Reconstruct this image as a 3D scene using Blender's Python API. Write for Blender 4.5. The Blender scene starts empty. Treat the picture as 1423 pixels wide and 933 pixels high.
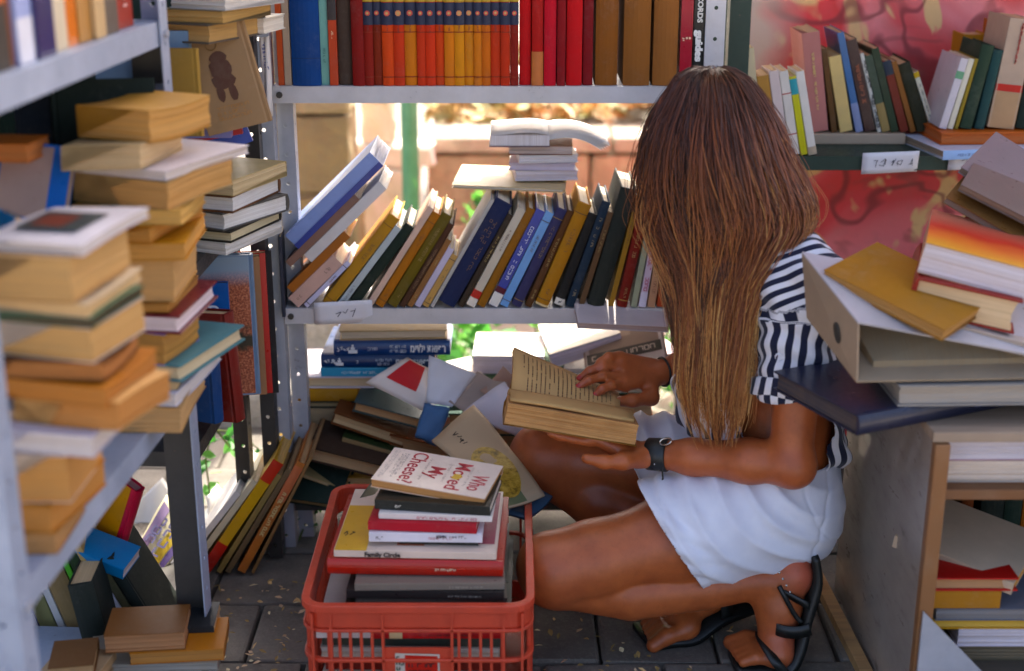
import bpy, bmesh, math, random
import numpy as np
from mathutils import Matrix, Vector, Euler, Quaternion, noise as mnoise

S = bpy.context.scene
C = S.collection
R = math.radians
random.seed(7)

# ------------------------------------------------------------ camera, sky, sun, exposure
CH, PITCH, FPX, CX, CY = 1.3, R(18.5), 1976.0, 711.5, 466.5
cam_d = bpy.data.cameras.new('camera')
cam_d.sensor_width = 36.0
cam_d.lens = 36.0 * FPX / 1423.0
cam_d.clip_start = 0.05
cam_d.clip_end = 200.0
cam_d.dof.use_dof = True
cam_d.dof.focus_distance = 2.46
cam_d.dof.aperture_fstop = 2.1
cam = bpy.data.objects.new('camera', cam_d)
C.objects.link(cam)
cam.location = (0, 0, CH)
cam.rotation_euler = (R(90) - PITCH, 0, 0)
S.camera = cam

SUN_EL, SUN_AZ = R(44), R(12)          # azimuth from +Y (behind the shelves) towards +X
world = bpy.data.worlds.new('World')
S.world = world
world.use_nodes = True
wn = world.node_tree.nodes
wn.clear()
sky_n = wn.new('ShaderNodeTexSky')
sky_n.sky_type = 'NISHITA'
sky_n.sun_disc = False
sky_n.sun_elevation = SUN_EL
sky_n.sun_rotation = SUN_AZ
sky_n.air_density = 0.6
sky_n.dust_density = 6.0
sky_n.ozone_density = 0.0
bg_n = wn.new('ShaderNodeBackground')
bg_n.inputs['Strength'].default_value = 0.15
out_n = wn.new('ShaderNodeOutputWorld')
world.node_tree.links.new(sky_n.outputs[0], bg_n.inputs[0])
world.node_tree.links.new(bg_n.outputs[0], out_n.inputs[0])

sun_d = bpy.data.lights.new('sun', 'SUN')
sun_d.energy = 2.8
sun_d.angle = R(0.6)
sun_d.color = (1.0, 0.93, 0.80)
sun = bpy.data.objects.new('sun', sun_d)
C.objects.link(sun)
to_sun = Vector((math.sin(SUN_AZ) * math.cos(SUN_EL), math.cos(SUN_AZ) * math.cos(SUN_EL), math.sin(SUN_EL)))
sun.rotation_euler = to_sun.to_track_quat('Z', 'Y').to_euler()
sun.location = (2, 4, 6)

S.view_settings.view_transform = 'Standard'
S.view_settings.look = 'None'
S.view_settings.gamma = 1.0
S.view_settings.exposure = 2.15
S.view_settings.use_curve_mapping = False
S.cycles.max_bounces = 7
S.cycles.diffuse_bounces = 5
S.cycles.glossy_bounces = 3
S.cycles.transmission_bounces = 4
S.cycles.transparent_max_bounces = 6
S.cycles.caustics_reflective = False
S.cycles.caustics_refractive = False
S.cycles.sample_clamp_indirect = 6.0
S.cycles.use_denoising = True

# ------------------------------------------------------------ measuring helpers (photo pixels -> metres)
CP, SP = math.cos(PITCH), math.sin(PITCH)
def P(px, py, Y):
    """world point at depth Y seen at photo pixel (px, py)"""
    u, v = (px - CX) / FPX, (py - CY) / FPX
    d = Y / (CP - v * SP)
    return Vector((u * d, Y, CH - d * (SP + v * CP)))
def PZ(px, py, z):
    """world point at height z seen at photo pixel (px, py)"""
    u, v = (px - CX) / FPX, (py - CY) / FPX
    d = (CH - z) / (SP + v * CP)
    return Vector((u * d, d * (CP - v * SP), z))

# ------------------------------------------------------------ colour and material helpers
def lin(c):
    return c / 12.92 if c <= 0.04045 else ((c + 0.055) / 1.055) ** 2.4
def hexc(h):
    h = h.lstrip('#')
    return tuple(lin(int(h[i:i + 2], 16) / 255.0) for i in (0, 2, 4)) + (1.0,)

class NT:
    """small wrapper for building node trees"""
    def __init__(self, name):
        self.m = bpy.data.materials.new(name)
        self.m.use_nodes = True
        self.t = self.m.node_tree
        self.n = self.t.nodes
        self.b = self.n.get('Principled BSDF')
        self.out = self.n.get('Material Output')
    def add(self, kind, **kw):
        nd = self.n.new(kind)
        for k, v in kw.items():
            setattr(nd, k, v)
        return nd
    def ln(self, a, b):
        self.t.links.new(a, b)
    def coord(self, which='Object'):
        return self.add('ShaderNodeTexCoord').outputs[which]
    def mapping(self, vec, scale=(1, 1, 1), loc=(0, 0, 0), rot=(0, 0, 0)):
        m = self.add('ShaderNodeMapping')
        m.inputs['Scale'].default_value = scale
        m.inputs['Location'].default_value = loc
        m.inputs['Rotation'].default_value = rot
        self.ln(vec, m.inputs['Vector'])
        return m.outputs[0]
    def noise(self, vec, scale, detail=4, rough=0.55, dist=0.0, out='Fac'):
        t = self.add('ShaderNodeTexNoise')
        t.inputs['Scale'].default_value = scale
        t.inputs['Detail'].default_value = detail
        t.inputs['Roughness'].default_value = rough
        t.inputs['Distortion'].default_value = dist
        if vec is not None:
            self.ln(vec, t.inputs['Vector'])
        return t.outputs[out]
    def ramp(self, fac, stops, interp='LINEAR'):
        r = self.add('ShaderNodeValToRGB')
        r.color_ramp.interpolation = interp
        el = r.color_ramp.elements
        while len(el) < len(stops):
            el.new(0.5)
        for e, (p, c) in zip(el, stops):
            e.position = p
            e.color = c if len(c) == 4 else tuple(c) + (1.0,)
        self.ln(fac, r.inputs[0])
        return r.outputs[0]
    def mix(self, fac, a, b, blend='MIX'):
        m = self.add('ShaderNodeMix', data_type='RGBA', blend_type=blend)
        for sock, v in ((m.inputs[0], fac), (m.inputs[6], a), (m.inputs[7], b)):
            if hasattr(v, 'is_linked'):
                self.ln(v, sock)
            else:
                sock.default_value = v
        return m.outputs[2]
    def math(self, op, a, b=0.0, c=0.0):
        m = self.add('ShaderNodeMath', operation=op)
        for sock, v in zip(m.inputs, (a, b, c)):
            if hasattr(v, 'is_linked'):
                self.ln(v, sock)
            else:
                sock.default_value = v
        return m.outputs[0]
    def bump(self, h, strength=0.3, dist=0.002):
        b = self.add('ShaderNodeBump')
        b.inputs['Strength'].default_value = strength
        b.inputs['Distance'].default_value = dist
        self.ln(h, b.inputs['Height'])
        self.ln(b.outputs[0], self.b.inputs['Normal'])
        return b
    def base(self, v):
        if hasattr(v, 'is_linked'):
            self.ln(v, self.b.inputs['Base Color'])
        else:
            self.b.inputs['Base Color'].default_value = v
        return self
    def rough(self, v):
        if hasattr(v, 'is_linked'):
            self.ln(v, self.b.inputs['Roughness'])
        else:
            self.b.inputs['Roughness'].default_value = v
        return self
    def set(self, **kw):
        for k, v in kw.items():
            self.b.inputs[k.replace('_', ' ')].default_value = v
        return self

W1 = (1, 1, 1, 1)
def grey(v):
    return (v, v, v, 1)

def shifted_coord(T):
    """object coordinates shifted by each object's random number, so no two look alike"""
    oi = T.add('ShaderNodeObjectInfo')
    va = T.add('ShaderNodeVectorMath', operation='ADD')
    sc = T.add('ShaderNodeVectorMath', operation='SCALE')
    cx = T.add('ShaderNodeCombineXYZ')
    for i in range(3):
        T.ln(oi.outputs['Random'], cx.inputs[i])
    T.ln(cx.outputs[0], sc.inputs[0])
    sc.inputs['Scale'].default_value = 37.0
    T.ln(T.coord(), va.inputs[0])
    T.ln(sc.outputs[0], va.inputs[1])
    return oi, va.outputs[0]

M = {}
def make_cover(name, rough, weave, wear, spec=0.5, coat=0.0):
    T = NT(name)
    oi, v = shifted_coord(T)
    n1 = T.noise(v, 14, 5, 0.6)
    n2 = T.noise(v, 90, 4, 0.7)
    col = oi.outputs['Color']
    hs = T.add('ShaderNodeHueSaturation')
    hs.inputs['Saturation'].default_value = 1.15
    T.ln(col, hs.inputs['Color'])
    col = hs.outputs[0]
    dirty = T.mix(T.ramp(n1, [(0.35, grey(0)), (0.75, grey(1))]), col, T.mix(0.40, col, T.mix(0.5, col, (0.03, 0.02, 0.012, 1))))
    scuff = T.mix(T.ramp(T.math('MULTIPLY', n1, n2), [(0.27, grey(0)), (0.42, grey(wear))]), dirty, T.mix(0.5, dirty, T.mix(0.10, dirty, (1.0, 0.93, 0.82, 1))))
    T.base(scuff)
    T.rough(T.ramp(n2, [(0.2, grey(rough - 0.1)), (0.8, grey(rough + 0.12))]))
    T.set(Specular_IOR_Level=spec, Coat_Weight=coat, Coat_Roughness=0.25)
    if weave:
        wv = T.add('ShaderNodeTexNoise')
        wv.inputs['Scale'].default_value = 900
        wv.inputs['Detail'].default_value = 2
        T.ln(v, wv.inputs['Vector'])
        T.bump(wv.outputs['Fac'], 0.35, 0.0006)
    else:
        T.bump(T.noise(v, 40, 3, 0.5), 0.10, 0.0015)
    M[name] = T.m
make_cover('cloth', 0.78, True, 0.45, 0.3)
make_cover('matte', 0.55, False, 0.5, 0.35)
make_cover('gloss', 0.32, False, 0.3, 0.4, 0.12)

def make_pages():
    T = NT('pages')
    oi, v = shifted_coord(T)
    st = T.noise(T.mapping(v, (700, 5, 5)), 1.0, 3, 0.75)
    st2 = T.noise(T.mapping(v, (120, 2, 2)), 1.0, 2, 0.5)
    col = oi.outputs['Color']
    a = T.mix(T.ramp(st, [(0.35, grey(0)), (0.65, grey(1))]), T.mix(0.30, col, (0.22, 0.13, 0.06, 1)), col)
    b = T.mix(T.ramp(st2, [(0.45, grey(0)), (0.75, grey(0.45))]), a, T.mix(0.5, col, (0.30, 0.19, 0.09, 1)))
    n = T.noise(v, 22, 4, 0.6)
    T.base(T.mix(T.ramp(n, [(0.5, grey(0)), (0.8, grey(0.35))]), b, T.mix(0.5, col, (0.28, 0.16, 0.06, 1))))
    T.rough(0.9).set(Specular_IOR_Level=0.15)
    T.bump(st, 0.5, 0.0012)
    M['pages'] = T.m
make_pages()

def make_paper():
    T = NT('paper')
    oi, v = shifted_coord(T)
    n = T.noise(v, 9, 5, 0.6)
    f = T.noise(v, 200, 3, 0.6)
    col = oi.outputs['Color']
    T.base(T.mix(T.ramp(n, [(0.4, grey(0)), (0.8, grey(0.6))]), col, T.mix(0.3, col, (0.30, 0.20, 0.10, 1))))
    T.rough(0.75).set(Specular_IOR_Level=0.25)
    T.bump(T.math('ADD', n, T.math('MULTIPLY', f, 0.08)), 0.12, 0.004)
    M['paper'] = T.m
make_paper()

def make_plain(name, rough=0.6, spec=0.4):
    T = NT(name)
    oi = T.add('ShaderNodeObjectInfo')
    n = T.noise(T.coord(), 60, 3, 0.6)
    T.base(T.mix(T.ramp(n, [(0.4, grey(0)), (0.8, grey(0.3))]), oi.outputs['Color'], T.mix(0.4, oi.outputs['Color'], (0.3, 0.25, 0.2, 1))))
    T.rough(rough).set(Specular_IOR_Level=spec)
    M[name] = T.m
make_plain('ink', 0.55)

def make_metal(name, c1, c2, rough=0.42):
    T = NT(name)
    v = T.coord()
    n = T.noise(v, 9, 6, 0.65)
    f = T.noise(v, 120, 3, 0.7)
    rust = T.ramp(T.math('MULTIPLY', n, f), [(0.37, grey(0)), (0.45, grey(0.8))])
    c = T.mix(T.ramp(n, [(0.3, grey(0)), (0.7, grey(1))]), c1, c2)
    T.base(T.mix(rust, c, (0.16, 0.10, 0.06, 1)))
    T.rough(T.ramp(f, [(0.2, grey(rough - 0.08)), (0.9, grey(rough + 0.25))]))
    T.set(Metallic=0.15, Specular_IOR_Level=0.5)
    T.bump(f, 0.12, 0.001)
    M[name] = T.m
make_metal('metal_light', hexc('#b2b2b8'), hexc('#97989f'))
make_metal('metal_blue', hexc('#a9b2c4'), hexc('#8d97aa'))
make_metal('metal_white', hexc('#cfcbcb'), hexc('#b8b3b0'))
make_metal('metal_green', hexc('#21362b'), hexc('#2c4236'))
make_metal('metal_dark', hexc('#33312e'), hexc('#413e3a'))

# ------------------------------------------------------------ object helpers
def mesh_obj(name, verts, faces, mat=None, parent=None, col=None, smooth=False, M4=None):
    me = bpy.data.meshes.new(name)
    me.from_pydata([tuple(v) for v in verts], [], [tuple(f) for f in faces])
    if smooth:
        me.polygons.foreach_set('use_smooth', [True] * len(me.polygons))
    me.update()
    o = bpy.data.objects.new(name, me)
    C.objects.link(o)
    if mat is not None:
        me.materials.append(M[mat] if isinstance(mat, str) else mat)
    if parent is not None:
        o.parent = parent
    if col is not None:
        o.color = col if len(col) == 4 else tuple(col) + (1,)
    if M4 is not None:
        o.matrix_local = M4
    return o

def bm_obj(name, bm, mat=None, parent=None, col=None, smooth=False, M4=None):
    me = bpy.data.meshes.new(name)
    bmesh.ops.recalc_face_normals(bm, faces=bm.faces[:])
    bm.to_mesh(me)
    bm.free()
    if smooth:
        me.polygons.foreach_set('use_smooth', [True] * len(me.polygons))
    o = bpy.data.objects.new(name, me)
    C.objects.link(o)
    if mat is not None:
        me.materials.append(M[mat] if isinstance(mat, str) else mat)
    if parent is not None:
        o.parent = parent
    if col is not None:
        o.color = col
    if M4 is not None:
        o.matrix_local = M4
    return o

def empty(name, M4=None, label=None, cat=None, group=None):
    o = bpy.data.objects.new(name, None)
    o.empty_display_size = 0.02
    C.objects.link(o)
    if M4 is not None:
        o.matrix_world = M4
    tag(o, label, cat, group)
    return o

def tag(o, label=None, cat=None, group=None, kind=None):
    if label: o['label'] = label
    if cat: o['category'] = cat
    if group: o['group'] = group
    if kind: o['kind'] = kind
    return o

def add_box(bm, lo, hi, bevel=0.0, rot=None):
    r = bmesh.ops.create_cube(bm, size=1.0)
    vs = r['verts']
    lo, hi = Vector(lo), Vector(hi)
    for v in vs:
        v.co = Vector(((v.co.x + .5) * (hi.x - lo.x) + lo.x, (v.co.y + .5) * (hi.y - lo.y) + lo.y, (v.co.z + .5) * (hi.z - lo.z) + lo.z))
    if bevel > 0:
        es = list({e for v in vs for e in v.link_edges})
        g = bmesh.ops.bevel(bm, geom=es, offset=bevel, segments=2, affect='EDGES', profile=0.6)
        vs = [v for v in g['verts']]
    if rot is not None:
        bmesh.ops.transform(bm, matrix=rot, verts=vs)
    return vs

def box_obj(name, lo, hi, mat, parent=None, col=None, bevel=0.0, M4=None):
    bm = bmesh.new()
    add_box(bm, lo, hi, bevel)
    return bm_obj(name, bm, mat, parent, col, False, M4)

def tube_mesh(pts, radii, sides=8, cap=True):
    """verts, faces of a tube through pts"""
    pts = [Vector(p) for p in pts]
    n = len(pts)
    if not hasattr(radii, '__len__'):
        radii = [radii] * n
    V, F = [], []
    tan = [(pts[min(i + 1, n - 1)] - pts[max(i - 1, 0)]).normalized() for i in range(n)]
    ref = Vector((0, 0, 1)) if abs(tan[0].z) < 0.9 else Vector((1, 0, 0))
    a = tan[0].cross(ref).normalized()
    for i in range(n):
        a = (a - tan[i] * a.dot(tan[i])).normalized()
        b = tan[i].cross(a)
        for k in range(sides):
            t = 2 * math.pi * k / sides
            V.append(pts[i] + (a * math.cos(t) + b * math.sin(t)) * radii[i])
    for i in range(n - 1):
        for k in range(sides):
            k2 = (k + 1) % sides
            F.append((i * sides + k, i * sides + k2, (i + 1) * sides + k2, (i + 1) * sides + k))
    if cap:
        F.append(tuple(range(sides - 1, -1, -1)))
        F.append(tuple((n - 1) * sides + k for k in range(sides)))
    return V, F

def T4(loc, rot=(0, 0, 0)):
    return Matrix.Translation(Vector(loc)) @ Euler(rot).to_matrix().to_4x4()

def frame(origin, xa, ya, za):
    m = Matrix((xa, ya, za)).transposed().to_4x4()
    m.translation = Vector(origin)
    return m

_fonts = {}
def text_obj(body, size, parent, M4, col, width=None, bold=0.0, xscale=1.0, name='lettering'):
    cu = bpy.data.curves.new(name, 'FONT')
    cu.body = body
    cu.size = size
    cu.extrude = 0.00012
    cu.offset = bold
    cu.align_x = 'CENTER'
    cu.align_y = 'CENTER'
    cu.resolution_u = 3
    tmp = bpy.data.objects.new(name, cu)
    C.objects.link(tmp)
    bpy.context.view_layer.update()
    me = bpy.data.meshes.new_from_object(tmp.evaluated_get(bpy.context.evaluated_depsgraph_get()))
    bpy.data.objects.remove(tmp)
    bpy.data.curves.remove(cu)
    xs = [v.co.x for v in me.vertices]
    sx = xscale
    if width and xs:
        sx = width / max(1e-6, max(xs) - min(xs))
    for v in me.vertices:
        v.co.x *= sx
    me.name = name
    o = bpy.data.objects.new(name, me)
    C.objects.link(o)
    me.materials.append(M['ink'])
    o.color = col
    o.parent = parent
    o.matrix_local = M4
    return o

def marks(width, height, rows, rng, stroke=0.0006, letter=None, fill=0.85, hand=False):
    """faces of illegible small print / handwriting lying in the local xy plane, centred"""
    V, F = [], []
    rh = height / rows
    letter = letter or rh * 0.55
    def seg(a, b, w):
        d = Vector((b[0] - a[0], b[1] - a[1]))
        if d.length < 1e-7:
            return
        d.normalize()
        n = Vector((-d.y, d.x)) * w * 0.5
        i = len(V)
        V.extend([(a[0] + n.x, a[1] + n.y, 0), (b[0] + n.x, b[1] + n.y, 0), (b[0] - n.x, b[1] - n.y, 0), (a[0] - n.x, a[1] - n.y, 0)])
        F.append((i, i + 1, i + 2, i + 3))
    for r in range(rows):
        y = height / 2 - rh * (r + 0.5)
        x = -width / 2
        end = width / 2 if rng.random() < 0.8 else width * rng.uniform(-0.1, 0.45)
        while x < end:
            if rng.random() > fill:
                x += letter * 0.9
                continue
            if hand:
                p = (x, y + rng.uniform(-.3, .3) * rh)
                for k in range(rng.randint(2, 4)):
                    q = (x + rng.uniform(0, 1.1) * letter, y + rng.uniform(-.42, .42) * rh)
                    seg(p, q, stroke)
                    p = q
                x += letter * rng.uniform(0.8, 1.3)
            else:
                hh = rh * 0.28
                if rng.random() < 0.6: seg((x, y - hh), (x, y + hh), stroke)
                if rng.random() < 0.7: seg((x, y + hh), (x + letter * .7, y + hh), stroke)
                if rng.random() < 0.6: seg((x + letter * .7, y + hh), (x + letter * .7, y - hh), stroke)
                if rng.random() < 0.4: seg((x, y - hh), (x + letter * .7, y - hh), stroke)
                x += letter
    return V, F
# ------------------------------------------------------------ books
# local frame of every book: x = thickness, y = spine (0) to fore-edge (w), z = tail (0) to head (h)
brng = random.Random(11)
def _strip(path, h, nz):
    V, F = [], []
    n = len(path)
    for k in range(nz + 1):
        for p in path:
            V.append((p[0], p[1], h * k / nz))
    for k in range(nz):
        for i in range(n):
            j = (i + 1) % n
            F.append((k * n + i, k * n + j, (k + 1) * n + j, (k + 1) * n + i))
    F.append(tuple(range(n - 1, -1, -1)))
    F.append(tuple(nz * n + i for i in range(n)))
    return V, F

def spine_arc(t, b, off=0.0, k=7):
    pts = []
    for i in range(k):
        s = i / (k - 1)
        pts.append((s * (t + 2 * off) - off, 0.0015 - (b + off) * math.sin(math.pi * s) ** 0.8 - off * 0.3))
    return pts

def book(M4, t, w, h, col, label, kind='hard', page='#d8b88c', mat=None, group=None, deform=None, seg=1, name='book', cat='book'):
    root = empty(name, M4, label, cat, group)
    hard = kind == 'hard'
    mat = mat or ('cloth' if hard else 'matte')
    col = hexc(col) if isinstance(col, str) else col
    c = min(0.0026, t * 0.16) if hard else 0.0010
    b = min(0.16 * t, 0.006) if hard else 0.0006
    root['bulge'] = b
    ys = [w * (1 - i / 6.0) for i in range(6)] if seg > 1 else [w]
    left = [(0, y) for y in ys]
    right = [(t, y) for y in reversed(ys)]
    if hard and t > 0.01:
        g = min(0.0012, t * 0.06)
        left += [(0, 0.0095), (g, 0.0065), (0.0002, 0.0035)]
        right = [(t - 0.0002, 0.0035), (t - g, 0.0065), (t, 0.0095)] + right
    inl = [(t - c, y) for y in ys] + [(t - c, 0.004 if hard else 0.0008)]
    inr = [(c, 0.004 if hard else 0.0008)] + [(c, y) for y in reversed(ys)]
    path = left + spine_arc(t, b) + right + inl + inr
    V, F = _strip(path, h, seg if seg > 1 else 1)
    o_h = (0.0035 if h > 0.12 else 0.002) if hard else 0.0004
    # page block with an uneven fore-edge
    n = max(3, min(10, int(t / 0.003)))
    x0, x1 = c + 0.0001, t - c - 0.0001
    y0, y1 = (0.0042 if hard else 0.001), w - (0.004 if hard else 0.0006)
    PV, PF = [], []
    nz = seg if seg > 1 else 1
    ny = 6 if seg > 1 else 1
    prof = []
    for i in range(n + 1):
        s = i / n
        dent = (0.10 * t * math.sin(math.pi * s) if hard else 0) + brng.uniform(0, 0.0012 if hard else 0.0024)
        prof.append((x0 + (x1 - x0) * s, dent, brng.uniform(0, 0.0007 if hard else 0.0018)))
    for (x, dent, dz) in prof:
        for j in range(ny + 1):
            y = y0 + (y1 - y0) * j / ny
            if j == ny:
                y -= dent
            for k in range(nz + 1):
                z = o_h + (h - 2 * o_h) * k / nz
                if k == 0: z += dz
                if k == nz: z -= dz
                PV.append((x, y, z))
    st_x, st_y = (ny + 1) * (nz + 1), (nz + 1)
    def pid(i, j, k):
        return i * st_x + j * st_y + k
    for i in range(n):
        for k in range(nz):
            PF.append((pid(i, 0, k), pid(i, 0, k + 1), pid(i + 1, 0, k + 1), pid(i + 1, 0, k)))
            PF.append((pid(i, ny, k), pid(i + 1, ny, k), pid(i + 1, ny, k + 1), pid(i, ny, k + 1)))
        for j in range(ny):
            PF.append((pid(i, j, 0), pid(i + 1, j, 0), pid(i + 1, j + 1, 0), pid(i, j + 1, 0)))
            PF.append((pid(i, j, nz), pid(i, j + 1, nz), pid(i + 1, j + 1, nz), pid(i + 1, j, nz)))
    for j in range(ny):
        for k in range(nz):
            PF.append((pid(0, j, k), pid(0, j + 1, k), pid(0, j + 1, k + 1), pid(0, j, k + 1)))
            PF.append((pid(n, j, k), pid(n, j, k + 1), pid(n, j + 1, k + 1), pid(n, j + 1, k)))
    if deform:
        V = [deform(Vector(v)) for v in V]
        PV = [deform(Vector(v)) for v in PV]
    cv = mesh_obj('cover', V, F, mat, root, col)
    pg = mesh_obj('page_block', PV, PF, 'pages', root, hexc(page) if isinstance(page, str) else page)
    root['dims'] = (t, w, h)
    return root

def part_of(root, nm='cover'):
    for ch in root.children:
        if ch.name.split('.')[0] == nm:
            return ch

def band(root, z0, z1, col, off=0.0005, name='spine_band'):
    """a printed band or pasted label wrapped round the spine, from height z0 to z1"""
    t = root['dims'][0]
    arc = spine_arc(t, root['bulge'], off, 9)
    V = [(x, y, z0) for x, y in arc] + [(x, y, z1) for x, y in arc]
    V = [(x, y - 0.0003, z) for x, y, z in V]
    n = len(arc)
    F = [(i, i + 1, n + i + 1, n + i) for i in range(n - 1)]
    o = mesh_obj(name, V, F, 'matte', part_of(root), hexc(col) if isinstance(col, str) else col, True)
    return o

def spine_frame(root, zc, up=False, xc=None):
    t = root['dims'][0]
    y = -root['bulge'] - 0.0014
    x = t / 2 if xc is None else xc
    if up:
        return frame((x, y, zc), Vector((0, 0, 1)), Vector((-1, 0, 0)), Vector((0, -1, 0)))
    return frame((x, y, zc), Vector((0, 0, -1)), Vector((1, 0, 0)), Vector((0, -1, 0)))

def spine_text(root, body, zc, size, col, up=False, width=None, bold=0.0, xc=None):
    return text_obj(body, size, part_of(root), spine_frame(root, zc, up, xc), hexc(col), width, bold)

def spine_marks(root, zc, length, height, col, up=False, rows=1, stroke=0.0007, hand=False, letter=None):
    V, F = marks(length, height, rows, brng, stroke, letter, hand=hand)
    if not F:
        return
    return mesh_obj('lettering', V, F, 'ink', part_of(root), hexc(col), M4=spine_frame(root, zc, up))

def front_plate(root, y0, y1, z0, z1, col, side=1, off=0.0004, name='cover_print', mat='gloss'):
    """printed area on the front (side=1, x=t) or back (side=0, x=0) board"""
    t = root['dims'][0]
    x = t + off if side else -off
    V = [(x, y0, z0), (x, y1, z0), (x, y1, z1), (x, y0, z1)]
    F = [(0, 1, 2, 3)] if side else [(3, 2, 1, 0)]
    return mesh_obj(name, V, F, mat, part_of(root), hexc(col) if isinstance(col, str) else col)

def front_frame(root, yc, zc, off=0.0009, side=1):
    t = root['dims'][0]
    if side:   # seen from +x, upright reader: right = +y, up = +z
        return frame((t + off, yc, zc), Vector((0, 1, 0)), Vector((0, 0, 1)), Vector((1, 0, 0)))
    return frame((-off, yc, zc), Vector((0, -1, 0)), Vector((0, 0, 1)), Vector((-1, 0, 0)))

# orientation of a book lying flat: thickness up; the side named faces the camera
def lay(side='fore', yaw=0.0, flip=False):
    m = Matrix(((0, 0, 1, 0), (0, -1, 0, 0), (1, 0, 0, 0), (0, 0, 0, 1)))
    a = {'fore': 0, 'spine': 180, 'tail': 90, 'head': -90}[side]
    m = Matrix.Rotation(R(a + yaw), 4, 'Z') @ m
    if flip:
        m = m @ Matrix.Rotation(math.pi, 4, 'Z')
    return m

def flat_book(cx, cy, z, t, w, h, col, label, side='fore', yaw=0.0, tilt=(0, 0), flip=False, **kw):
    """a book lying flat, centre of its footprint at (cx, cy), underside at height z"""
    m = lay(side, yaw, flip)
    c_local = Vector((t if flip else 0.0, w / 2, h / 2))
    tl = Matrix.Rotation(R(tilt[0]), 4, 'X') @ Matrix.Rotation(R(tilt[1]), 4, 'Y')
    m = tl @ m
    off = m @ c_local
    if flip:
        m2 = Matrix.Translation(Vector((cx, cy, z)) - off) @ m
    else:
        m2 = Matrix.Translation(Vector((cx, cy, z)) - off) @ m
    return book(m2, t, w, h, col, label, **kw)

def stack_px(Yf, zbase, items, group=None):
    """a stack measured in photo pixels: item = dict(l, r, top, bot, depth, col, label, side, yaw)
    l, r = left and right pixel of the front face, top / bot its pixel rows at depth Yf"""
    z = zbase
    roots = []
    for it in items:
        it = dict(it)
        l, r, tp, bt = it.pop('l'), it.pop('r'), it.pop('top'), it.pop('bot')
        depth = it.pop('depth')
        yf = it.pop('Y', Yf)
        a, b = P(l, (tp + bt) / 2, yf), P(r, (tp + bt) / 2, yf)
        t = it.pop('t', None) or max(0.004, P((l + r) / 2, tp, yf).z - P((l + r) / 2, bt, yf).z)
        length = abs(b.x - a.x)
        side = it.get('side', 'fore')
        yaw = it.get('yaw', 0)
        length = it.pop('len', length)
        cx = (a.x + b.x) / 2
        if side in ('fore', 'spine'):
            w, h = depth, length
        else:
            w, h = length, depth
        ext = (abs(math.cos(R(yaw))) * depth + abs(math.sin(R(yaw))) * length) / 2
        cy = yf + ext
        z += it.pop('gap', 0)
        roots.append(flat_book(cx, cy, z, t, w, h, it.pop('col'), it.pop('label'), side=it.pop('side', 'fore'), yaw=it.pop('yaw', 0), group=group, **it))
        z += t + 0.0004
    return roots, z

def lean_row(Yf, z, x_end, items, direction=1, group=None, ypos=None):
    """books leaning on each other along a shelf. direction=1: tops lean to +X, items given from the
    right end to the left; x_end = shelf position of the first book's lower outer corner.
    item = dict(t, h, w, a(lean deg), col, label, ...)"""
    out = []
    prev = None
    for it in items:
        it = dict(it)
        t, h, w, a = it.pop('t', None), it.pop('h'), it.pop('w'), it.pop('a', None)
        xl = it.pop('xl', None)            # where its lower left edge meets the shelf (measured)
        def limit(a):
            pxb, pt, ph, pa = prev
            bl = (pxb - pt * math.cos(pa), pt * math.sin(pa))
            tl = (bl[0] + ph * math.sin(pa), bl[1] + ph * math.cos(pa))
            cands = [bl[0] - bl[1] * math.tan(a)]
            top = h * math.cos(a)
            if tl[1] <= top:
                cands.append(tl[0] - tl[1] * math.tan(a))
            else:
                cands.append(bl[0] + (top - bl[1]) * math.tan(pa) - h * math.sin(a))
            return min(cands) - 0.0006
        if prev is None:
            xb, a = x_end, R(a)
        else:
            a = R(a)
            xb = limit(a)
        if xl is not None:
            t = max(it.pop('tmin', .007), (xb - xl) * math.cos(a) * .985)
        prev = (xb, t, h, a)
        y = Yf + it.pop('dy', 0)
        m = Matrix.Rotation(direction * a, 4, 'Y')
        if direction == 1:
            pivot = Vector((t, 0, 0))
            pos = Vector((xb, y, z))
        else:
            pivot = Vector((0, 0, 0))
            pos = Vector((-xb, y, z))
        m4 = Matrix.Translation(pos) @ m @ Matrix.Translation(-pivot)
        deco = it.pop('deco', None)
        r = book(m4, t, w, h, it.pop('col'), it.pop('label'), group=group, **it)
        if deco:
            deco(r)
        out.append(r)
    return out

def book_at(px, py, Y, t, w, h, col, label, side='fore', yaw=0, pitch=0, roll=0, **kw):
    """a book lying at an angle: its centre at depth Y under photo pixel (px, py); lies flat, then
    rolled about Y, pitched about X and turned by yaw"""
    m = Matrix.Rotation(R(yaw), 4, 'Z') @ Matrix.Rotation(R(pitch), 4, 'X') @ Matrix.Rotation(R(roll), 4, 'Y') @ lay(side)
    c = P(px, py, Y)
    m4 = Matrix.Translation(c - (m @ Vector((t / 2, w / 2, h / 2)))) @ m
    return book(m4, t, w, h, col, label, **kw)
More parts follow.
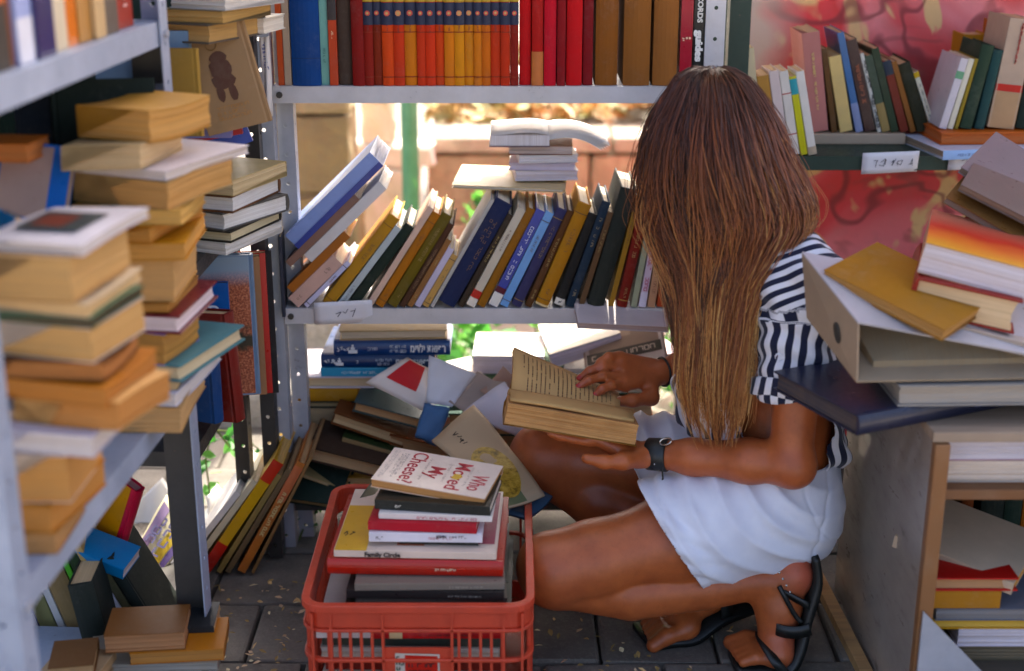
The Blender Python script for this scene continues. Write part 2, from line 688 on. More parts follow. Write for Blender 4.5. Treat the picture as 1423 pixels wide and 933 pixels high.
# ------------------------------------------------------------ ground and background
def mat_ground():
    T = NT('dry_earth')
    v = T.coord()
    n = T.noise(v, 2.2, 6, 0.65)
    f = T.noise(v, 45, 5, 0.7)
    T.base(T.mix(f, T.ramp(n, [(0.3, hexc('#a59d92')), (0.7, hexc('#c6c0b5'))]), hexc('#857b6e')))
    T.rough(0.95)
    T.bump(T.math('ADD', n, f), 0.6, 0.02)
    M['earth'] = T.m
    T = NT('paver_stone')
    oi, v = shifted_coord(T)
    n = T.noise(v, 9, 6, 0.7)
    f = T.noise(v, 140, 4, 0.7)
    c = T.mix(T.ramp(n, [(0.3, grey(0)), (0.72, grey(1))]), oi.outputs['Color'], T.mix(0.55, oi.outputs['Color'], (0.035, 0.032, 0.025, 1)))
    T.base(T.mix(T.ramp(f, [(0.5, grey(0)), (0.75, grey(0.5))]), c, hexc('#8d8272')))
    T.rough(T.ramp(n, [(0.3, grey(0.7)), (0.7, grey(0.92))]))
    T.bump(T.math('ADD', n, T.math('MULTIPLY', f, 0.5)), 0.6, 0.006)
    M['paver'] = T.m
    T = NT('rough_stone')
    oi, v = shifted_coord(T)
    n = T.noise(v, 6, 8, 0.68)
    n2 = T.noise(v, 30, 5, 0.7)
    c = T.mix(T.ramp(n, [(0.32, grey(0)), (0.68, grey(1))]), oi.outputs['Color'], T.mix(0.5, oi.outputs['Color'], hexc('#6d6250')))
    T.base(T.mix(T.ramp(n2, [(0.45, grey(0)), (0.75, grey(0.6))]), c, hexc('#8a7a62')))
    T.rough(0.93)
    T.bump(T.math('ADD', n, T.math('MULTIPLY', n2, 0.6)), 0.9, 0.02)
    M['stone'] = T.m
    T = NT('graffiti_paint')
    v = T.coord()
    w = T.noise(v, 2.6, 3, 0.5, 1.2)
    w2 = T.noise(T.mapping(v, (1, 1, 1), (7, 3, 1)), 4.2, 3, 0.5, 2.0)
    w3 = T.noise(T.mapping(v, (1, 1, 1.3), (1, 9, 4)), 6.5, 2, 0.5, 1.6)
    base = T.ramp(w, [(0.30, hexc('#e87d80')), (0.44, hexc('#dc4448')), (0.54, hexc('#d63a38')), (0.68, hexc('#ea8684'))])
    c = T.mix(T.ramp(w2, [(0.55, grey(0)), (0.60, grey(0.9))]), base, hexc('#e3bd7c'))
    c = T.mix(T.ramp(w3, [(0.58, grey(0)), (0.66, grey(0.6))]), c, hexc('#a04a44'))
    w4 = T.noise(T.mapping(v, (1, 1, 1), (3, 1, 8)), 3.4, 2, 0.5, 0.8)
    line = T.ramp(T.math('ABSOLUTE', T.math('SUBTRACT', w4, 0.5)), [(0.006, grey(0.75)), (0.022, grey(0))])
    c = T.mix(line, c, hexc('#7d2f30'))
    gx = T.add('ShaderNodeSeparateXYZ')
    T.ln(v, gx.inputs[0])
    dirt = T.noise(v, 14, 5, 0.65)
    c = T.mix(T.ramp(dirt, [(0.5, grey(0)), (0.8, grey(0.3))]), c, hexc('#8a6a5c'))
    edge = T.ramp(T.math('ADD', gx.outputs[0], T.math('MULTIPLY', w, 0.3)), [(0.20, grey(1)), (0.30, grey(0))])
    c = T.mix(edge, c, hexc('#b9a99c'))
    T.base(c).rough(0.7)
    T.bump(T.noise(v, 60, 4, 0.6), 0.3, 0.004)
    M['graffiti'] = T.m
mat_ground()

ground = mesh_obj('ground', [(-60, -20, -0.03), (60, -20, -0.03), (60, 120, -0.03), (-60, 120, -0.03)], [(0, 1, 2, 3)], 'earth')
tag(ground, kind='structure')

# pavers under the stall: one stone each
prng = random.Random(5)
pav = empty('pavement', Matrix.Identity(4))
tag(pav, kind='structure')
paver_meshes = []
for k in range(5):
    bm = bmesh.new()
    add_box(bm, (-.099, -.099, -.05), (.099, .099, 0), 0.006)  # lit golden right side painted into the tone, plus sun bleaching
    for v in bm.verts:
        v.co += Vector((prng.uniform(-.002, .002), prng.uniform(-.002, .002), prng.uniform(-.001, .001)))
    me = bpy.data.meshes.new('paver')
    bmesh.ops.recalc_face_normals(bm, faces=bm.faces[:])
    bm.to_mesh(me)
    bm.free()
    me.materials.append(M['paver'])
    paver_meshes.append(me)
for i in range(-6, 8):
    for j in range(0, 8):
        x, y = -.05 + i * 0.204, 1.62 + j * 0.204
        o = bpy.data.objects.new('paver', prng.choice(paver_meshes))
        C.objects.link(o)
        o.parent = pav
        o.location = (x + (0.1 if j % 2 else 0), y, prng.uniform(-.004, .001))
        o.rotation_euler = (prng.uniform(-.012, .012), prng.uniform(-.012, .012), prng.uniform(-.01, .01) + (math.pi / 2) * prng.randint(0, 3))
        c = prng.uniform(0.8, 1.15)
        o.color = (0.185 * c, 0.160 * c, 0.130 * c, 1)

# roof of the stall, above the picture: unseen, shaped to block the sun and let skylight in
T = NT('roof_sheet')
T.base(hexc('#8d8a80')).rough(0.6)
M['shade_roof'] = T.m
rv, rf = [], []
nx = 60
for i in range(nx + 1):
    x = -2.6 + 5.2 * i / nx
    z = 2.35 + 0.018 * math.sin(i * math.pi / 2 * 1.0)
    rv += [(x, 2.45, z), (x, 3.85, z + 0.06)]
for i in range(nx):
    rf.append((2 * i, 2 * i + 2, 2 * i + 3, 2 * i + 1))
k0 = len(rv)
for i in range(26):                      # unseen strip added to keep sun off the left background
    x = -2.6 + 2.16 * i / 25
    z = 2.40 + 0.018 * math.sin(i * math.pi / 2)
    rv += [(x, 3.87, z), (x, 5.1, z + 0.05)]
for i in range(25):
    rf.append((k0 + 2 * i, k0 + 2 * i + 2, k0 + 2 * i + 3, k0 + 2 * i + 1))
shade_roof = mesh_obj('shade_roof', rv, rf, 'shade_roof')
tag(shade_roof, kind='structure')

# painted wall at the right behind the shelf
wall = empty('painted_wall', T4((0.47, 3.08, 0)), 'red and pink wall with pale yellow spray paint at the right, behind the leaning books', 'wall')
bm = bmesh.new()
add_box(bm, (0, 0, -0.03), (1.5, 0.12, 2.26), 0.004)  # upper part, out of view, raised to block sun on the pile
bm_obj('wall_panel', bm, 'graffiti', wall)
for k in range(2):
    box_obj('coping_slab', (-.02 + k * .77, -.02, 2.263), (.745 + k * .77, .14, 2.30), 'stone', wall, hexc('#9b8b78'), 0.004)

# stone pillar, low stone wall and things behind the shelf
srng = random.Random(3)
def stone_block(name, lo, hi, parent, col, jit=0.006, mat='stone', bev=0.012):
    bm = bmesh.new()
    add_box(bm, lo, hi, bev)
    bmesh.ops.subdivide_edges(bm, edges=[e for e in bm.edges if e.calc_length() > 0.06], cuts=2, use_grid_fill=True)
    for v in bm.verts:
        v.co += Vector((srng.uniform(-jit, jit), srng.uniform(-jit, jit), srng.uniform(-jit, jit) * .6))
    return bm_obj(name, bm, mat, parent, col)

pil = empty('stone_pillar', T4((-.56, 4.1, 0)), 'ochre stone pillar of stacked blocks behind the back shelf at its left', 'pillar')
z = -.03
k = 0
while z < 1.5:
    hgt = srng.uniform(.20, .27)
    stone_block('stone', (-.125 + srng.uniform(-.008, .008), -.12, z), (.105 + srng.uniform(-.008, .008), .12, z + hgt - .006), pil, hexc(srng.choice(['#b09a6c', '#a08a5e', '#bda87e'])))
    z += hgt
    k += 1

low = empty('low_stone_wall', T4((0.35, 4.55, 0)), 'low tan stone planter wall with a pale ledge behind the stacked books', 'wall')
for r_ in range(2):
    x = -1.0 - (.2 if r_ else 0)
    while x < 1.1:
        ln_ = srng.uniform(.42, .62)
        if x + ln_ > -.62:
            stone_block('stone', (max(x, -.62), -.1, -.03 + r_ * .225), (x + ln_ - .008, .1, .19 + r_ * .222), low, hexc(srng.choice(['#cfc3ac', '#c4b69c', '#d6cbb6'])), 0.004)
        x += ln_
for kx in range(3):
    stone_block('ledge_slab', (-.63 + kx * .6, -.13, .425), (-.035 + kx * .6, .12, .475), low, hexc('#cfc6b4'), 0.003)
bed = box_obj('planter_soil', (-.62, .105, -.03), (1.6, 2.4, .43), 'earth', low)

# fallen leaves on the planter: too many to count
lrng = random.Random(21)
T = NT('dry_leaf')
oi = T.add('ShaderNodeAttribute')
oi.attribute_name = 'tint'
n = T.noise(T.coord(), 60, 3, 0.6)
T.base(T.mix(T.ramp(n, [(0.4, grey(0)), (0.8, grey(0.5))]), oi.outputs['Color'], hexc('#7a5a30')))
T.rough(0.7)
M['leaf_dry'] = T.m
def leaf_shape(L, w):
    return [Vector((0, -L * .5, 0)), Vector((w * .5, -L * .1, .08 * L)), Vector((w * .32, L * .25, .05 * L)), Vector((0, L * .5, 0)), Vector((-w * .32, L * .25, .05 * L)), Vector((-w * .5, -L * .1, .08 * L))]
def leaf_mesh(name, places, mat, parent=None):
    """places: list of (pos, euler, L, w, tint)"""
    V, F, cols = [], [], []
    for pos, eu, L, w, c in places:
        m = Euler(eu).to_matrix()
        i = len(V)
        for p in leaf_shape(L, w):
            V.append(m @ p + Vector(pos))
            cols.append(c)
        F += [(i, i + 1, i + 2, i + 3), (i, i + 3, i + 4, i + 5)]
    o = mesh_obj(name, V, F, mat, parent)
    at = o.data.color_attributes.new('tint', 'FLOAT_COLOR', 'POINT')
    at.data.foreach_set('color', [x for c in cols for x in c])
    return o
pl = []
tints = [hexc(h) for h in ('#d8b274', '#c79a55', '#b7c07c', '#e6d3a2', '#a98a4e', '#cfae86', '#8f7a46', '#bdb98a')]
for i in range(5200):
    x, y = lrng.uniform(-.28, 1.35), 4.66 + 1.7 * lrng.random()
    hgt = .445 + .10 * (mnoise.noise(Vector((x * 3, y * 3, 0))) + .4) + lrng.uniform(0, .05)
    pl.append(((x, y, max(hgt, .44)), (lrng.uniform(-.8, .8), lrng.uniform(-.8, .8), lrng.uniform(0, 6.3)), lrng.uniform(.05, .11), lrng.uniform(.02, .05), lrng.choice(tints)))
lf = leaf_mesh('fallen_leaves', pl, 'leaf_dry')
tag(lf, 'heap of dry yellow and pale green fallen leaves on the planter behind the shelf', 'leaves', kind='stuff')
# few leaves on the pavement near the sandals
pl = []
for i in range(210):
    q = PZ(lrng.choice([lrng.uniform(745, 1120), lrng.uniform(745, 1120), lrng.uniform(300, 425)]), lrng.uniform(800, 933), 0.006)
    pl.append((tuple(q), (lrng.uniform(-.4, .4), lrng.uniform(-.4, .4), lrng.uniform(0, 6.3)), lrng.uniform(.005, .020), lrng.uniform(.003, .010), lrng.choice(tints[:1] + tints[3:7])))
lf = leaf_mesh('leaf_scraps', pl, 'leaf_dry')
tag(lf, 'small dry leaf scraps scattered on the dark paving near the sandals', 'leaves', kind='stuff')

# green painted pole
V, F = tube_mesh([P(571, 300, 3.9) * 1.0 - Vector((0, 0, P(571, 300, 3.9).z + .03)), Vector((P(571, 200, 3.9).x, 3.9, 1.7))], .024, 16)
pole = empty('green_pole', T4((0, 0, 0)), 'green painted metal pole standing behind the back shelf', 'pole')
T = NT('green_paint')
n = T.noise(T.coord(), 20, 5, 0.7)
T.base(T.ramp(n, [(0.3, hexc('#4c8f6c')), (0.7, hexc('#63a380'))])).rough(0.45)
M['green_paint'] = T.m
mesh_obj('shaft', V, F, 'green_paint', pole, smooth=True)
cpos = Vector((P(571, 200, 3.9).x, 3.9, 0))
V, F = tube_mesh([cpos + Vector((0, 0, .30)), cpos + Vector((0, 0, .36))], .031, 16)
mesh_obj('collar', V, F, 'green_paint', pole, smooth=True)

# pale plastered wall with broken top edge between pillar and pole
T = NT('white_plaster')
n = T.noise(T.coord(), 8, 6, 0.65)
T.base(T.ramp(n, [(0.3, hexc('#e6ded0')), (0.75, hexc('#f3efe6'))])).rough(0.85)
T.bump(n, 0.4, 0.01)
M['plaster'] = T.m
pw = empty('plaster_wall', T4((-.36, 4.35, 0)), 'sunlit broken white plaster ledge between the stone pillar and the green pole', 'wall')
stone_block('plaster_block', (-.12, -.08, -.03), (.07, .10, .40), pw, W1, .008, 'plaster')
stone_block('plaster_block', (-.13, -.05, .405), (.12, .10, .47), pw, W1, .008, 'plaster')
stone_block('plaster_block', (-.10, -.02, .475), (.00, .10, .60), pw, W1, .008, 'plaster')
stone_block('plaster_block', (-.125, -.04, .605), (.115, .10, .70), pw, W1, .010, 'plaster')

# pale step outside at the left, seen between the left shelves and the back shelf
stp = empty('stone_step', T4((-.75, 3.45, 0)), 'sunlit pale concrete step outside at the left behind the vine leaves', 'step')
stone_block('lower_tread', (-.6, -.2, -.03), (.40, .25, .06), stp, hexc('#cfc8bc'), .003, 'stone')
stone_block('upper_tread', (-.6, .05, .065), (.40, .6, .21), stp, hexc('#d9d3c8'), .003, 'stone')
# ------------------------------------------------------------ shelving
def holed_strip(bm, o, u, v, width, length, pitch=0.054, r=0.0038, rows=1):
    """a flat steel strip with round holes: from o, width along u, length along v"""
    n = int(length / pitch)
    for i in range(n):
        for rr in range(rows):
            w0, w1 = width * rr / rows, width * (rr + 1) / rows
            c = o + u * ((w0 + w1) / 2) + v * (pitch * (i + .5))
            hw, hl = (w1 - w0) / 2, pitch / 2
            outer, inner = [], []
            for k in range(8):
                a = 2 * math.pi * k / 8
                ca, sa = math.cos(a), math.sin(a)
                s = 1 / max(abs(ca), abs(sa))
                outer.append(bm.verts.new(c + u * (ca * s * hw) + v * (sa * s * hl)))
                inner.append(bm.verts.new(c + u * (ca * r) + v * (sa * r)))
            for k in range(8):
                k2 = (k + 1) % 8
                bm.faces.new((outer[k], outer[k2], inner[k2], inner[k]))
    rest = length - n * pitch
    if rest > 0.002:
        a = o + v * (n * pitch)
        f = [bm.verts.new(a), bm.verts.new(a + u * width), bm.verts.new(a + u * width + v * rest), bm.verts.new(a + v * rest)]
        bm.faces.new(f)

def angle_post(parent, x, y, z0, z1, sx, sy, mat, width=0.034):
    """perforated L-angle upright, corner at (x, y), flanges towards sx and sy"""
    bm = bmesh.new()
    holed_strip(bm, Vector((x, y, z0)), Vector((sx, 0, 0)), Vector((0, 0, 1)), width, z1 - z0)
    holed_strip(bm, Vector((x, y, z0)), Vector((0, sy, 0)), Vector((0, 0, 1)), width, z1 - z0)
    bmesh.ops.remove_doubles(bm, verts=bm.verts[:], dist=1e-5)
    o = bm_obj('post', bm, mat, parent)
    md = o.modifiers.new('thickness', 'SOLIDIFY')
    md.thickness = 0.002
    md.offset = 0
    return o

def tray(parent, x0, x1, y0, y1, z, mat, lip=0.030, name='shelf_board', front='y'):
    """folded steel shelf: top sheet with lips on all sides, top surface at z"""
    bm = bmesh.new()
    add_box(bm, (x0, y0, z - .0018), (x1, y1, z), 0)
    t = .0016
    add_box(bm, (x0, y0, z - lip), (x1, y0 + t, z - .0019), 0)
    add_box(bm, (x0, y1 - t, z - lip), (x1, y1, z - .0019), 0)
    add_box(bm, (x0, y0 + t, z - lip), (x0 + t, y1 - t, z - .0019), 0)
    add_box(bm, (x1 - t, y0 + t, z - lip), (x1, y1 - t, z - .0019), 0)
    # folded-in bottom edge of the long lips
    add_box(bm, (x0, y0 + t, z - lip), (x1, y0 + .012, z - lip + t), 0)
    return bm_obj(name, bm, mat, parent)

# --- back unit (the one she kneels in front of)
YB = 2.55
ZT, ZM, ZL = 0.916, 0.500, 0.113
XBL, XBR = P(388, 300, YB).x, P(978, 60, YB).x
bu = empty('metal_shelf_unit', T4((0, 0, 0)), 'grey perforated metal shelf unit straight behind the woman', 'shelf unit')
DB = 0.27
for (x, y, sx, sy, m) in ((XBL - .003, YB + .004, -1, 1, 'metal_light'), (XBR + .003, YB + .004, 1, 1, 'metal_white'),
                          (XBL - .003, YB + DB - .004, -1, -1, 'metal_light'), (XBR + .003, YB + DB - .004, 1, -1, 'metal_white')):
    angle_post(bu, x, y, 0.0, 1.75, sx, sy, m)
angle_post(bu, XBL - .003 + .030, YB + .05, 0.0, 1.75, -1, 1, 'metal_light', .030)
for z in (ZT, ZM):
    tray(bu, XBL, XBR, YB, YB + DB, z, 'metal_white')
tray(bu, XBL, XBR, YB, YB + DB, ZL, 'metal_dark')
for z in (ZT - .015, ZM - .015):
    for x in (XBL + .012, XBR - .012):
        V, F = tube_mesh([(x, YB - .004, z), (x, YB - .0005, z)], .006, 8)
        mesh_obj('bolt', V, F, 'metal_dark', bu)

# --- near left unit: its front turned towards the aisle
LU = T4((-.491, 2.06, 0), (0, 0, R(-3.5)))
lu = empty('metal_shelf_unit', LU, 'pale blue-grey metal shelf unit at the near left, stacked with old paperbacks', 'shelf unit')
# local: x from -.34 (back) to 0 (aisle side), y from -.70 (near) to 0 (far)
LUN, LUD = -.70, -.34
def lu_tray(z):
    bm = bmesh.new()
    t = .0016
    x0, x1, y0, y1, lip = LUD + .003, -.003, LUN + .003, -.003, .034
    add_box(bm, (x0, y0, z - .0018), (x1, y1, z))
    add_box(bm, (x1 - t, y0, z - lip), (x1, y1, z - .0019))
    add_box(bm, (x0, y0, z - lip), (x0 + t, y1, z - .0019))
    add_box(bm, (x0 + t, y0, z - lip), (x1 - t, y0 + t, z - .0019))
    add_box(bm, (x0 + t, y1 - t, z - lip), (x1 - t, y1, z - .0019))
    bm_obj('shelf_board', bm, 'metal_blue', lu)
LZ1, LZ2, LZ0 = 0.545, 1.085, 0.10
for z in (LZ0, LZ1, LZ2):
    lu_tray(z)
for (x, y, sx, sy, w) in ((0, LUN, -1, 1, .036), (0, 0, -1, -1, .036), (LUD, LUN, 1, 1, .036), (LUD, 0, 1, -1, .036)):
    angle_post(lu, x, y, 0, 1.8, sx, sy, 'metal_blue', w)
for z in (LZ1 - .018, LZ2 - .018):
    for y in (-.018, LUN + .018):
        V, F = tube_mesh([(.0012, y, z), (.006, y, z)], .006, 8)
        mesh_obj('bolt', V, F, 'metal_light', lu)
bm = bmesh.new()                          # dark plate standing in for shade on the post flange
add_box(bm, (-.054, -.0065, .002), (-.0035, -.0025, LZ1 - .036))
bm_obj('shade_plate', bm, 'metal_dark', lu)
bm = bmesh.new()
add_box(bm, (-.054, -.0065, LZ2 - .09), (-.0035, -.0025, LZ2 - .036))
bm_obj('shade_plate', bm, 'metal_dark', lu)  # short dark plate, same painted shade below the top board
bm = bmesh.new()
add_box(bm, (LUD - .004, LUN, LZ1 + .01), (LUD - .001, 0, 1.6))
bm_obj('dark_backing', bm, 'metal_dark', lu)  # dark sheet added so the view through the unit stays dim

# --- far left unit, behind the first
FU = T4((-.50, 2.10, 0), (0, 0, R(-2.0)))
fu = empty('metal_shelf_unit', FU, 'dark perforated metal shelf unit at the left holding the Hebrew picture book', 'shelf unit')
FZ = (0.050, 0.40, 0.685, 0.855)
for z in FZ:
    tray(fu, -.34, -.01 if z > .1 else -.11, .0, .40, z, 'metal_dark', .026)
for (x, y, sx, sy) in ((-.008, .398, -1, -1), (-.342, .002, 1, 1), (-.342, .398, 1, -1)):
    angle_post(fu, x, y, 0, 1.7, sx, sy, 'metal_dark')
bm = bmesh.new()
add_box(bm, (-.348, .0, FZ[1] + .005), (-.345, .44, 1.45))
bm_obj('dark_backing', bm, 'metal_green', fu)  # dark sheet added in place of the dark foliage behind
bm = bmesh.new()
add_box(bm, (-.34, .402, FZ[1] + .005), (-.02, .405, 1.45))
bm_obj('dark_backing', bm, 'metal_green', fu)  # second added dark sheet, closing off the bright far end
angle_post(fu, .035, .412, 0, 1.15, -1, 1, 'metal_dark', .026)

# --- wooden cabinet at the right
def mat_wood():
    T = NT('worn_wood')
    oi, v = shifted_coord(T)
    g = T.noise(T.mapping(v, (3, 60, 3)), 1.0, 5, 0.6)
    n = T.noise(v, 7, 5, 0.65)
    c = T.mix(T.ramp(g, [(0.35, grey(0)), (0.7, grey(1))]), oi.outputs['Color'], T.mix(0.45, oi.outputs['Color'], (0.10, 0.06, 0.03, 1)))
    T.base(T.mix(T.ramp(n, [(0.5, grey(0)), (0.8, grey(0.6))]), c, T.mix(0.4, c, (0.35, 0.28, 0.2, 1))))
    T.rough(0.6)
    T.bump(g, 0.25, 0.002)
    M['wood'] = T.m
    T = NT('glossy_panel')
    v = T.coord()
    n = T.noise(v, 5, 5, 0.6)
    T.base(T.ramp(n, [(0.3, hexc('#857a70')), (0.7, hexc('#a39a90'))])).rough(0.28)
    T.set(Coat_Weight=0.3)
    sc = T.noise(T.mapping(v, (2, 9, 30)), 1.0, 6, .7)
    T.base(T.mix(T.ramp(sc, [(.58, grey(0)), (.66, grey(.7))]), T.ramp(n, [(0.3, hexc('#857a70')), (0.7, hexc('#a39a90'))]), hexc('#5d5148')))
    T.rough(T.ramp(sc, [(.3, grey(.22)), (.7, grey(.5))]))
    T.bump(T.noise(v, 3.0, 3, 0.5), 0.25, 0.01)
    M['panel'] = T.m
mat_wood()
XC = 0.607
CF, CB, CT = 1.895, 2.39, 0.508
cb = empty('wooden_cabinet', T4((XC, CF, 0)), 'low open wooden cabinet at the right with a glossy brown side panel', 'cabinet')
box_obj('side_panel', (0, .004, .0), (.020, CB - CF, CT - .002), 'panel', cb, None, .0015)
box_obj('front_edging', (-.0005, -.016, .0), (.0215, .0035, CT - .002), 'wood', cb, hexc('#8a5a2e'), .002)
box_obj('side_panel', (.78, .004, .0), (.80, CB - CF, CT - .002), 'panel', cb, None, .0015)
box_obj('top_board', (-.004, -.012, CT), (.82, CB - CF, CT + .016), 'wood', cb, hexc('#a58e78'), .002)
box_obj('shelf_board', (.0225, -.006, .415), (.779, .44, .431), 'wood', cb, hexc('#7a4c25'), .002)
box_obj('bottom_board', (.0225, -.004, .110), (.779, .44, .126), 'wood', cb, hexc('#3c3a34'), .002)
box_obj('dark_backing', (.0225, .46, .03), (.779, .47, CT - .004), 'wood', cb, hexc('#3a3f36'))
gv = [(.0, -.024, .0), (.11, -.024, .0), (.0, -.024, .115), (.0, -.018, .0), (.11, -.018, .0), (.0, -.018, .115)]
mesh_obj('corner_gusset', [(x + .004, y, z + .126) for x, y, z in gv], [(0, 1, 2), (5, 4, 3), (0, 3, 4, 1), (1, 4, 5, 2), (2, 5, 3, 0)], 'metal_light', cb)
# loose pale batten lying on the paving along the cabinet
a, b = PZ(1126, 776, .02), PZ(1204, 930, .02)
d = (b - a).normalized()
sd = Vector((d.y, -d.x, 0)) * .011
bt = empty('wooden_batten', T4(a), 'pale wooden batten lying on the paving along the cabinet side', 'batten')
vs = []
for p in (a, b):
    for s in (-1, 1):
        for zz in (.001, .018):
            vs.append(p + sd * s + Vector((0, 0, zz - p.z)) - a)
mesh_obj('strip', vs, [(0, 1, 3, 2), (4, 6, 7, 5), (0, 4, 5, 1), (2, 3, 7, 6), (1, 5, 7, 3), (0, 2, 6, 4)], 'wood', bt, hexc('#c09560'))

# --- right rear shelf
YD, ZD = 2.74, 0.752
XDL = P(1012, 60, YD).x
ru = empty('metal_shelf_unit', T4((0, 0, 0)), 'dark green metal shelf unit at the right in front of the red wall', 'shelf unit')
tray(ru, XDL + .002, 1.40, YD, YD + .30, ZD, 'metal_green', .028)
bm = bmesh.new()
add_box(bm, (XDL, YD - .004, 0), (XDL + .040, YD - .0005, 1.75))
add_box(bm, (XDL, YD - .0005, 0), (XDL + .003, YD + .034, 1.75))
bm_obj('post', bm, 'metal_green', ru)
bm = bmesh.new()
add_box(bm, (XDL, YD + .30, 0), (XDL + .040, YD + .303, 1.75))
bm_obj('post', bm, 'metal_green', ru)
bm = bmesh.new()
add_box(bm, (1.36, YD - .004, 0), (1.40, YD - .0005, 1.75))
bm_obj('post', bm, 'metal_green', ru)
tray(ru, XDL + .002, 1.40, YD, YD + .30, .30, 'metal_green', .028)
# ------------------------------------------------------------ top shelf of the back unit: upright spines
GT = 'books on the top shelf'
def up_row(Y, z, items, group, h0=0.245):
    """upright spines: item = (left px, right px, colour, label, options)"""
    out = []
    for it in items:
        l, r, col, label = it[:4]
        kw = dict(it[4]) if len(it) > 4 else {}
        py = kw.pop('py', 100)
        dy = kw.pop('dy', brng.uniform(.004, .016))
        a, b = P(l, py, Y + dy), P(r, py, Y + dy)
        t = max(.004, b.x - a.x - .0006)
        h = kw.pop('h', h0 + brng.uniform(-.004, .004))
        w = kw.pop('w', .165)
        deco = kw.pop('deco', None)
        m = T4((a.x, Y + dy, z + .0004), (0, 0, R(brng.uniform(-.6, .6))))
        rt = book(m, t, w, h, col, label, group=group, **kw)
        if deco:
            deco(rt)
        out.append(rt)
    return out

def series(rt, emblem='#d9583e'):
    h = rt['dims'][2]
    t = rt['dims'][0]
    band(rt, h * .44, h * .60, '#2c3144')
    band(rt, h * .605, h * .70, '#b79a4e')
    band(rt, h * .705, h * .74, '#2c3144')
    V, F = [], []
    n = 16
    r = min(.0056, t * .30)
    for k in range(n):
        rr = r * (1.0 if k % 2 else .84)
        V.append((math.cos(2 * math.pi * k / n) * rr, math.sin(2 * math.pi * k / n) * rr, 0))
    F.append(tuple(range(n)))
    mesh_obj('emblem', V, F, 'ink', part_of(rt), hexc(emblem), M4=spine_frame(rt, h * .525))
    mesh_obj('emblem_centre', [(v[0] * .45, v[1] * .45, .0003) for v in V], F, 'ink', part_of(rt), hexc('#c9a75c'), M4=spine_frame(rt, h * .525))
    spine_marks(rt, h * .415, t * .6, .004, '#7d2c1c', rows=1, stroke=.0006)
    band(rt, h * .06, h * .068, '#8d3320')
    band(rt, h * .385, h * .392, '#8d3320')

ser_cols = ['#8f2a22', '#86382a', '#d8654f', '#cf4a35', '#d7813f', '#cf503f', '#d84f3d', '#d65a40', '#db8340', '#dd9650', '#d98d45', '#d98240', '#cf6f33', '#cb4730', '#c5402c', '#8c2f28']
ser_x = [507, 520, 532, 548, 563, 580, 592, 606, 618, 632, 646, 659, 670, 682, 696, 709, 721]
ser_lab = ['darkest red', 'brown-red', 'pale coral, thick', 'bright orange-red', 'light orange', 'slim coral red', 'thick scarlet', 'slim orange-red', 'sun-faded orange', 'palest yellow-orange', 'slim amber', 'faded tangerine', 'brick orange', 'tomato red', 'deep vermilion', 'maroon']
items = [
    (386, 395, '#c9552f', 'thin flaking orange spine at the left end of the top shelf', dict(kind='soft', mat='matte')),
    (395, 405, '#b39b84', 'slim beige spine between the thin orange one and the big blue one', dict(kind='soft')),
    (406, 446, '#25467c', 'thick dark teal and blue cloth volume near the left end of the top shelf', dict(w=.19, deco=lambda r: [band(r, r['dims'][2] * .2, r['dims'][2] * .203, '#12263a'), band(r, r['dims'][2] * .8, r['dims'][2] * .805, '#a58c4a')])),
    (446, 458, '#7fae9f', 'pale sea-green paperback beside the thick blue volume', dict(kind='soft', deco=lambda r: spine_marks(r, .05, .03, .006, '#3f6d66'))),
    (458, 470, '#c4523a', 'orange spine with dark head beside the sea-green paperback', dict(kind='soft', deco=lambda r: [band(r, .115, .24, '#3a3330'), spine_marks(r, .09, .012, .004, '#e8c9a0', rows=2)])),
    (471, 490, '#493a30', 'dark brown cloth spine left of the dark red ones', {}),
    (490, 507, '#84231f', 'plain dark red cloth spine left of the banded encyclopedia set', {}),
]
for i in range(16):
    wd = ser_lab[i]
    items.append((ser_x[i], ser_x[i + 1], ser_cols[i], '%s encyclopedia spine with navy and gold bands on the top shelf' % wd,
                  dict(h=.243, dy=.006 + .004 * (i % 3 == 1), page='#c9a877', deco=lambda r, i=i: series(r, '#d2503c' if i not in (3, 9, 10) else '#e08a50'))))
items += [
    (721.5, 738, '#c22b2c', 'first plain red spine right after the banded set', {}),
    (739, 755, '#b83330', 'plain red spine with a worn pale streak, second after the banded set', dict(deco=lambda r: band(r, .0, .06, '#c9805a'))),
    (756, 773, '#c8303a', 'rosy red cloth spine, third after the banded set', {}),
    (774, 786, '#8c1f22', 'slim dark red spine between two brighter red ones', {}),
    (787, 809, '#c92a2c', 'widest bright red spine on the top shelf', {}),
    (810, 824, '#7f1d20', 'dark crimson spine beside the brown volumes', {}),
    (827, 858, '#8c5a36', 'first of three wide brown volumes, the slimmest', dict(w=.2, deco=lambda r: band(r, .20, .203, '#5d3a20'))),
    (866, 903, '#8e5f3b', 'second of three wide brown volumes, the middle one', dict(w=.2, deco=lambda r: band(r, .20, .203, '#5d3a20'))),
    (907, 941, '#93633f', 'third of three wide brown volumes, beside the crimson spine', dict(w=.2, deco=lambda r: band(r, .20, .203, '#5d3a20'))),
    (944, 961, '#a81f30', 'crimson spine with a small pale mark above the hair', dict(kind='soft', mat='gloss', deco=lambda r: spine_marks(r, .083, .004, .016, '#f0c9a0', rows=3, stroke=.002))),
]
up_row(YB, ZT, items, GT)
def rec(r):
    spine_text(r, 'RECORDS', .142, .0125, '#d9d4c8', width=.062, bold=.0006)
    spine_text(r, 'guides', .070, .0165, '#e9e5da', width=.056, bold=.0012)
up_row(YB, ZT, [(962, 977, '#171614', 'black spine with bold white capitals at the right end of the top shelf', dict(kind='soft', mat='gloss', deco=rec))], GT)

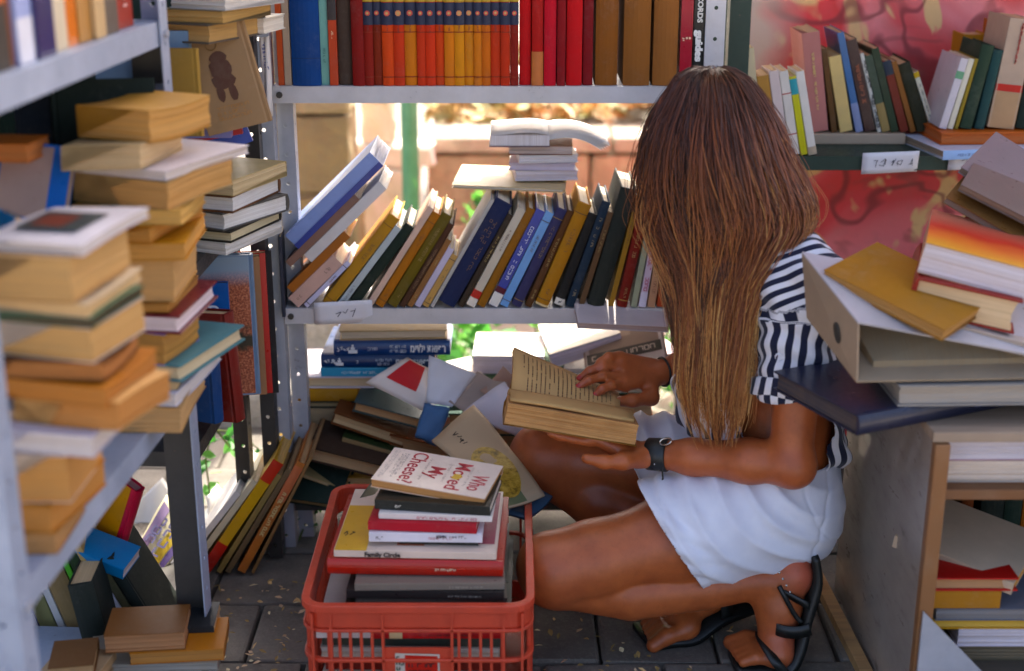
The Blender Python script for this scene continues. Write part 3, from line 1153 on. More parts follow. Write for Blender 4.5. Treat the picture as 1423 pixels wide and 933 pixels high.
# ------------------------------------------------------------ middle shelf: a row of old books leaning to the right
GM = 'books leaning on the middle shelf'
def px(n):
    return n / 752.0
def sticker(z0, z1, col='#e9e2d2'):
    return lambda r: band(r, z0, z1, col, .0007, 'paper_label')
def d_red(r):
    band(r, .018, .034, '#c2372d', .0007)
    band(r, .001, .0175, '#e6dccb', .0007, 'paper_label')
    spine_marks(r, .12, .09, .005, '#5c4638')
def d_blue(r):
    band(r, .001, .028, '#e9e4da', .0007, 'paper_label')
    band(r, .0285, .040, '#5b1b2a', .0007)
    spine_marks(r, .115, .11, .009, '#e8ebf4', stroke=.001, letter=.006)
def d_navy(r):
    spine_marks(r, .13, .11, .016, '#7a5a3c', rows=2, stroke=.0009, letter=.007)
def d_pink(r):
    spine_marks(r, .085, .10, .010, '#b8325c', stroke=.0012, letter=.007)
    band(r, .001, .03, '#e6e0f0', .0006, 'paper_label')
PG = '#efe2c6'
def XM(q):
    return P(q, 416, YB).x
rowM = [
    dict(xl=XM(934), h=.19, w=.14, a=5, col='#7f7286', label='faded violet spine at the right end of the leaning row, by the hair', kind='soft', page=PG),
    dict(xl=XM(913), h=.185, w=.14, a=6, col='#b8573f', label='orange-red spine with pale lilac patches close to her hair', kind='soft', page=PG, deco=lambda r: band(r, .05, .12, '#b487a0')),
    dict(xl=XM(900), h=.18, w=.14, a=7, col='#c69c7e', label='pale tan spine with small brown print near the hair', kind='soft', page=PG, deco=lambda r: spine_marks(r, .09, .12, .008, '#7d4a35')),
    dict(xl=XM(888), h=.19, w=.15, a=8, col='#d9c7d6', label='lilac and white spine lettered in pink on the leaning row', kind='soft', mat='gloss', page=PG, deco=d_pink),
    dict(xl=XM(877), h=.20, w=.15, a=9, col='#a3a78d', label='slim grey-green spine right of the dark red book', kind='soft', page=PG),
    dict(xl=XM(857), h=.215, w=.15, a=11, col='#7e2218', label='dark red cloth book leaning right of the black-green one', page=PG),
    dict(xl=XM(845), h=.22, w=.15, a=12.5, col='#9c7433', label='thin ochre spine pressed between black-green and dark red books', kind='soft', page=PG),
    dict(xl=XM(815), h=.232, w=.17, a=14.5, col='#262a24', label='tall thick black-green book in the right part of the leaning row', page=PG),
    dict(xl=XM(803), h=.19, w=.15, a=16, col='#5d432b', label='thin brown spine hidden left of the tall black-green book', kind='soft', page=PG),
    dict(xl=XM(785), h=.212, w=.15, a=18, col='#20303f', label='dark blue-teal cloth spine leaning left of the tall black-green book', page=PG),
    dict(xl=XM(768), h=.19, w=.14, a=19.5, col='#1f1e1b', label='black spine with a small white number label at its foot', page=PG, deco=lambda r: [band(r, .004, .017, '#e8e3d6', .0007, 'paper_label'), spine_marks(r, .0105, .007, .007, '#2a2622', stroke=.0012)]),
    dict(xl=XM(741), h=.212, w=.16, a=22, col='#b78343', label='thick ochre book with a pale tail in the middle of the leaning row', page=PG, deco=lambda r: band(r, 0, .004, '#e1c89a')),
    dict(xl=XM(728), h=.20, w=.15, a=23, col='#5c3d25', label='dark brown spine between the ochre and the violet-navy book', page=PG),
    dict(xl=XM(708), h=.205, w=.15, a=24.5, col='#3d3b5c', label='violet-navy cloth book leaning right of the light blue one', page=PG),
    dict(xl=XM(692), h=.20, w=.14, a=25.5, col='#7aa6d6', label='slim light blue spine beside the bright blue lettered one', kind='soft', mat='gloss', page=PG),
    dict(xl=XM(676), h=.205, w=.14, a=26, col='#23399a', label='bright blue spine with white lettering and white foot label', kind='soft', mat='gloss', page=PG, deco=d_blue),
    dict(xl=XM(660), h=.21, w=.15, a=27, col='#966838', label='tan-brown leather spine left of the bright blue lettered one', page=PG),
    dict(xl=XM(645), h=.21, w=.15, a=27.5, col='#cfc3ae', label='pale slim spine with a red band near its foot', kind='soft', page=PG, deco=d_red),
    dict(xl=XM(634), h=.20, w=.15, a=28, col='#3c3024', label='dark brown thin spine right of the big navy book', page=PG),
    dict(xl=XM(603), h=.225, w=.17, a=29, col='#252c4a', label='big navy book with faded brown lettering in the leaning row', page=PG, deco=d_navy),
    dict(xl=XM(597), h=.235, w=.16, a=29.3, col='#b5b0a8', label='thin grey board sticking up behind the big navy book', kind='soft', page=PG),
    dict(xl=XM(584), h=.115, w=.11, a=30, col='#c19a63', label='short tan booklet with a pale torn top, left of the big navy book', kind='soft', page=PG),
    dict(xl=XM(573), h=.13, w=.11, a=30.3, col='#c9bfd0', label='short lavender booklet beside the short tan one', kind='soft', page=PG),
    dict(xl=XM(563), h=.15, w=.11, a=30.6, col='#8f6540', label='short brown spine left of the lavender booklet', kind='soft', page=PG),
    dict(xl=XM(552), h=.185, w=.14, a=31, col='#4d3324', label='dark chestnut spine right of the olive book', page=PG, deco=lambda r: spine_marks(r, .08, .10, .006, '#8d6a45')),
    dict(xl=XM(533), h=.205, w=.15, a=31.5, col='#6b5a20', label='olive-gold cloth book with pale page tops on the leaning row', page=PG),
    dict(xl=XM(517), h=.21, w=.15, a=32, col='#b2702f', label='orange-brown spine leaning left of the olive book', page=PG),
    dict(xl=XM(505), h=.225, w=.15, a=32.5, col='#d9b9a4', label='thin pinkish cream spine left of the orange-brown one', kind='soft', page=PG),
    dict(xl=XM(478), h=.19, w=.15, a=36, col='#1d2a20', label='wide dark green-black book lying low at the left of the row', page=PG),
    dict(xl=XM(463), h=.19, w=.15, a=37, col='#b9c0bd', label='pale grey-blue speckled spine above the dark green book', kind='soft', page=PG, deco=lambda r: spine_marks(r, .03, .05, .006, '#5f6668')),
    dict(xl=XM(440), h=.215, w=.15, a=38, col='#bb8d4c', label='thick honey-tan spine leaning steeply at the left of the row', page=PG),
    dict(t=px(7), h=.12, w=.14, a=45, col='#cdc9dd', label='thin lavender-white booklet low at the left end of the row', kind='soft', page=PG),
    dict(t=px(20), h=.12, w=.13, a=46, col='#d7b2a2', label='short salmon-pink paperback at the left end of the row', kind='soft', page=PG),
]
xr = P(954, 420, YB).x
rowM_out = lean_row(YB + .004, ZM + .0005, xr, rowM, 1, GM)

# faint stamped titles on many of the plain spines
for r in rowM_out:
    if any(c.name.startswith('lettering') for c in part_of(r).children) or brng.random() < .25:
        continue
    h = r['dims'][2]
    c0 = part_of(r).color
    lum = .3 * c0[0] + .6 * c0[1] + .1 * c0[2]
    cc = brng.choice(['#b89a5a', '#a88a50', '#c2a878']) if lum < .2 else brng.choice(['#5a3c28', '#6d4a30', '#4a3a34'])
    spine_marks(r, h * brng.uniform(.58, .72), h * brng.uniform(.18, .38), min(.010, r['dims'][0] * .45), cc, stroke=.0006, letter=brng.uniform(.003, .006))
    if brng.random() < .6:
        spine_marks(r, h * .14, h * .08, min(.007, r['dims'][0] * .4), cc, stroke=.0006)
    if brng.random() < .4:
        for q in (.06, .90):
            band(r, h * q, h * q + .0014, cc)
# ------------------------------------------------------------ steep pile against the left post on the middle shelf
r_last = rowM_out[-1]
pa = R(46)
pt = r_last['dims'][0]
u_ = Vector((math.sin(pa), 0, math.cos(pa)))
n_ = Vector((-math.cos(pa), 0, math.sin(pa)))
q_ = r_last.matrix_world.translation.copy() if False else (r_last.matrix_basis.translation.copy())   # its lower left corner
def pile_on(t, h, w, col, label, slide, da=0, dy=0.0, **kw):
    """next book on the sloping pile; slide = x of its lower left corner"""
    global q_
    start = q_ + n_ * 0.0006
    bl = start + n_ * t
    s = (slide - bl.x) / u_.x
    m = Matrix.Rotation(pa, 4, 'Y')
    pos = start + u_ * s + n_ * t
    pos.y = YB + .004 + dy
    r = book(Matrix.Translation(pos) @ m, t, w, h, col, label, group=GM, **kw)
    q_ = bl
    return r
x0 = XBL + .006
pile_on(.016, .155, .14, '#a9662f', 'curled orange-brown paperback on the steep pile at the left post', x0, kind='soft', page='#d9a868')
pile_on(.020, .20, .15, '#d9d2cc', 'cream-white paperback slanting under the blue folder', x0 + .035, kind='soft', page='#efe6d8')
pile_on(.014, .185, .15, '#8a6a5c', 'mauve-brown book slanting just under the blue folder', x0, kind='soft', page='#d6c2ae')
fl = pile_on(.034, .225, .17, '#8da0cf', 'glossy pale blue folder with a dark blue edge leaning over the left pile', x0 + .002, kind='soft', mat='gloss', page='#d9dbe8')
fl['category'] = 'folder'
V = [(.0345, -.0014, .0), (.0345, .17, .0), (.0345, .17, .2255), (.0345, -.0014, .2255)]
mesh_obj('edge_strip', [(.0235, -.0018, 0), (.0345, -.0018, 0), (.0345, -.0018, .225), (.0235, -.0018, .225)], [(0, 1, 2, 3)], 'gloss', part_of(fl), hexc('#22398c'))
# dark board standing against the post
bd = book(T4((XBL - .002, YB - .016, ZM - .012), (0, 0, R(4))), .006, .12, .155, '#2b2f3c', 'thin dark slate board upright against the left post of the middle shelf', kind='soft')

# ------------------------------------------------------------ books lying on top of the leaning row
GS = 'books stacked on top of the leaning row'
zt = ZM + .236
a, b = P(632, 265, 2.60), P(790, 265, 2.60)
brd = flat_book((a.x + b.x) / 2, 2.70, zt - .0225, .007, .19, b.x - a.x, '#d9c39a', 'broad cream board lying flat across the leaning books', yaw=-4, tilt=(0, 1.5), kind='hard', mat='matte', page='#efe7d6', group=GS)
zz = zt - .012
stk = [(712, 800, .0185, '#e6dde6', 'lowest paperback of the small stack on the cream board', 4), (710, 802, .014, '#d9cfe0', 'second paperback from below in the small stack on the cream board', -3),
       (716, 799, .0145, '#ece6e6', 'third paperback from below in the small stack on the cream board', 5), (708, 797, .017, '#d8c7c0', 'brown-edged paperback under the open white book', -2)]
for i, (l, r, t, pg, lb, yw) in enumerate(stk):
    aa, bb = P(l, 235, 2.645), P(r, 235, 2.645)
    flat_book((aa.x + bb.x) / 2, 2.645 + .075, zz, t, .15, bb.x - aa.x, ['#efe9e2', '#c9b9c4', '#f0ece6', '#8a5a44'][i], lb, yaw=yw, kind='soft', page=pg, group=GS)
    zz += t + .0008
# the open white book on top: left block, right leaf drooping
def paper_sheet(name, fn, nu, nv, parent, col, thick=.0006, mat='paper'):
    V, F = [], []
    for i in range(nu + 1):
        for j in range(nv + 1):
            V.append(fn(i / nu, j / nv))
    for i in range(nu):
        for j in range(nv):
            F.append((i * (nv + 1) + j, (i + 1) * (nv + 1) + j, (i + 1) * (nv + 1) + j + 1, i * (nv + 1) + j + 1))
    o = mesh_obj(name, V, F, mat, parent, hexc(col) if isinstance(col, str) else col, True)
    md = o.modifiers.new('thickness', 'SOLIDIFY')
    md.thickness = thick
    md.offset = 0
    return o
aa, bb, cc_ = P(681, 195, 2.63), P(765, 195, 2.63), P(850, 200, 2.63)
ob = empty('book', T4((bb.x, 2.63, zz)), 'white book lying open face up on the small stack, one half drooping', 'book', GS)
L1, L2 = bb.x - aa.x, cc_.x - bb.x
bmx = bmesh.new()
add_box(bmx, (-L1, 0, .0022), (-.002, .15, .022), .001)
bm_obj('page_block', bmx, 'pages', ob, hexc('#f2eef0'))
bmx = bmesh.new()
add_box(bmx, (-L1 - .002, -.002, 0), (-.001, .152, .002))
bm_obj('cover', bmx, 'matte', ob, hexc('#7a6a70'))
for k in range(5):
    paper_sheet('leaf', lambda u, v, k=k: (-.003 + u * (L2 - .004 * k), .001 + v * .148, .022 + .012 * math.sin(u * 2.2) - .030 * u * u - k * .0022 - .006 * v * u), 10, 3, ob, '#f6f3f0', .0012)
paper_sheet('leaf', lambda u, v: (-.003 - u * (L1 - .004), .001 + v * .148, .0228 + .008 * math.sin(u * math.pi) * (1 - u)), 8, 3, ob, '#f7f4f1', .0008)

# ------------------------------------------------------------ heap on the bottom shelf
GH = 'books heaped on the bottom shelf'
def hebrew(r, xoff=0.0):
    h = r['dims'][2]
    tt = r['dims'][0]
    spine_text(r, '\u05de\u05d9\u05d3\u05dc\u05d9 \u05ea\u05d0\u05d5\u05e4\u05e8', h * .19, tt * .72, '#dfe6ee', width=h * .30, bold=.0006)
    spine_marks(r, h * .45, h * .13, tt * .62, '#c9d6e4', rows=2, stroke=.0009, letter=.004)
    spine_marks(r, h * .665, h * .085, tt * .34, '#c9d6e4', rows=1, stroke=.0011, letter=.005)
    # small emblem: a figure over a base
    V, F = [], []
    def rect(x0, y0, x1, y1):
        i = len(V)
        V.extend([(x0, y0, 0), (x1, y0, 0), (x1, y1, 0), (x0, y1, 0)])
        F.append((i, i + 1, i + 2, i + 3))
    e = tt * .30
    rect(-e, -e, e, -.2 * e)
    rect(-.45 * e, -.15 * e, .45 * e, .45 * e)
    rect(-.22 * e, .5 * e, .22 * e, 1.0 * e)
    mesh_obj('emblem', V, F, 'ink', part_of(r), hexc('#e4e9ee'), M4=spine_frame(r, h * .835))
    spine_marks(r, h * .925, h * .085, tt * .42, '#e4e9ee', rows=1, stroke=.0016, letter=.006, hand=True)
Yst = 2.655
rs, zz = stack_px(Yst, ZL + .0005, [
    dict(l=404, r=520, top=640, bot=672, depth=.17, col='#6d5a48', label='greyish brown book at the foot of the left heap', kind='hard', page='#b39c7c', t=.070),
    dict(l=402, r=505, top=610, bot=640, depth=.17, col='#8c7a62', label='drab tan book low in the left heap with a pale sticker', kind='hard', page='#b89f7c', t=.074, side='spine'),
    dict(l=409, r=500, top=572, bot=585, depth=.18, col='#1e2620', label='thin black-green book under the ochre one in the left heap', page='#8a7a5a', t=.014),
    dict(l=408, r=498, top=548, bot=572, depth=.18, col='#a37833', label='ochre book under the grey-white one in the left heap', page='#a9833f', side='spine', t=.028),
    dict(l=412, r=520, top=528, bot=548, depth=.17, col='#c9c4cf', label='grey-white hardback in the left heap with browned edge', page='#cdb38f', t=.024),
    dict(l=446, r=560, top=510, bot=528, depth=.15, col='#4f9dc0', label='slim sky-blue and pink book under the blue encyclopedias', kind='soft', mat='gloss', side='spine', t=.018),
    dict(l=447, r=606, top=488, bot=510, depth=.18, col='#1f3a66', label='lower of two dark blue encyclopedias lettered in Hebrew', mat='gloss', side='spine', t=.026, yaw=-1.5),
    dict(l=463, r=625, top=464, bot=490, depth=.18, col='#22447c', label='upper of two dark blue encyclopedias lettered in Hebrew', mat='gloss', side='spine', t=.030, yaw=0.5),
    dict(l=468, r=618, top=444, bot=462, depth=.16, col='#b7a07a', label='worn beige book lying on top of the blue encyclopedias', kind='hard', mat='matte', page='#d8cbb4', t=.020, yaw=3),
], GH)
hebrew(rs[6])
hebrew(rs[7])
band(rs[5], .0, .030, '#d8a0ac', .0006)
spine_marks(rs[5], .09, .07, .008, '#dfe9ee', stroke=.0008)
box = mesh_obj('paper_label', [(0.01, -.0075, .06), (.028, -.0075, .06), (.028, -.0075, .09), (.01, -.0075, .09)], [(0, 1, 2, 3)], 'paper', part_of(rs[1]), hexc('#e9e6df'))

# slumped books in front of that stack, fore-edges towards us, sliding down to the right
book_at(434, 668, 2.57, .022, .15, .10, '#23332b', 'dark green book tipped against the left post on the bottom shelf', yaw=72, roll=-38, pitch=0, page='#b08f5e', group=GH)
rs2, z2 = stack_px(2.555, ZL + .0005, [
    dict(l=440, r=575, top=668, bot=684, depth=.14, col='#c29a4a', label='mustard paperback lowest at the front of the bottom shelf', kind='soft', page='#c9a065', t=.018, yaw=2),
    dict(l=436, r=560, top=650, bot=668, depth=.14, col='#b98f3d', label='second mustard paperback at the front of the bottom shelf', kind='soft', page='#d3ae78', t=.017, yaw=-3),
], GH)
book_at(492, 620, 2.60, .030, .15, .16, '#3a2a20', 'dark brown hardback sliding down to the right on the bottom shelf', roll=14, pitch=4, yaw=-4, page='#c39d70', group=GH)
book_at(535, 605, 2.64, .014, .14, .15, '#2d3a22', 'dark green cover with yellow marks under the brown hardbacks', roll=15, pitch=2, yaw=-6, kind='soft', mat='gloss', page='#b08f5e', group=GH)
book_at(520, 578, 2.655, .026, .14, .15, '#6a4028', 'russet-brown hardback with tan edge, middle of the sliding books', roll=19, pitch=2, yaw=-4, page='#c9a677', group=GH)
book_at(552, 556, 2.66, .022, .15, .15, '#3c4a48', 'dark slate picture-cover book uppermost of the sliding books', roll=14, pitch=4, yaw=-6, page='#b98a5c', mat='gloss', group=GH)
yl = book_at(470, 655, 2.60, .006, .12, .11, '#cbb282', 'loose cream booklet poking out under the dark brown hardback', roll=16, pitch=3, yaw=-12, kind='soft', page='#d8c39a', group=GH)
# body of the heap further right, mostly covered by papers
rs3, z3 = stack_px(2.60, ZL + .0005, [
    dict(l=585, r=715, top=640, bot=690, depth=.20, col='#3d3a33', label='dark grey thick book under the papers in the middle of the bottom shelf', page='#a98a60', t=.055),
    dict(l=590, r=722, top=600, bot=640, depth=.19, col='#24483f', label='deep green thick book under the papers in the middle of the bottom shelf', page='#b39468', t=.050, yaw=4),
    dict(l=625, r=750, top=560, bot=600, depth=.18, col='#314a42', label='bottle-green book beneath the curled white sheet', page='#c0a070', t=.045, yaw=-3),
], GH)
rs4, z4 = stack_px(2.66, ZL + .0005, [
    dict(l=760, r=905, top=640, bot=690, depth=.20, col='#56392a', label='brown thick book at the foot of the pile behind the reading hands', page='#b79a70', t=.06),
    dict(l=755, r=900, top=590, bot=640, depth=.20, col='#8b8272', label='grey-tan thick book second in the pile behind the reading hands', page='#c9b18a', t=.06, yaw=3),
    dict(l=765, r=910, top=560, bot=600, depth=.20, col='#a2462f', label='rust red thick book third in the pile behind the reading hands', page='#d0b58c', t=.05, yaw=-2),
    dict(l=650, r=905, top=535, bot=560, depth=.20, col='#39553c', label='wide green album under the white books behind the reading hands', page='#e1d3b4', t=.028, yaw=0),
    dict(l=790, r=935, top=540, bot=560, depth=.19, col='#e6e2da', label='white and pink magazine under the far reading hand', kind='soft', mat='gloss', page='#efeae2', t=.020, yaw=-6),
], GH)
mg = rs4[4]
front_plate(mg, .02, .045, .03, .05, '#d2566b')
front_plate(mg, .02, .045, .06, .08, '#d2566b')
front_plate(mg, .05, .16, .085, .088, '#3a3c46')
# white books with sunlit pages
zA = z4 - .022
flat_book(P(708, 480, 2.70).x, 2.78, zA, .040, .15, .145, '#f0ece4', 'thick white book with sunlit cover behind the open page', yaw=-2, kind='soft', page='#dcd6e6', group=GH)
flat_book(P(640, 500, 2.66).x, 2.74, zA - .028, .028, .13, .07, '#efe8dc', 'small white paperback with an orange edge beside the blue encyclopedias', yaw=14, tilt=(0, -8), kind='soft', page='#d9a45c', group=GH)
book_at(806, 466, 2.78, .032, .15, .15, '#e9e0d2', 'white book tilted up to the right behind the open page', roll=-16, pitch=6, yaw=8, kind='soft', page='#cfcbe0', group=GH)
gb = book_at(868, 487, 2.70, .022, .135, .165, '#9b8a84', 'grey photo-covered book tilted towards us under the middle shelf', roll=-17, pitch=28, yaw=4, kind='soft', mat='gloss', page='#5f5048', group=GH)
front_plate(gb, .004, .131, .004, .161, '#d6ccc8')
front_plate(gb, .006, .075, .012, .155, '#9a877c', off=.0008, name='cover_photo')
front_plate(gb, .010, .04, .05, .10, '#b9a596', off=.0010, name='cover_photo')
front_plate(gb, .070, .098, .006, .158, '#2e2a2b', off=.0012)
V, F = marks(.13, .02, 1, brng, .0022, .012)
mesh_obj('lettering', V, F, 'ink', part_of(gb), hexc('#cdbfb4'), M4=frame((.022 + .0018, .084, .082), Vector((0, 0, 1)), Vector((0, -1, 0)), Vector((1, 0, 0))))
flat_book(P(905, 500, 2.74).x, 2.80, zA, .030, .12, .10, '#e7c9cc', 'pale pink book behind the grey photo-covered one', yaw=20, kind='soft', page='#f2e6e2', group=GH)
# papers caught in the shelf lip
def sheet_px(name, pts, label, col, sag=.01, nu=10, nv=8, thick=.0012, curl=0.0, cat='paper', mat='paper', group=None):
    """a sheet through four photo points (px, py, Y), in order round its outline"""
    A, B, D, E = [P(*p) for p in pts]
    c0 = (A + B + D + E) / 4
    nrm = (B - A).cross(E - A).normalized()
    if nrm.y > 0:
        nrm = -nrm
    rt = empty(name, T4(c0), label, cat, group)
    def fn(u, v):
        p = A * (1 - u) * (1 - v) + B * u * (1 - v) + D * u * v + E * (1 - u) * v
        p = p + nrm * (sag * math.sin(math.pi * u) + curl * (v - .5) ** 2 * 4 + .0025 * math.sin(9 * u + 5 * v))
        return p - c0
    o = paper_sheet('sheet', fn, nu, nv, rt, col, thick, mat)
    rt['sheet'] = True
    return rt, fn, nrm
GP = 'loose papers on the heap'
def sub_area(rt, fn, nrm, u0, u1, v0, v1, col, name='print', n=6, off=.0016, mat='paper', tri=False):
    V, F = [], []
    for i in range(n + 1):
        for j in range(n + 1):
            u, v = u0 + (u1 - u0) * i / n, v0 + (v1 - v0) * j / n
            V.append(fn(u, v) + nrm * off)
    for i in range(n):
        for j in range(n):
            F.append((i * (n + 1) + j, (i + 1) * (n + 1) + j, (i + 1) * (n + 1) + j + 1, i * (n + 1) + j + 1))
    ch = [c for c in rt.children][0]
    return mesh_obj(name, V, F, mat, ch, hexc(col), True)
rt, fn, nr = sheet_px('folded_card', [(508, 532, 2.575), (566, 497, 2.62), (601, 515, 2.62), (594, 574, 2.57)], 'folded card with a red triangle and cream border on the heap', '#e3d6cc', .014, cat='card', group=GP)
sub_area(rt, fn, nr, .30, .97, .14, .72, '#c3262a')
rt, fn, nr = sheet_px('white_card', [(596, 494, 2.60), (662, 520, 2.60), (628, 566, 2.565), (592, 560, 2.565)], 'plain white card standing among the papers right of the red card', '#d9d8dc', .006, cat='card', group=GP)
rt, fn, nr = sheet_px('paper_folder', [(664, 519, 2.61), (706, 535, 2.58), (690, 600, 2.54), (624, 560, 2.57)], 'crumpled grey-tan paper folder beside the plain white card', '#a8968a', -.010, curl=.008, group=GP)
rt, fn, nr = sheet_px('curled_sheet', [(640, 575, 2.55), (700, 530, 2.56), (742, 590, 2.50), (733, 612, 2.49)], 'curled white sheet hanging below the open book', '#d2cbd4', .012, curl=-.006, group=GP)
rt, fn, nr = sheet_px('brown_folder', [(700, 512, 2.62), (740, 545, 2.58), (716, 582, 2.55), (668, 545, 2.59)], 'brown curled paper pocket left of the open book', '#b08c78', -.016, curl=.012, group=GP)
# blue-grey spine standing
rt, fn, nr = sheet_px('book', [(590, 562, 2.56), (624, 568, 2.56), (606, 620, 2.51), (577, 606, 2.51)], 'slate blue book upright under the white card', '#4d6a8c', .001, 6, 6, .012, cat='book', mat='matte', group=GH)
book_at(590, 604, 2.64, .034, .13, .12, '#7a4228', 'russet thick book at the right end of the sliding books', roll=10, pitch=3, yaw=-8, page='#b08458', group=GH)
# beige magazine with the round yellow picture
rt, fn, nr = sheet_px('magazine', [(658, 564, 2.50), (757, 690, 2.27), (690, 712, 2.20), (600, 612, 2.41)], 'beige magazine with a round yellow picture sliding off the heap', '#b89f7e', .010, 12, 12, .004, cat='magazine', group=GP)
V, F = [], []
for k in range(24):
    a_ = 2 * math.pi * k / 24
    V.append(fn(.66 + .27 * math.cos(a_), .52 + .36 * math.sin(a_)) + nr * .0034)
V.append(fn(.66, .52) + nr * .0036)
F = [(k, (k + 1) % 24, 24) for k in range(24)]
T = NT('yellow_picture')
nn = T.noise(T.coord(), 70, 4, 0.7)
T.base(T.ramp(nn, [(0.35, hexc('#6b5417')), (0.5, hexc('#b08d2c')), (0.7, hexc('#cfae4e'))])).rough(0.4)
M['yellow_picture'] = T.m
mesh_obj('round_picture', V, F, 'yellow_picture', [c for c in rt.children][0])
sub_area(rt, fn, nr, .86, .99, .35, .95, '#6c7350', off=.0030)
VV, FF = marks(.055, .016, 1, brng, .0022, .011, hand=True)
xa = (fn(.12, .95) - fn(.12, .45)).normalized()
xa = (fn(.25, .9) - fn(.05, .9)).normalized()
ya = nr.cross(xa).normalized()
mesh_obj('lettering', VV, FF, 'ink', [c for c in rt.children][0], hexc('#2b2018'), M4=frame(fn(.17, .62) + nr * .0036, xa, ya, nr))
# thin dark and blue covers under the magazine
for (pts, lb, cl) in (([(640, 640, 2.44), (768, 692, 2.29), (733, 724, 2.23), (610, 690, 2.30)], 'dark blue-grey cover peeping out under the beige magazine', '#3f5568'),
                      ([(560, 640, 2.46), (690, 660, 2.44), (680, 700, 2.40), (560, 700, 2.40)], 'olive-dark cover lying behind the crate', '#3d3d2a')):
    sheet_px('magazine', pts, lb, cl, .006, 8, 6, .006, cat='magazine', mat='gloss', group=GP)

# handwritten shelf card on the middle shelf
def shelf_card(p0, p1, h, Y, label, col='#e3dfe0', tilt=0, round_end=False, rows=1, txt=.6):
    A, B = P(*p0, Y), P(*p1, Y)
    w = (B - A).length
    rt = empty('shelf_card', T4((A + B) / 2), label, 'label', 'handwritten shelf cards')
    x = (B - A).normalized()
    y = Vector((0, R(6), -1)).normalized()
    zn = x.cross(-y).normalized()
    def fn(u, v):
        p = (B - A) * (u - .5) + y * (v * h) + Vector((0, -.004 * math.sin(u * 3 + 1) * v, 0))
        return p
    paper_sheet('card', fn, 8, 4, rt, col, .0008)
    V, F = marks(w * txt, h * .5, rows, brng, .0013, .011, hand=True)
    mesh_obj('handwriting', V, F, 'ink', rt.children[0], hexc('#3a3640'), M4=frame(fn(.55, .5) + Vector((0, -.006, 0)), x, -y, Vector((0, -1, 0))))
    return rt
shelf_card((436, 421), (517, 417), .044, YB - .005, 'white handwritten card hanging on the middle shelf at its left end', txt=.35)
# white booklet overhanging the shelf at the right
bk = book_at(862, 438, 2.535, .012, .10, .17, '#cfc2c0', 'worn white booklet wedged under the middle shelf edge', roll=4, pitch=10, yaw=3, kind='soft', page='#bfa9a2', group=GM)
# ------------------------------------------------------------ red plastic crate full of magazines
def mat_crate():
    T = NT('red_plastic')
    v = T.coord()
    n = T.noise(v, 12, 5, 0.65)
    f = T.noise(v, 180, 3, 0.6)
    T.base(T.mix(T.ramp(n, [(0.35, grey(0)), (0.75, grey(1))]), hexc('#cc4427'), hexc('#b23c24')))
    T.rough(T.ramp(f, [(0.3, grey(0.38)), (0.8, grey(0.6))]))
    T.set(Subsurface_Weight=0.0)
    T.bump(T.math('ADD', n, T.math('MULTIPLY', f, .2)), 0.15, 0.003)
    M['red_plastic'] = T.m
mat_crate()
ZR = 0.235                                  # rim height
na, nb = PZ(422, 838, ZR), PZ(737, 842, ZR)
CW = nb.x - na.x
CY0 = na.y - .004
CL = 0.43
crate = empty('plastic_crate', T4((na.x, CY0, 0)), 'red plastic crate full of magazines and paperbacks on the paving', 'crate')
def rrect(x0, x1, y0, y1, r, n=5):
    out = []
    for (cx, cy, a0) in ((x1 - r, y0 + r, -90), (x1 - r, y1 - r, 0), (x0 + r, y1 - r, 90), (x0 + r, y0 + r, 180)):
        for k in range(n + 1):
            a = R(a0 + 90 * k / n)
            out.append((cx + r * math.cos(a), cy + r * math.sin(a)))
    return out
def ring(z0, z1, o0, i0, r=.03, name='rim', mat='red_plastic', taper=0.0):
    """closed wall ring between an outer offset o0 (outwards) and an inner offset i0"""
    po = rrect(-o0, CW + o0, -o0, CL + o0, r + o0)
    pi = rrect(i0, CW - i0, i0, CL - i0, max(.004, r - i0))
    V = []
    n = len(po)
    for (pts, z) in ((po, z0), (po, z1), (pi, z1), (pi, z0)):
        V += [(x, y, z) for x, y in pts]
    F = []
    for k in range(4):
        for i in range(n):
            j = (i + 1) % n
            k2 = (k + 1) % 4
            F.append((k * n + i, k * n + j, k2 * n + j, k2 * n + i))
    o = mesh_obj(name, V, F, mat, crate)
    md = o.modifiers.new('bevel', 'BEVEL')
    md.width = .0015
    md.segments = 2
    return o
ring(ZR - .013, ZR, .007, .006, name='rim')
ring(ZR - .040, ZR - .0135, .002, .004, name='upper_band')
ring(ZR - .046, ZR - .0405, .006, .003, name='rib')
ring(ZR - .098, ZR - .092, .006, .003, name='rib')
ring(.010, .045, .002, .004, name='lower_band')
bm = bmesh.new()
add_box(bm, (.004, .004, .004), (CW - .004, CL - .004, .0095))
bm_obj('floor', bm, 'red_plastic', crate)
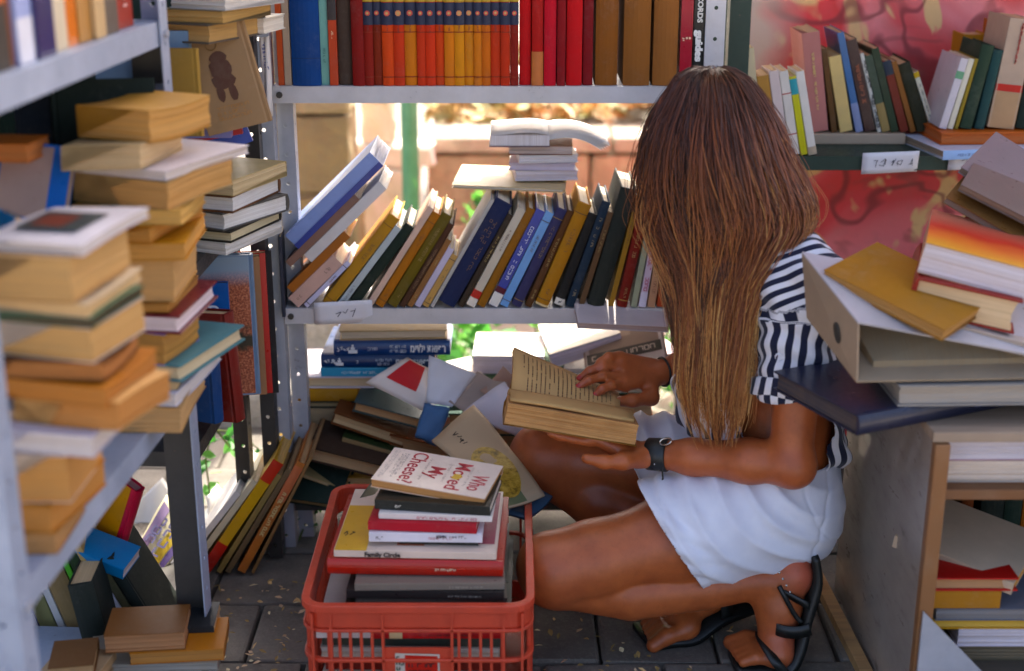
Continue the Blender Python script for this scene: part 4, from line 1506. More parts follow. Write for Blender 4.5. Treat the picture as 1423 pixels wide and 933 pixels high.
def slat_wall(p0, p1, nrm, panel):
    """open grid between the bands from p0 to p1; a solid panel in the middle of the short side"""
    p0, p1 = Vector(p0), Vector(p1)
    L = (p1 - p0).length
    d = (p1 - p0) / L
    s = .036
    xs = []
    while s < L - .03:
        xs.append(s)
        s += .0165
    for s in xs:
        if panel and abs(s - L / 2) < panel / 2 - .004:
            continue
        c = p0 + d * s
        bmx = bmesh.new()
        m = frame(c, d, nrm, Vector((0, 0, 1)))
        add_box(bmx, (-.0022, -.0015, .0455), (.0022, .0035, ZR - .0465), 0, m)
        bm_obj('bar', bmx, 'red_plastic', crate)
    for s in (.012, .040, L - .040, L - .012) if panel else (L * .25, L * .5, L * .75):
        c = p0 + d * s
        bmx = bmesh.new()
        add_box(bmx, (-.002, -.0055, .0455), (.002, .0025, ZR - .0138), 0, frame(c, d, nrm, Vector((0, 0, 1))))
        bm_obj('stiffener', bmx, 'red_plastic', crate)
    if panel:
        c = p0 + d * (L / 2)
        bmx = bmesh.new()
        add_box(bmx, (-panel / 2, -.0005, .0455), (panel / 2, .0025, ZR - .075), 0, frame(c, d, nrm, Vector((0, 0, 1))))
        bm_obj('front_panel', bmx, 'red_plastic', crate)
        for sg in (-1, 1):
            bmx = bmesh.new()
            add_box(bmx, (sg * panel / 2 - .002, -.0060, .0455), (sg * panel / 2 + .002, .0030, ZR - .0138), 0, frame(c, d, nrm, Vector((0, 0, 1))))
            bm_obj('stiffener', bmx, 'red_plastic', crate)
slat_wall((0, 0, 0), (CW, 0, 0), Vector((0, 1, 0)), .105)
slat_wall((CW, CL, 0), (0, CL, 0), Vector((0, -1, 0)), .105)
slat_wall((CW, 0, 0), (CW, CL, 0), Vector((-1, 0, 0)), 0)
slat_wall((0, CL, 0), (0, 0, 0), Vector((1, 0, 0)), 0)
# sticker on the front panel
st = mesh_obj('sticker', [(CW / 2 - .035, -.0022, .10), (CW / 2 + .033, -.0022, .098), (CW / 2 + .033, -.0022, .150), (CW / 2 - .035, -.0022, .152)], [(0, 1, 2, 3)], 'gloss', crate, hexc('#cfc3b4'))
mesh_obj('sticker_print', [(CW / 2 - .020, -.0028, .102), (CW / 2 + .030, -.0028, .100), (CW / 2 + .030, -.0028, .147), (CW / 2 - .020, -.0028, .149)], [(0, 1, 2, 3)], 'gloss', st, hexc('#c22b22'))
VV, FF = marks(.04, .024, 2, brng, .0016, .007)
mesh_obj('lettering', VV, FF, 'ink', st, hexc('#2b1a18'), M4=frame((CW / 2 + .006, -.0034, .125), Vector((1, 0, 0)), Vector((0, 0, 1)), Vector((0, -1, 0))))
VV, FF = marks(.010, .045, 5, brng, .002, .006)
mesh_obj('lettering', VV, FF, 'ink', st, hexc('#3a4a38'), M4=frame((CW / 2 - .0275, -.0034, .126), Vector((1, 0, 0)), Vector((0, 0, 1)), Vector((0, -1, 0))))

# ------------------------------------------------------------ what is in the crate
GC = 'books and magazines in the red crate'
XC0, YC0 = na.x, CY0
def cbook(x0, x1, y0, z, t, depth, col, label, **kw):
    return flat_book((x0 + x1) / 2, y0 + depth / 2, z, t, depth, x1 - x0, col, label, group=GC, **kw)
z = .0100
fills = [(.016, '#cdbfae', 'beige magazine seen through the crate bars near its floor'), (.014, '#2f2c2a', 'black magazine low in the crate'), (.022, '#b8b1a4', 'pale thick catalogue low in the crate'),
         (.018, '#5d3b33', 'brown magazine in the lower half of the crate'), (.024, '#d7ccba', 'cream catalogue in the middle of the crate'), (.016, '#7a2f2a', 'dull red magazine in the middle of the crate'), (.022, '#c2b7a8', 'light grey brochure stack below the white magazine in the crate'), (.020, '#3a3f36', 'dark olive catalogue below the white magazine in the crate')]
for i, (t, c, lb) in enumerate(fills):
    cbook(XC0 + .020 + .004 * (i % 3), XC0 + CW - .045 + .005 * (i % 2), CY0 + .018 + .003 * (i % 4), z, t, .27, c, lb, side='spine' if i % 2 else 'fore', kind='soft', mat='gloss', page='#cfc3b0', yaw=brng.uniform(-2, 2))
    z += t + .0006
def xz(p, zz):
    return PZ(p[0], p[1], zz)
# white magazine with a red spine line, then dark magazines
q0, q1 = PZ(450, 846, z), PZ(700, 848, z)
w1 = cbook(q0.x, q1.x, CY0 + .016, z, .012, .25, '#d9d2cc', 'white magazine with red spine lettering just inside the crate rim', side='spine', kind='soft', mat='gloss', page='#e6e2e0')
z += .0126
band(w1, .0, .20, '#b62a2c', .0007)
spine_marks(w1, .09, .10, .004, '#4a1a1a', stroke=.0006)
band(w1, .155, .175, '#d0b890', .0009)
dk = [(495, 690, 832, .013, '#3b4038', 'grey-green magazine with worn spine above the white one in the crate', 2), (488, 712, 822, .014, '#24302b', 'black-green magazine jutting right in the crate', -1),
      (496, 700, 812, .013, '#4d4640', 'dark grey magazine in the middle of the crate pile', 3), (492, 704, 800, .014, '#2f2a28', 'black magazine with silver print under the red binder', -2), (498, 700, 790, .012, '#7d746a', 'greyish brochure just under the red binder', 1)]
for l, r, py, t, c, lb, yw in dk:
    q0, q1 = PZ(l, py, z), PZ(r, py, z)
    m_ = cbook(q0.x, q1.x, CY0 + .036, z, t, .24, c, lb, side='spine', kind='soft', mat='gloss', page='#8f887c', yaw=yw)
    spine_marks(m_, .06, .05, .004, '#a39a8c', stroke=.0006)
    z += t + .0012
# red binder and glossy magazine
q0, q1 = PZ(463, 783, z), PZ(703, 792, z)
rb = cbook(q0.x, q1.x, CY0 + .060, z, .026, .235, '#a8281f', 'thick red hardback under the yellow and purple magazine in the crate', side='spine', mat='gloss', page='#b79a80', yaw=-2)
spine_marks(rb, .09, .03, .006, '#d8c0a0', stroke=.0012)
z += .0266
q0, q1 = PZ(470, 768, z), PZ(694, 778, z)
fc = cbook(q0.x, q1.x, CY0 + .064, z, .012, .225, '#e0cdbd', 'glossy yellow, white and purple magazine lying on the red hardback in the crate', side='spine', kind='soft', mat='gloss', page='#ddcdbb', yaw=-2.5)
hh = fc['dims'][2]
spine_text(fc, 'Family Circle', hh * .70, .0105, '#231b18', bold=.0004)
front_plate(fc, .0, .16, hh * .80, hh - .001, '#d9a832')
front_plate(fc, .03, .22, .004, hh * .42, '#8f3350')
front_plate(fc, .02, .06, hh * .45, hh * .62, '#c77f66')
VV, FF = marks(.035, .024, 1, brng, .0022, .011, hand=True)
mesh_obj('lettering', VV, FF, 'ink', part_of(fc), hexc('#4a3510'), M4=frame((.0124 + .0006, .055, hh * .90), Vector((0, 0, -1)), Vector((0, -1, 0)), Vector((1, 0, 0))))
z += .0130
# plastic sleeve to the left and black booklet
q = PZ(500, 735, z)
sl, fn, nr = sheet_px('plastic_sleeve', [(472, 735, 2.10), (520, 668, 2.22), (560, 690, 2.22), (540, 745, 2.10)], 'crumpled clear-grey plastic sleeve left of the white paperback in the crate', '#6d6a55', .010, cat='sleeve', mat='gloss')
bb_ = cbook(PZ(560, 740, z).x, PZ(668, 745, z).x, CY0 + .085, z, .006, .12, '#2a2b27', 'thin black booklet sticking out under the white paperback in the crate', side='spine', kind='soft', yaw=-3)
z += .0066
q0, q1 = PZ(517, 740, z), PZ(672, 745, z)
wp = cbook(q0.x, q1.x, CY0 + .080, z, .0155, .125, '#e2dde4', 'white paperback with dark and red spine lettering in the crate pile', side='spine', kind='soft', mat='gloss', page='#efeae4', yaw=-1.5)
hh = wp['dims'][2]
spine_text(wp, 'JOHN', hh * .36, .0062, '#2c2430', width=hh * .09, bold=.0003, xc=.0105)
mk_ = spine_marks(wp, hh * .22, hh * .16, .0056, '#2c2430', stroke=.0010, letter=.0042)
mk_.location.x += .0027
spine_marks(wp, hh * .32, hh * .30, .005, '#b03a48', stroke=.0006, letter=.0035).location.z += 0
spine_marks(wp, hh * .90, .012, .007, '#3a3438', stroke=.0011)
V2, F2 = marks(.05, .05, 5, brng, .0008, .005)
mesh_obj('lettering', V2, F2, 'ink', part_of(wp), hexc('#5a4a50'), M4=frame((.0155 + .0008, .055, hh * .45), Vector((0, 0, -1)), Vector((0, -1, 0)), Vector((1, 0, 0))))
z += .0165
q0, q1 = PZ(520, 716, z), PZ(668, 722, z)
rd = cbook(q0.x, q1.x, CY0 + .082, z, .014, .12, '#b32230', 'bright red booklet in the crate pile under the white one', side='spine', kind='soft', mat='matte', page='#d9b0a8', yaw=-5)
z += .0148
q0, q1 = PZ(535, 696, z), PZ(688, 704, z)
w2 = cbook(q0.x, q1.x, CY0 + .092, z, .010, .12, '#e6dfd9', 'white and pink paperback under the black one in the crate pile', side='spine', kind='soft', mat='gloss', page='#eee6e0', yaw=-4)
spine_marks(w2, .07, .11, .005, '#b5303c', stroke=.0008, letter=.005)
z += .0106
q0, q1 = PZ(533, 680, z), PZ(690, 690, z)
bk2 = cbook(q0.x, q1.x, CY0 + .098, z, .016, .12, '#1c201d', 'black paperback right under the topmost red-lettered one in the crate', side='spine', kind='soft', mat='gloss', page='#cfc6b8', yaw=-8)
spine_marks(bk2, .145, .007, .006, '#d8d4c8', stroke=.0012)
z += .0172
# the top paperback
c0 = P(607, 655, 2.14)
top = flat_book(PZ(608, 652, z + .02).x, PZ(608, 652, z + .02).y, z + .0005, .014, .125, .185, '#e2c9b2', 'cream paperback with a big red title and a yellow wedge, topmost in the crate', side='fore', yaw=-13, tilt=(2.0, 4.5), kind='soft', mat='matte', page='#c58d52', group=GC)
front_plate(top, .0005, .1245, .0005, .1845, '#ead8c8', off=.0003)
def cov_text(body, yc, zc, size, width, col, rotb=0):
    # reader looks from the right: text runs towards us, head of the book to the right
    M4 = frame((.014 + .0008, yc, zc), Vector((0, 1, 0)), Vector((0, 0, 1)), Vector((1, 0, 0)))
    return text_obj(body, size, part_of(top), M4, hexc(col), width, .0002)
cov_text('Who', .078, .160, .036, .056, '#c3303a')
cov_text('Moved', .066, .126, .036, .096, '#c3303a')
cov_text('My', .066, .088, .036, .042, '#c3303a')
cov_text('Cheese?', .062, .050, .036, .112, '#c3303a')
V3 = [(.0150, .060, .119), (.0150, .076, .117), (.0150, .080, .128), (.0150, .066, .134), (.0150, .058, .128)]
mesh_obj('cheese_picture', V3, [(0, 1, 2, 3, 4)], 'ink', part_of(top), hexc('#dcae2c'))
for (yc, zc, w_, r_, c_) in ((.062, .142, .07, 1, '#a89488'), (.06, .106, .07, 1, '#a89488'), (.06, .070, .08, 1, '#a89488'), (.062, .026, .09, 3, '#9a8c88'), (.062, .010, .10, 2, '#b0a29c')):
    VV, FF = marks(w_, .0045 * r_, r_, brng, .0006, .0034)
    mesh_obj('lettering', VV, FF, 'ink', part_of(top), hexc(c_), M4=frame((.0147, yc, zc), Vector((0, 1, 0)), Vector((0, 0, 1)), Vector((1, 0, 0))))
# ------------------------------------------------------------ left side: stacks of old paperbacks on the near unit
def corner_stack(Yc, z0, items, group):
    """books lying in a stack, placed by the photo column of the corner nearest to us"""
    z = z0
    out = []
    for it in items:
        it = dict(it)
        cpx, fl, dp, t, yaw = it.pop('c'), it.pop('f'), it.pop('d'), it.pop('t'), it.pop('yaw')
        yc = it.pop('Y', Yc)
        d = yc * CP + (CH - z - t / 2) * SP
        pc = Vector(((cpx - CX) / FPX * d, yc, 0))
        f_ = Vector((math.cos(R(yaw)), math.sin(R(yaw)), 0))
        b_ = Vector((-math.sin(R(yaw)), math.cos(R(yaw)), 0))
        cen = pc - f_ * fl / 2 + b_ * dp / 2
        side = it.pop('side', 'fore')
        if it.get('kind') == 'soft':
            yaw += brng.uniform(-7, 6)
            fl *= brng.uniform(.86, 1.08)
            dp *= brng.uniform(.88, 1.05)
        w, h = (dp, fl) if side in ('fore', 'spine') else (fl, dp)
        if it.get('kind') == 'soft':       # old paperbacks have warped
            A_, B_, ph_ = brng.uniform(-.0045, .0045), brng.uniform(-.004, .004), brng.uniform(0, 1)
            def warp(v, A_=A_, B_=B_, w=w, h=h, ph_=ph_, t=t):
                s_ = A_ * math.sin(math.pi * v.z / h) + B_ * (v.y / w - .5) * 2 * (v.z / h - ph_)
                sk_ = .006 * ph_ * (v.x / t - .5)
                return Vector((v.x + s_, v.y + sk_, v.z - sk_ * .7))
            it['deform'], it['seg'] = warp, 6
        out.append(flat_book(cen.x, cen.y, z, t, w, h, it.pop('col'), it.pop('label'), side=side, yaw=yaw, group=group, tilt=(brng.uniform(-.8, .8), brng.uniform(-.9, .9)), **it))
        z += t + .0006
    return out, z
GF = 'paperbacks in the tall far stack on the left shelf'
GN = 'paperbacks in the near stack on the left shelf'
far_, zf = corner_stack(1.83, LZ1 + .0006, [
    dict(c=252, f=.11, d=.17, t=.038, yaw=-2, col='#b79468', page='#c79c66', side='tail', kind='soft', label='tan paperback at the very bottom of the far left stack'),
    dict(c=256, f=.12, d=.19, t=.020, yaw=-5, col='#cfcfdc', page='#dcd3cf', side='tail', kind='soft', label='lavender-white book second from below in the far left stack'),
    dict(c=246, f=.12, d=.17, t=.014, yaw=-3, col='#9b8c70', page='#cfb384', side='tail', kind='soft', label='thin drab paperback under the teal hardback'),
    dict(c=251, f=.135, d=.19, t=.024, yaw=-17, col='#4f7d84', page='#d8c39b', side='tail', kind='hard', mat='matte', label='teal hardback jutting out of the far left stack'),
    dict(c=240, f=.10, d=.12, t=.046, yaw=-8, col='#8a86c6', page='#b8853e', side='tail', kind='soft', label='violet and pink book on the teal hardback'),
    dict(c=250, f=.14, d=.17, t=.026, yaw=-6, col='#6b2630', page='#efdde0', side='tail', kind='hard', mat='gloss', label='maroon hardback with white pages in the far left stack'),
    dict(c=236, f=.125, d=.16, t=.014, yaw=-4, col='#8a5a26', page='#b47c36', side='tail', kind='soft', label='dark amber paperback on the maroon hardback'),
    dict(c=240, f=.135, d=.16, t=.060, yaw=-5, col='#c9a06a', page='#cf9f62', side='tail', kind='soft', label='thickest tan paperback in the middle of the far left stack'),
    dict(c=247, f=.14, d=.165, t=.024, yaw=-3, col='#c68d3e', page='#cf9445', side='tail', kind='soft', label='orange-tan paperback on the thickest one'),
    dict(c=232, f=.13, d=.16, t=.022, yaw=-6, col='#b9782f', page='#c98a3a', side='tail', kind='soft', label='deep amber paperback with curled corner in the far left stack'),
    dict(c=243, f=.15, d=.15, t=.020, yaw=-4, col='#c9a365', page='#d8a858', side='tail', kind='soft', label='wavy honey-coloured paperback in the upper far left stack'),
    dict(c=236, f=.15, d=.175, t=.040, yaw=-18, col='#c9a878', page='#cf9a58', side='tail', kind='soft', label='tan paperback under the thin white cover in the far left stack'),
    dict(c=240, f=.165, d=.20, t=.013, yaw=-21, col='#d9d0d2', page='#e3d6cd', side='tail', kind='soft', mat='gloss', label='thin glossy white book near the top of the far left stack'),
    dict(c=212, f=.12, d=.15, t=.034, yaw=-2, col='#cdb68e', page='#d9b98a', side='tail', kind='soft', label='beige paperback on the thin glossy white book'),
    dict(c=190, f=.11, d=.165, t=.043, yaw=-26, col='#b58a50', page='#cf9850', side='tail', kind='soft', label='topmost orange-brown paperback of the far left stack'),
], GF)
near_, zn = corner_stack(1.46, LZ1 + .0006, [
    dict(c=74, f=.11, d=.12, t=.028, yaw=-4, col='#a3764c', page='#b07f4c', side='tail', kind='soft', label='brown paperback at the bottom of the near left stack'),
    dict(c=88, f=.12, d=.14, t=.034, yaw=-6, col='#b67a38', page='#bf7f38', side='tail', kind='soft', label='orange-brown paperback second from below in the near left stack'),
    dict(c=98, f=.13, d=.14, t=.058, yaw=-3, col='#d8c0a8', page='#c98d48', side='tail', kind='soft', label='thick tan paperback low in the near left stack'),
    dict(c=122, f=.11, d=.12, t=.026, yaw=-14, col='#d8d2dc', page='#d8cdc8', side='tail', kind='soft', label='white-edged paperback in the near left stack'),
    dict(c=172, f=.14, d=.13, t=.036, yaw=-12, col='#c9a070', page='#c08040', side='tail', kind='soft', label='orange paperback jutting right from the near left stack'),
    dict(c=160, f=.15, d=.13, t=.024, yaw=-6, col='#b06e2e', page='#b8742e', side='tail', kind='soft', label='rust-orange paperback in the middle of the near left stack'),
    dict(c=148, f=.14, d=.12, t=.022, yaw=-8, col='#6a3f22', page='#a96a34', side='tail', kind='soft', label='dark brown paperback in the middle of the near left stack'),
    dict(c=146, f=.15, d=.13, t=.040, yaw=-10, col='#d0bfae', page='#c99a5c', side='tail', kind='soft', label='tan paperback with a pinkish spine in the upper near left stack'),
    dict(c=132, f=.14, d=.13, t=.014, yaw=-10, col='#4f6a52', page='#31362c', side='tail', kind='soft', mat='gloss', label='thin dark green booklet under the top book of the near left stack'),
    dict(c=126, f=.14, d=.14, t=.016, yaw=-9, col='#cbb79a', page='#d8b27c', side='tail', kind='soft', label='thin cream paperback under the thick tan one of the near left stack'),
    dict(c=118, f=.13, d=.145, t=.050, yaw=-3, col='#b8946a', page='#c79a5e', side='tail', kind='soft', label='thick tan paperback just under the top magazine of the near left stack'),
    dict(c=122, f=.135, d=.165, t=.012, yaw=-12, col='#d3cccf', page='#d9cfc8', side='tail', kind='soft', mat='gloss', label='white magazine with a dark picture on top of the near left stack'),
], GN)
tb = near_[-1]
pr_ = front_plate(tb, .020, .095, .035, .115, '#3a4040', off=.005)
front_plate(tb, .03, .07, .05, .10, '#6d3a30', off=.0055)

# spines on the upper shelf of the near unit, facing the aisle
GU = 'spines on the upper left shelf'
def aisle_row(unit_m, z, y0, items, group, xf=-.014):
    y = y0
    for t, h, col, label, kw in items:
        kw = dict(kw)
        deco = kw.pop('deco', None)
        m = unit_m @ T4((xf - brng.uniform(0, .01), y, z + .0006), (0, 0, R(90)))
        r = book(m, t, kw.pop('w', .14), h, col, label, group=group, **kw)
        if deco:
            deco(r)
        y += t + .0012
aisle_row(LU, LZ2, -.60, [
    (.030, .21, '#c76a2c', 'orange-headed spine at the far left of the upper left shelf', dict(kind='soft')),
    (.060, .21, '#2a221c', 'black spine with an orange head on the upper left shelf', dict(kind='soft', deco=lambda r: band(r, .07, .20, '#c4622a'))),
    (.020, .20, '#7d4a32', 'thin reddish brown spine beside the black one on the upper left shelf', dict(kind='soft')),
    (.045, .19, '#a9b3d8', 'pale blue and white spine on the upper left shelf', dict(kind='soft', mat='gloss', deco=lambda r: band(r, 0, .05, '#e3e2ea'))),
    (.055, .20, '#2c2d5c', 'navy spine with a pale foot on the upper left shelf', dict(kind='soft', mat='gloss', deco=lambda r: band(r, .09, .19, '#b9a890'))),
    (.048, .20, '#cdbfa6', 'cream spine between the navy and the orange one on the upper left shelf', dict(kind='soft')),
    (.040, .19, '#d9762c', 'bright orange spine on the upper left shelf', dict(kind='soft', mat='gloss')),
    (.045, .20, '#b98a56', 'tan spine right of the bright orange one on the upper left shelf', dict(kind='soft')),
    (.040, .21, '#c4a67e', 'light tan spine near the post on the upper left shelf', dict(kind='soft')),
    (.050, .20, '#574a40', 'grey-brown spine just before the post on the upper left shelf', dict(kind='soft')),
    (.075, .20, '#9c3a30', 'dull red spine with pale lettering behind the post on the upper left shelf', dict(kind='soft', deco=lambda r: spine_marks(r, .08, .11, .03, '#e8b0a8', stroke=.003, letter=.014))),
], GU)

# books behind the stacks on the same shelf
bl_ = book_at(48, 255, 1.86, .022, .095, .105, '#2f6cc0', 'paperback with a blue cover leaning at the left edge behind the near stack', side='tail', yaw=-12, pitch=62, roll=14, kind='soft', mat='gloss', page='#bba89a')
front_plate(bl_, .004, .07, .004, .101, '#b09a92')
book_at(14, 206, 1.86, .024, .08, .07, '#d0783a', 'small orange-brown book at the left edge above the blue paperback', side='tail', yaw=-6, kind='soft', page='#cf7a3c')
book_at(6, 335, 1.70, .014, .06, .07, '#1f7ab8', 'bright blue book edge at the left border behind the near stack', side='tail', yaw=-50, pitch=70, kind='soft', mat='gloss')
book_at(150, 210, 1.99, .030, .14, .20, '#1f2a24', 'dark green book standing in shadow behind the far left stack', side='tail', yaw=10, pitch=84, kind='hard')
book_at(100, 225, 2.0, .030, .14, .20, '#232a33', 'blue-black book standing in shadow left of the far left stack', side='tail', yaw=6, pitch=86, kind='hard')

# ------------------------------------------------------------ far left unit
GB = 'books on the far left unit'
# lower row: big covers standing, overhanging the shelf edge
def stand(px_, py_, Y, t, w, h, col, label, yaw=0, lean=0, roll=0, **kw):
    """a book standing upright, lower front corner under photo pixel; its front board turned to the aisle"""
    p = P(px_, py_, Y)
    m = Matrix.Translation(p) @ Matrix.Rotation(R(yaw), 4, 'Z') @ Matrix.Rotation(R(lean), 4, 'Y') @ Matrix.Rotation(R(roll), 4, 'X')
    return book(m, t, w, h, col, label, **kw)
FS = FZ[1] + .0015
def fstand(x, y, t, w, h, col, label, yaw, lean=0, **kw):
    m = Matrix.Translation((x, y, FS)) @ Matrix.Rotation(R(yaw), 4, 'Z') @ Matrix.Rotation(R(lean), 4, 'Y')
    return book(m, t, w, h, col, label, group=GB, **kw)
# boards face the camera: spine at the right end, turned so x (thickness) points away
def face_book(pxr, py_b, Y, t, w, h, col, label, yaw=0, lean=0, **kw):
    """standing with its back board towards us and the spine at the right"""
    p = P(pxr, py_b, Y)
    m = Matrix.Translation(p) @ Matrix.Rotation(R(yaw), 4, 'Z') @ Matrix.Rotation(R(lean), 4, 'Y') @ Matrix.Rotation(R(90), 4, 'Z')
    # local x -> +Y (away), local y (spine to fore-edge) -> -X (left), local z -> up
    return book(m, t, w, h, col, label, group=GB, **kw)
b0 = face_book(388, 546, 2.500, .007, .24, .275, '#2c2a29', 'large charcoal album edge rising behind the red spine on the far left unit', yaw=8, kind='hard')
b1 = face_book(380, 546, 2.468, .020, .22, .268, '#bf3836', 'red-spined book behind the picture cover on the far left unit', yaw=10, kind='soft', mat='gloss')
spine_marks(b1, .18, .13, .008, '#e8c9c0', stroke=.0012, letter=.007)
mesh_obj('spine_panel', [(.0005, -.0011, 0), (.0195, -.0011, 0), (.0195, -.0011, .268), (.0005, -.0011, .268)], [(0, 1, 2, 3)], 'gloss', part_of(b1), hexc('#c43c3a'))
b2 = face_book(372, 548, 2.440, .016, .21, .262, '#a0785a', 'tan book between the red spine and the picture cover', yaw=10, kind='soft')
b3 = face_book(362, 548, 2.412, .016, .21, .262, '#7d93ab', 'grey-blue picture book with a rust-coloured tree on the far left unit', yaw=9, kind='hard', mat='gloss')
T = NT('tree_picture')
v = T.coord()
n1 = T.noise(v, 260, 3, .7)
vo = T.add('ShaderNodeTexVoronoi')
vo.inputs['Scale'].default_value = 190
T.ln(v, vo.inputs['Vector'])
gz = T.add('ShaderNodeSeparateXYZ')
T.ln(v, gz.inputs[0])
yy, zz_ = gz.outputs[1], gz.outputs[2]
big = T.noise(v, 22, 3, .6)
edge = T.math('SUBTRACT', T.math('ADD', .105, T.math('MULTIPLY', big, .05)), yy)         # tree stands by the spine
mask = T.math('MULTIPLY', T.ramp(edge, [(.0, grey(0)), (.03, grey(1))]), T.ramp(zz_, [(.205, grey(1)), (.235, grey(0))]))
leafc = T.ramp(n1, [(.3, hexc('#5c2416')), (.5, hexc('#a8502c')), (.65, hexc('#d0825a'))])
trunk = T.mix(T.ramp(T.math('ABSOLUTE', T.math('SUBTRACT', zz_, T.math('ADD', .07, T.math('MULTIPLY', big, .08)))), [(.008, grey(1)), (.022, grey(0))]), leafc, hexc('#332c1a'))
T.base(T.mix(mask, hexc('#8199ae'), trunk)).rough(.35)
M['tree_picture'] = T.m
front_plate(b3, .008, .208, .003, .259, '#ffffff', side=0, mat='tree_picture', name='cover_picture')
VV, FF = [], []
text_obj('\u05d4\u05d1\u05d9\u05ea'[::-1], .016, part_of(b3), front_frame(b3, .165, .205, .0012, 0), hexc('#20262c'), bold=.0005)
b4 = face_book(328, 558, 2.385, .010, .20, .222, '#2763ad', 'blue booklet lettered in Hebrew in front of the tree picture book', yaw=6, kind='soft', mat='gloss')
text_obj('\u05e1\u05e4\u05e8'[::-1], .030, part_of(b4), front_frame(b4, .045, .172, .001, 0), hexc('#d9e4f0'), bold=.0007)
front_plate(b4, .012, .10, .115, .150, '#b89a84', side=0)
b5 = face_book(330, 588, 2.215, .030, .13, .19, '#74201a', 'dark red hardback standing at the edge of the far left unit', yaw=-18, lean=-3, kind='hard', mat='matte')
b6 = face_book(300, 590, 2.165, .026, .12, .115, '#26426e', 'small navy book in front of the dark red hardback', yaw=-22, kind='hard')
# stack above on the next shelf
rsB, zB = stack_px(2.25, FZ[2] + .0006, [
    dict(l=262, r=345, top=312, bot=328, depth=.17, col='#d9d2c6', label='white paperback lowest in the small stack above the tree picture book', kind='soft', page='#e8e2d8', t=.020, yaw=-24),
    dict(l=262, r=346, top=296, bot=311, depth=.17, col='#2e2a20', label='black book with a yellow mark in the small stack above the tree picture book', kind='hard', page='#d9c9a0', t=.019, yaw=-20),
    dict(l=258, r=350, top=268, bot=292, depth=.17, col='#57534c', label='dark grey hardback with white pages in the small stack', kind='hard', mat='gloss', page='#efeae2', t=.030, yaw=-30),
    dict(l=262, r=345, top=236, bot=258, depth=.17, col='#6b4a34', label='brown-covered book with bright white pages in the small stack', kind='hard', page='#f0ece6', t=.028, yaw=-18),
    dict(l=256, r=352, top=206, bot=232, depth=.17, col='#c9b282', label='cream wavy paperback on top of the small stack', kind='soft', page='#dcc190', t=.026, yaw=-22),
], GB)
# standing and tilted things on the upper shelf of that unit
FS = FZ[3] + .0015
def up_face(pxr, py_b, Y, t, w, h, col, label, yaw=0, lean=0, **kw):
    return face_book(pxr, py_b, Y, t, w, h, col, label, yaw, lean, **kw)
up_face(322, 192, 2.30, .022, .18, .185, '#8f8bb6', 'lavender binder standing on the far left unit', yaw=2, kind='soft', mat='gloss')
up_face(272, 190, 2.24, .020, .15, .165, '#7f97ae', 'grey-blue folder standing behind the worn tan board', yaw=0, kind='soft')
up_face(282, 190, 2.205, .012, .10, .135, '#ab8a52', 'worn tan cardboard book standing in front of the lavender binder', yaw=-6, kind='hard')
up_face(338, 186, 2.33, .014, .16, .16, '#b0484a', 'red and pink book leaning beside the lavender binder', yaw=4, lean=-10, kind='soft', mat='gloss')
up_face(352, 196, 2.345, .010, .17, .15, '#2d4ca6', 'vivid blue book leaning right of the red and pink one', yaw=6, lean=-20, kind='soft', mat='gloss')
fb_ = face_book(378, 168, 2.30, .016, .105, .165, '#a08262', 'tan book with a dark printed figure tilted at the top left', yaw=6, lean=-13, kind='hard', mat='matte', page='#dcc6a0')
fig = []
frng = random.Random(6)
for (yc, zc, ry, rz) in ((.055, .118, .014, .010), (.062, .100, .012, .018), (.048, .100, .010, .016), (.057, .080, .020, .014), (.066, .062, .007, .014), (.046, .060, .007, .014)):
    n0 = len(fig)
    fig.append([(-.0010, yc + ry * math.cos(2 * math.pi * k / 12) * frng.uniform(.85, 1.1), zc + rz * math.sin(2 * math.pi * k / 12) * frng.uniform(.85, 1.1)) for k in range(12)])
V, F = [], []
for k, ps in enumerate(fig):
    F.append(tuple(reversed(range(len(V), len(V) + 12))))
    V += [(p[0] - .00005 * k, p[1], p[2]) for p in ps]
mesh_obj('printed_figure', V, F, 'ink', part_of(fb_), hexc('#54301e'))
VV, FF = marks(.05, .024, 3, brng, .0012, .006)
mesh_obj('lettering', VV, FF, 'ink', part_of(fb_), hexc('#b07a3c'), M4=front_frame(fb_, .055, .030, .001, 0))
rp = [(-.0012, .060 + .008 * math.cos(t) * (1 - .4 * math.sin(t)), .143 + .012 * math.sin(t)) for t in np.linspace(0, 6.283, 18)]
V, F = tube_mesh(rp, .0007, 4, False)
mesh_obj('printed_flame', V, F, 'ink', part_of(fb_), hexc('#8f6a32'))
# books lying across the tops, at the very top left
rsT, zT = stack_px(2.22, 1.030, [
    dict(l=226, r=322, top=30, bot=52, depth=.16, col='#5d5348', label='flat book with amber edge lying across the standing books at the top left', kind='hard', page='#c79a5a', t=.030, yaw=-24),
    dict(l=236, r=335, top=8, bot=28, depth=.15, col='#7a6a4c', label='flat brown paperback second from the top at the top left', kind='soft', page='#c49a56', t=.020, yaw=-20),
    dict(l=250, r=350, top=-12, bot=6, depth=.15, col='#d5d0c8', label='white-covered book at the upper edge above the standing books', kind='soft', page='#dcd4c8', t=.026, yaw=-28),
], GB)
flat_book(P(326, 35, 2.34).x, 2.40, 1.032, .024, .12, .085, '#e4ddcf', 'small white paperback lying beside the amber-edged flat book', side='tail', yaw=-14, kind='soft', page='#efe6d4', group=GB)
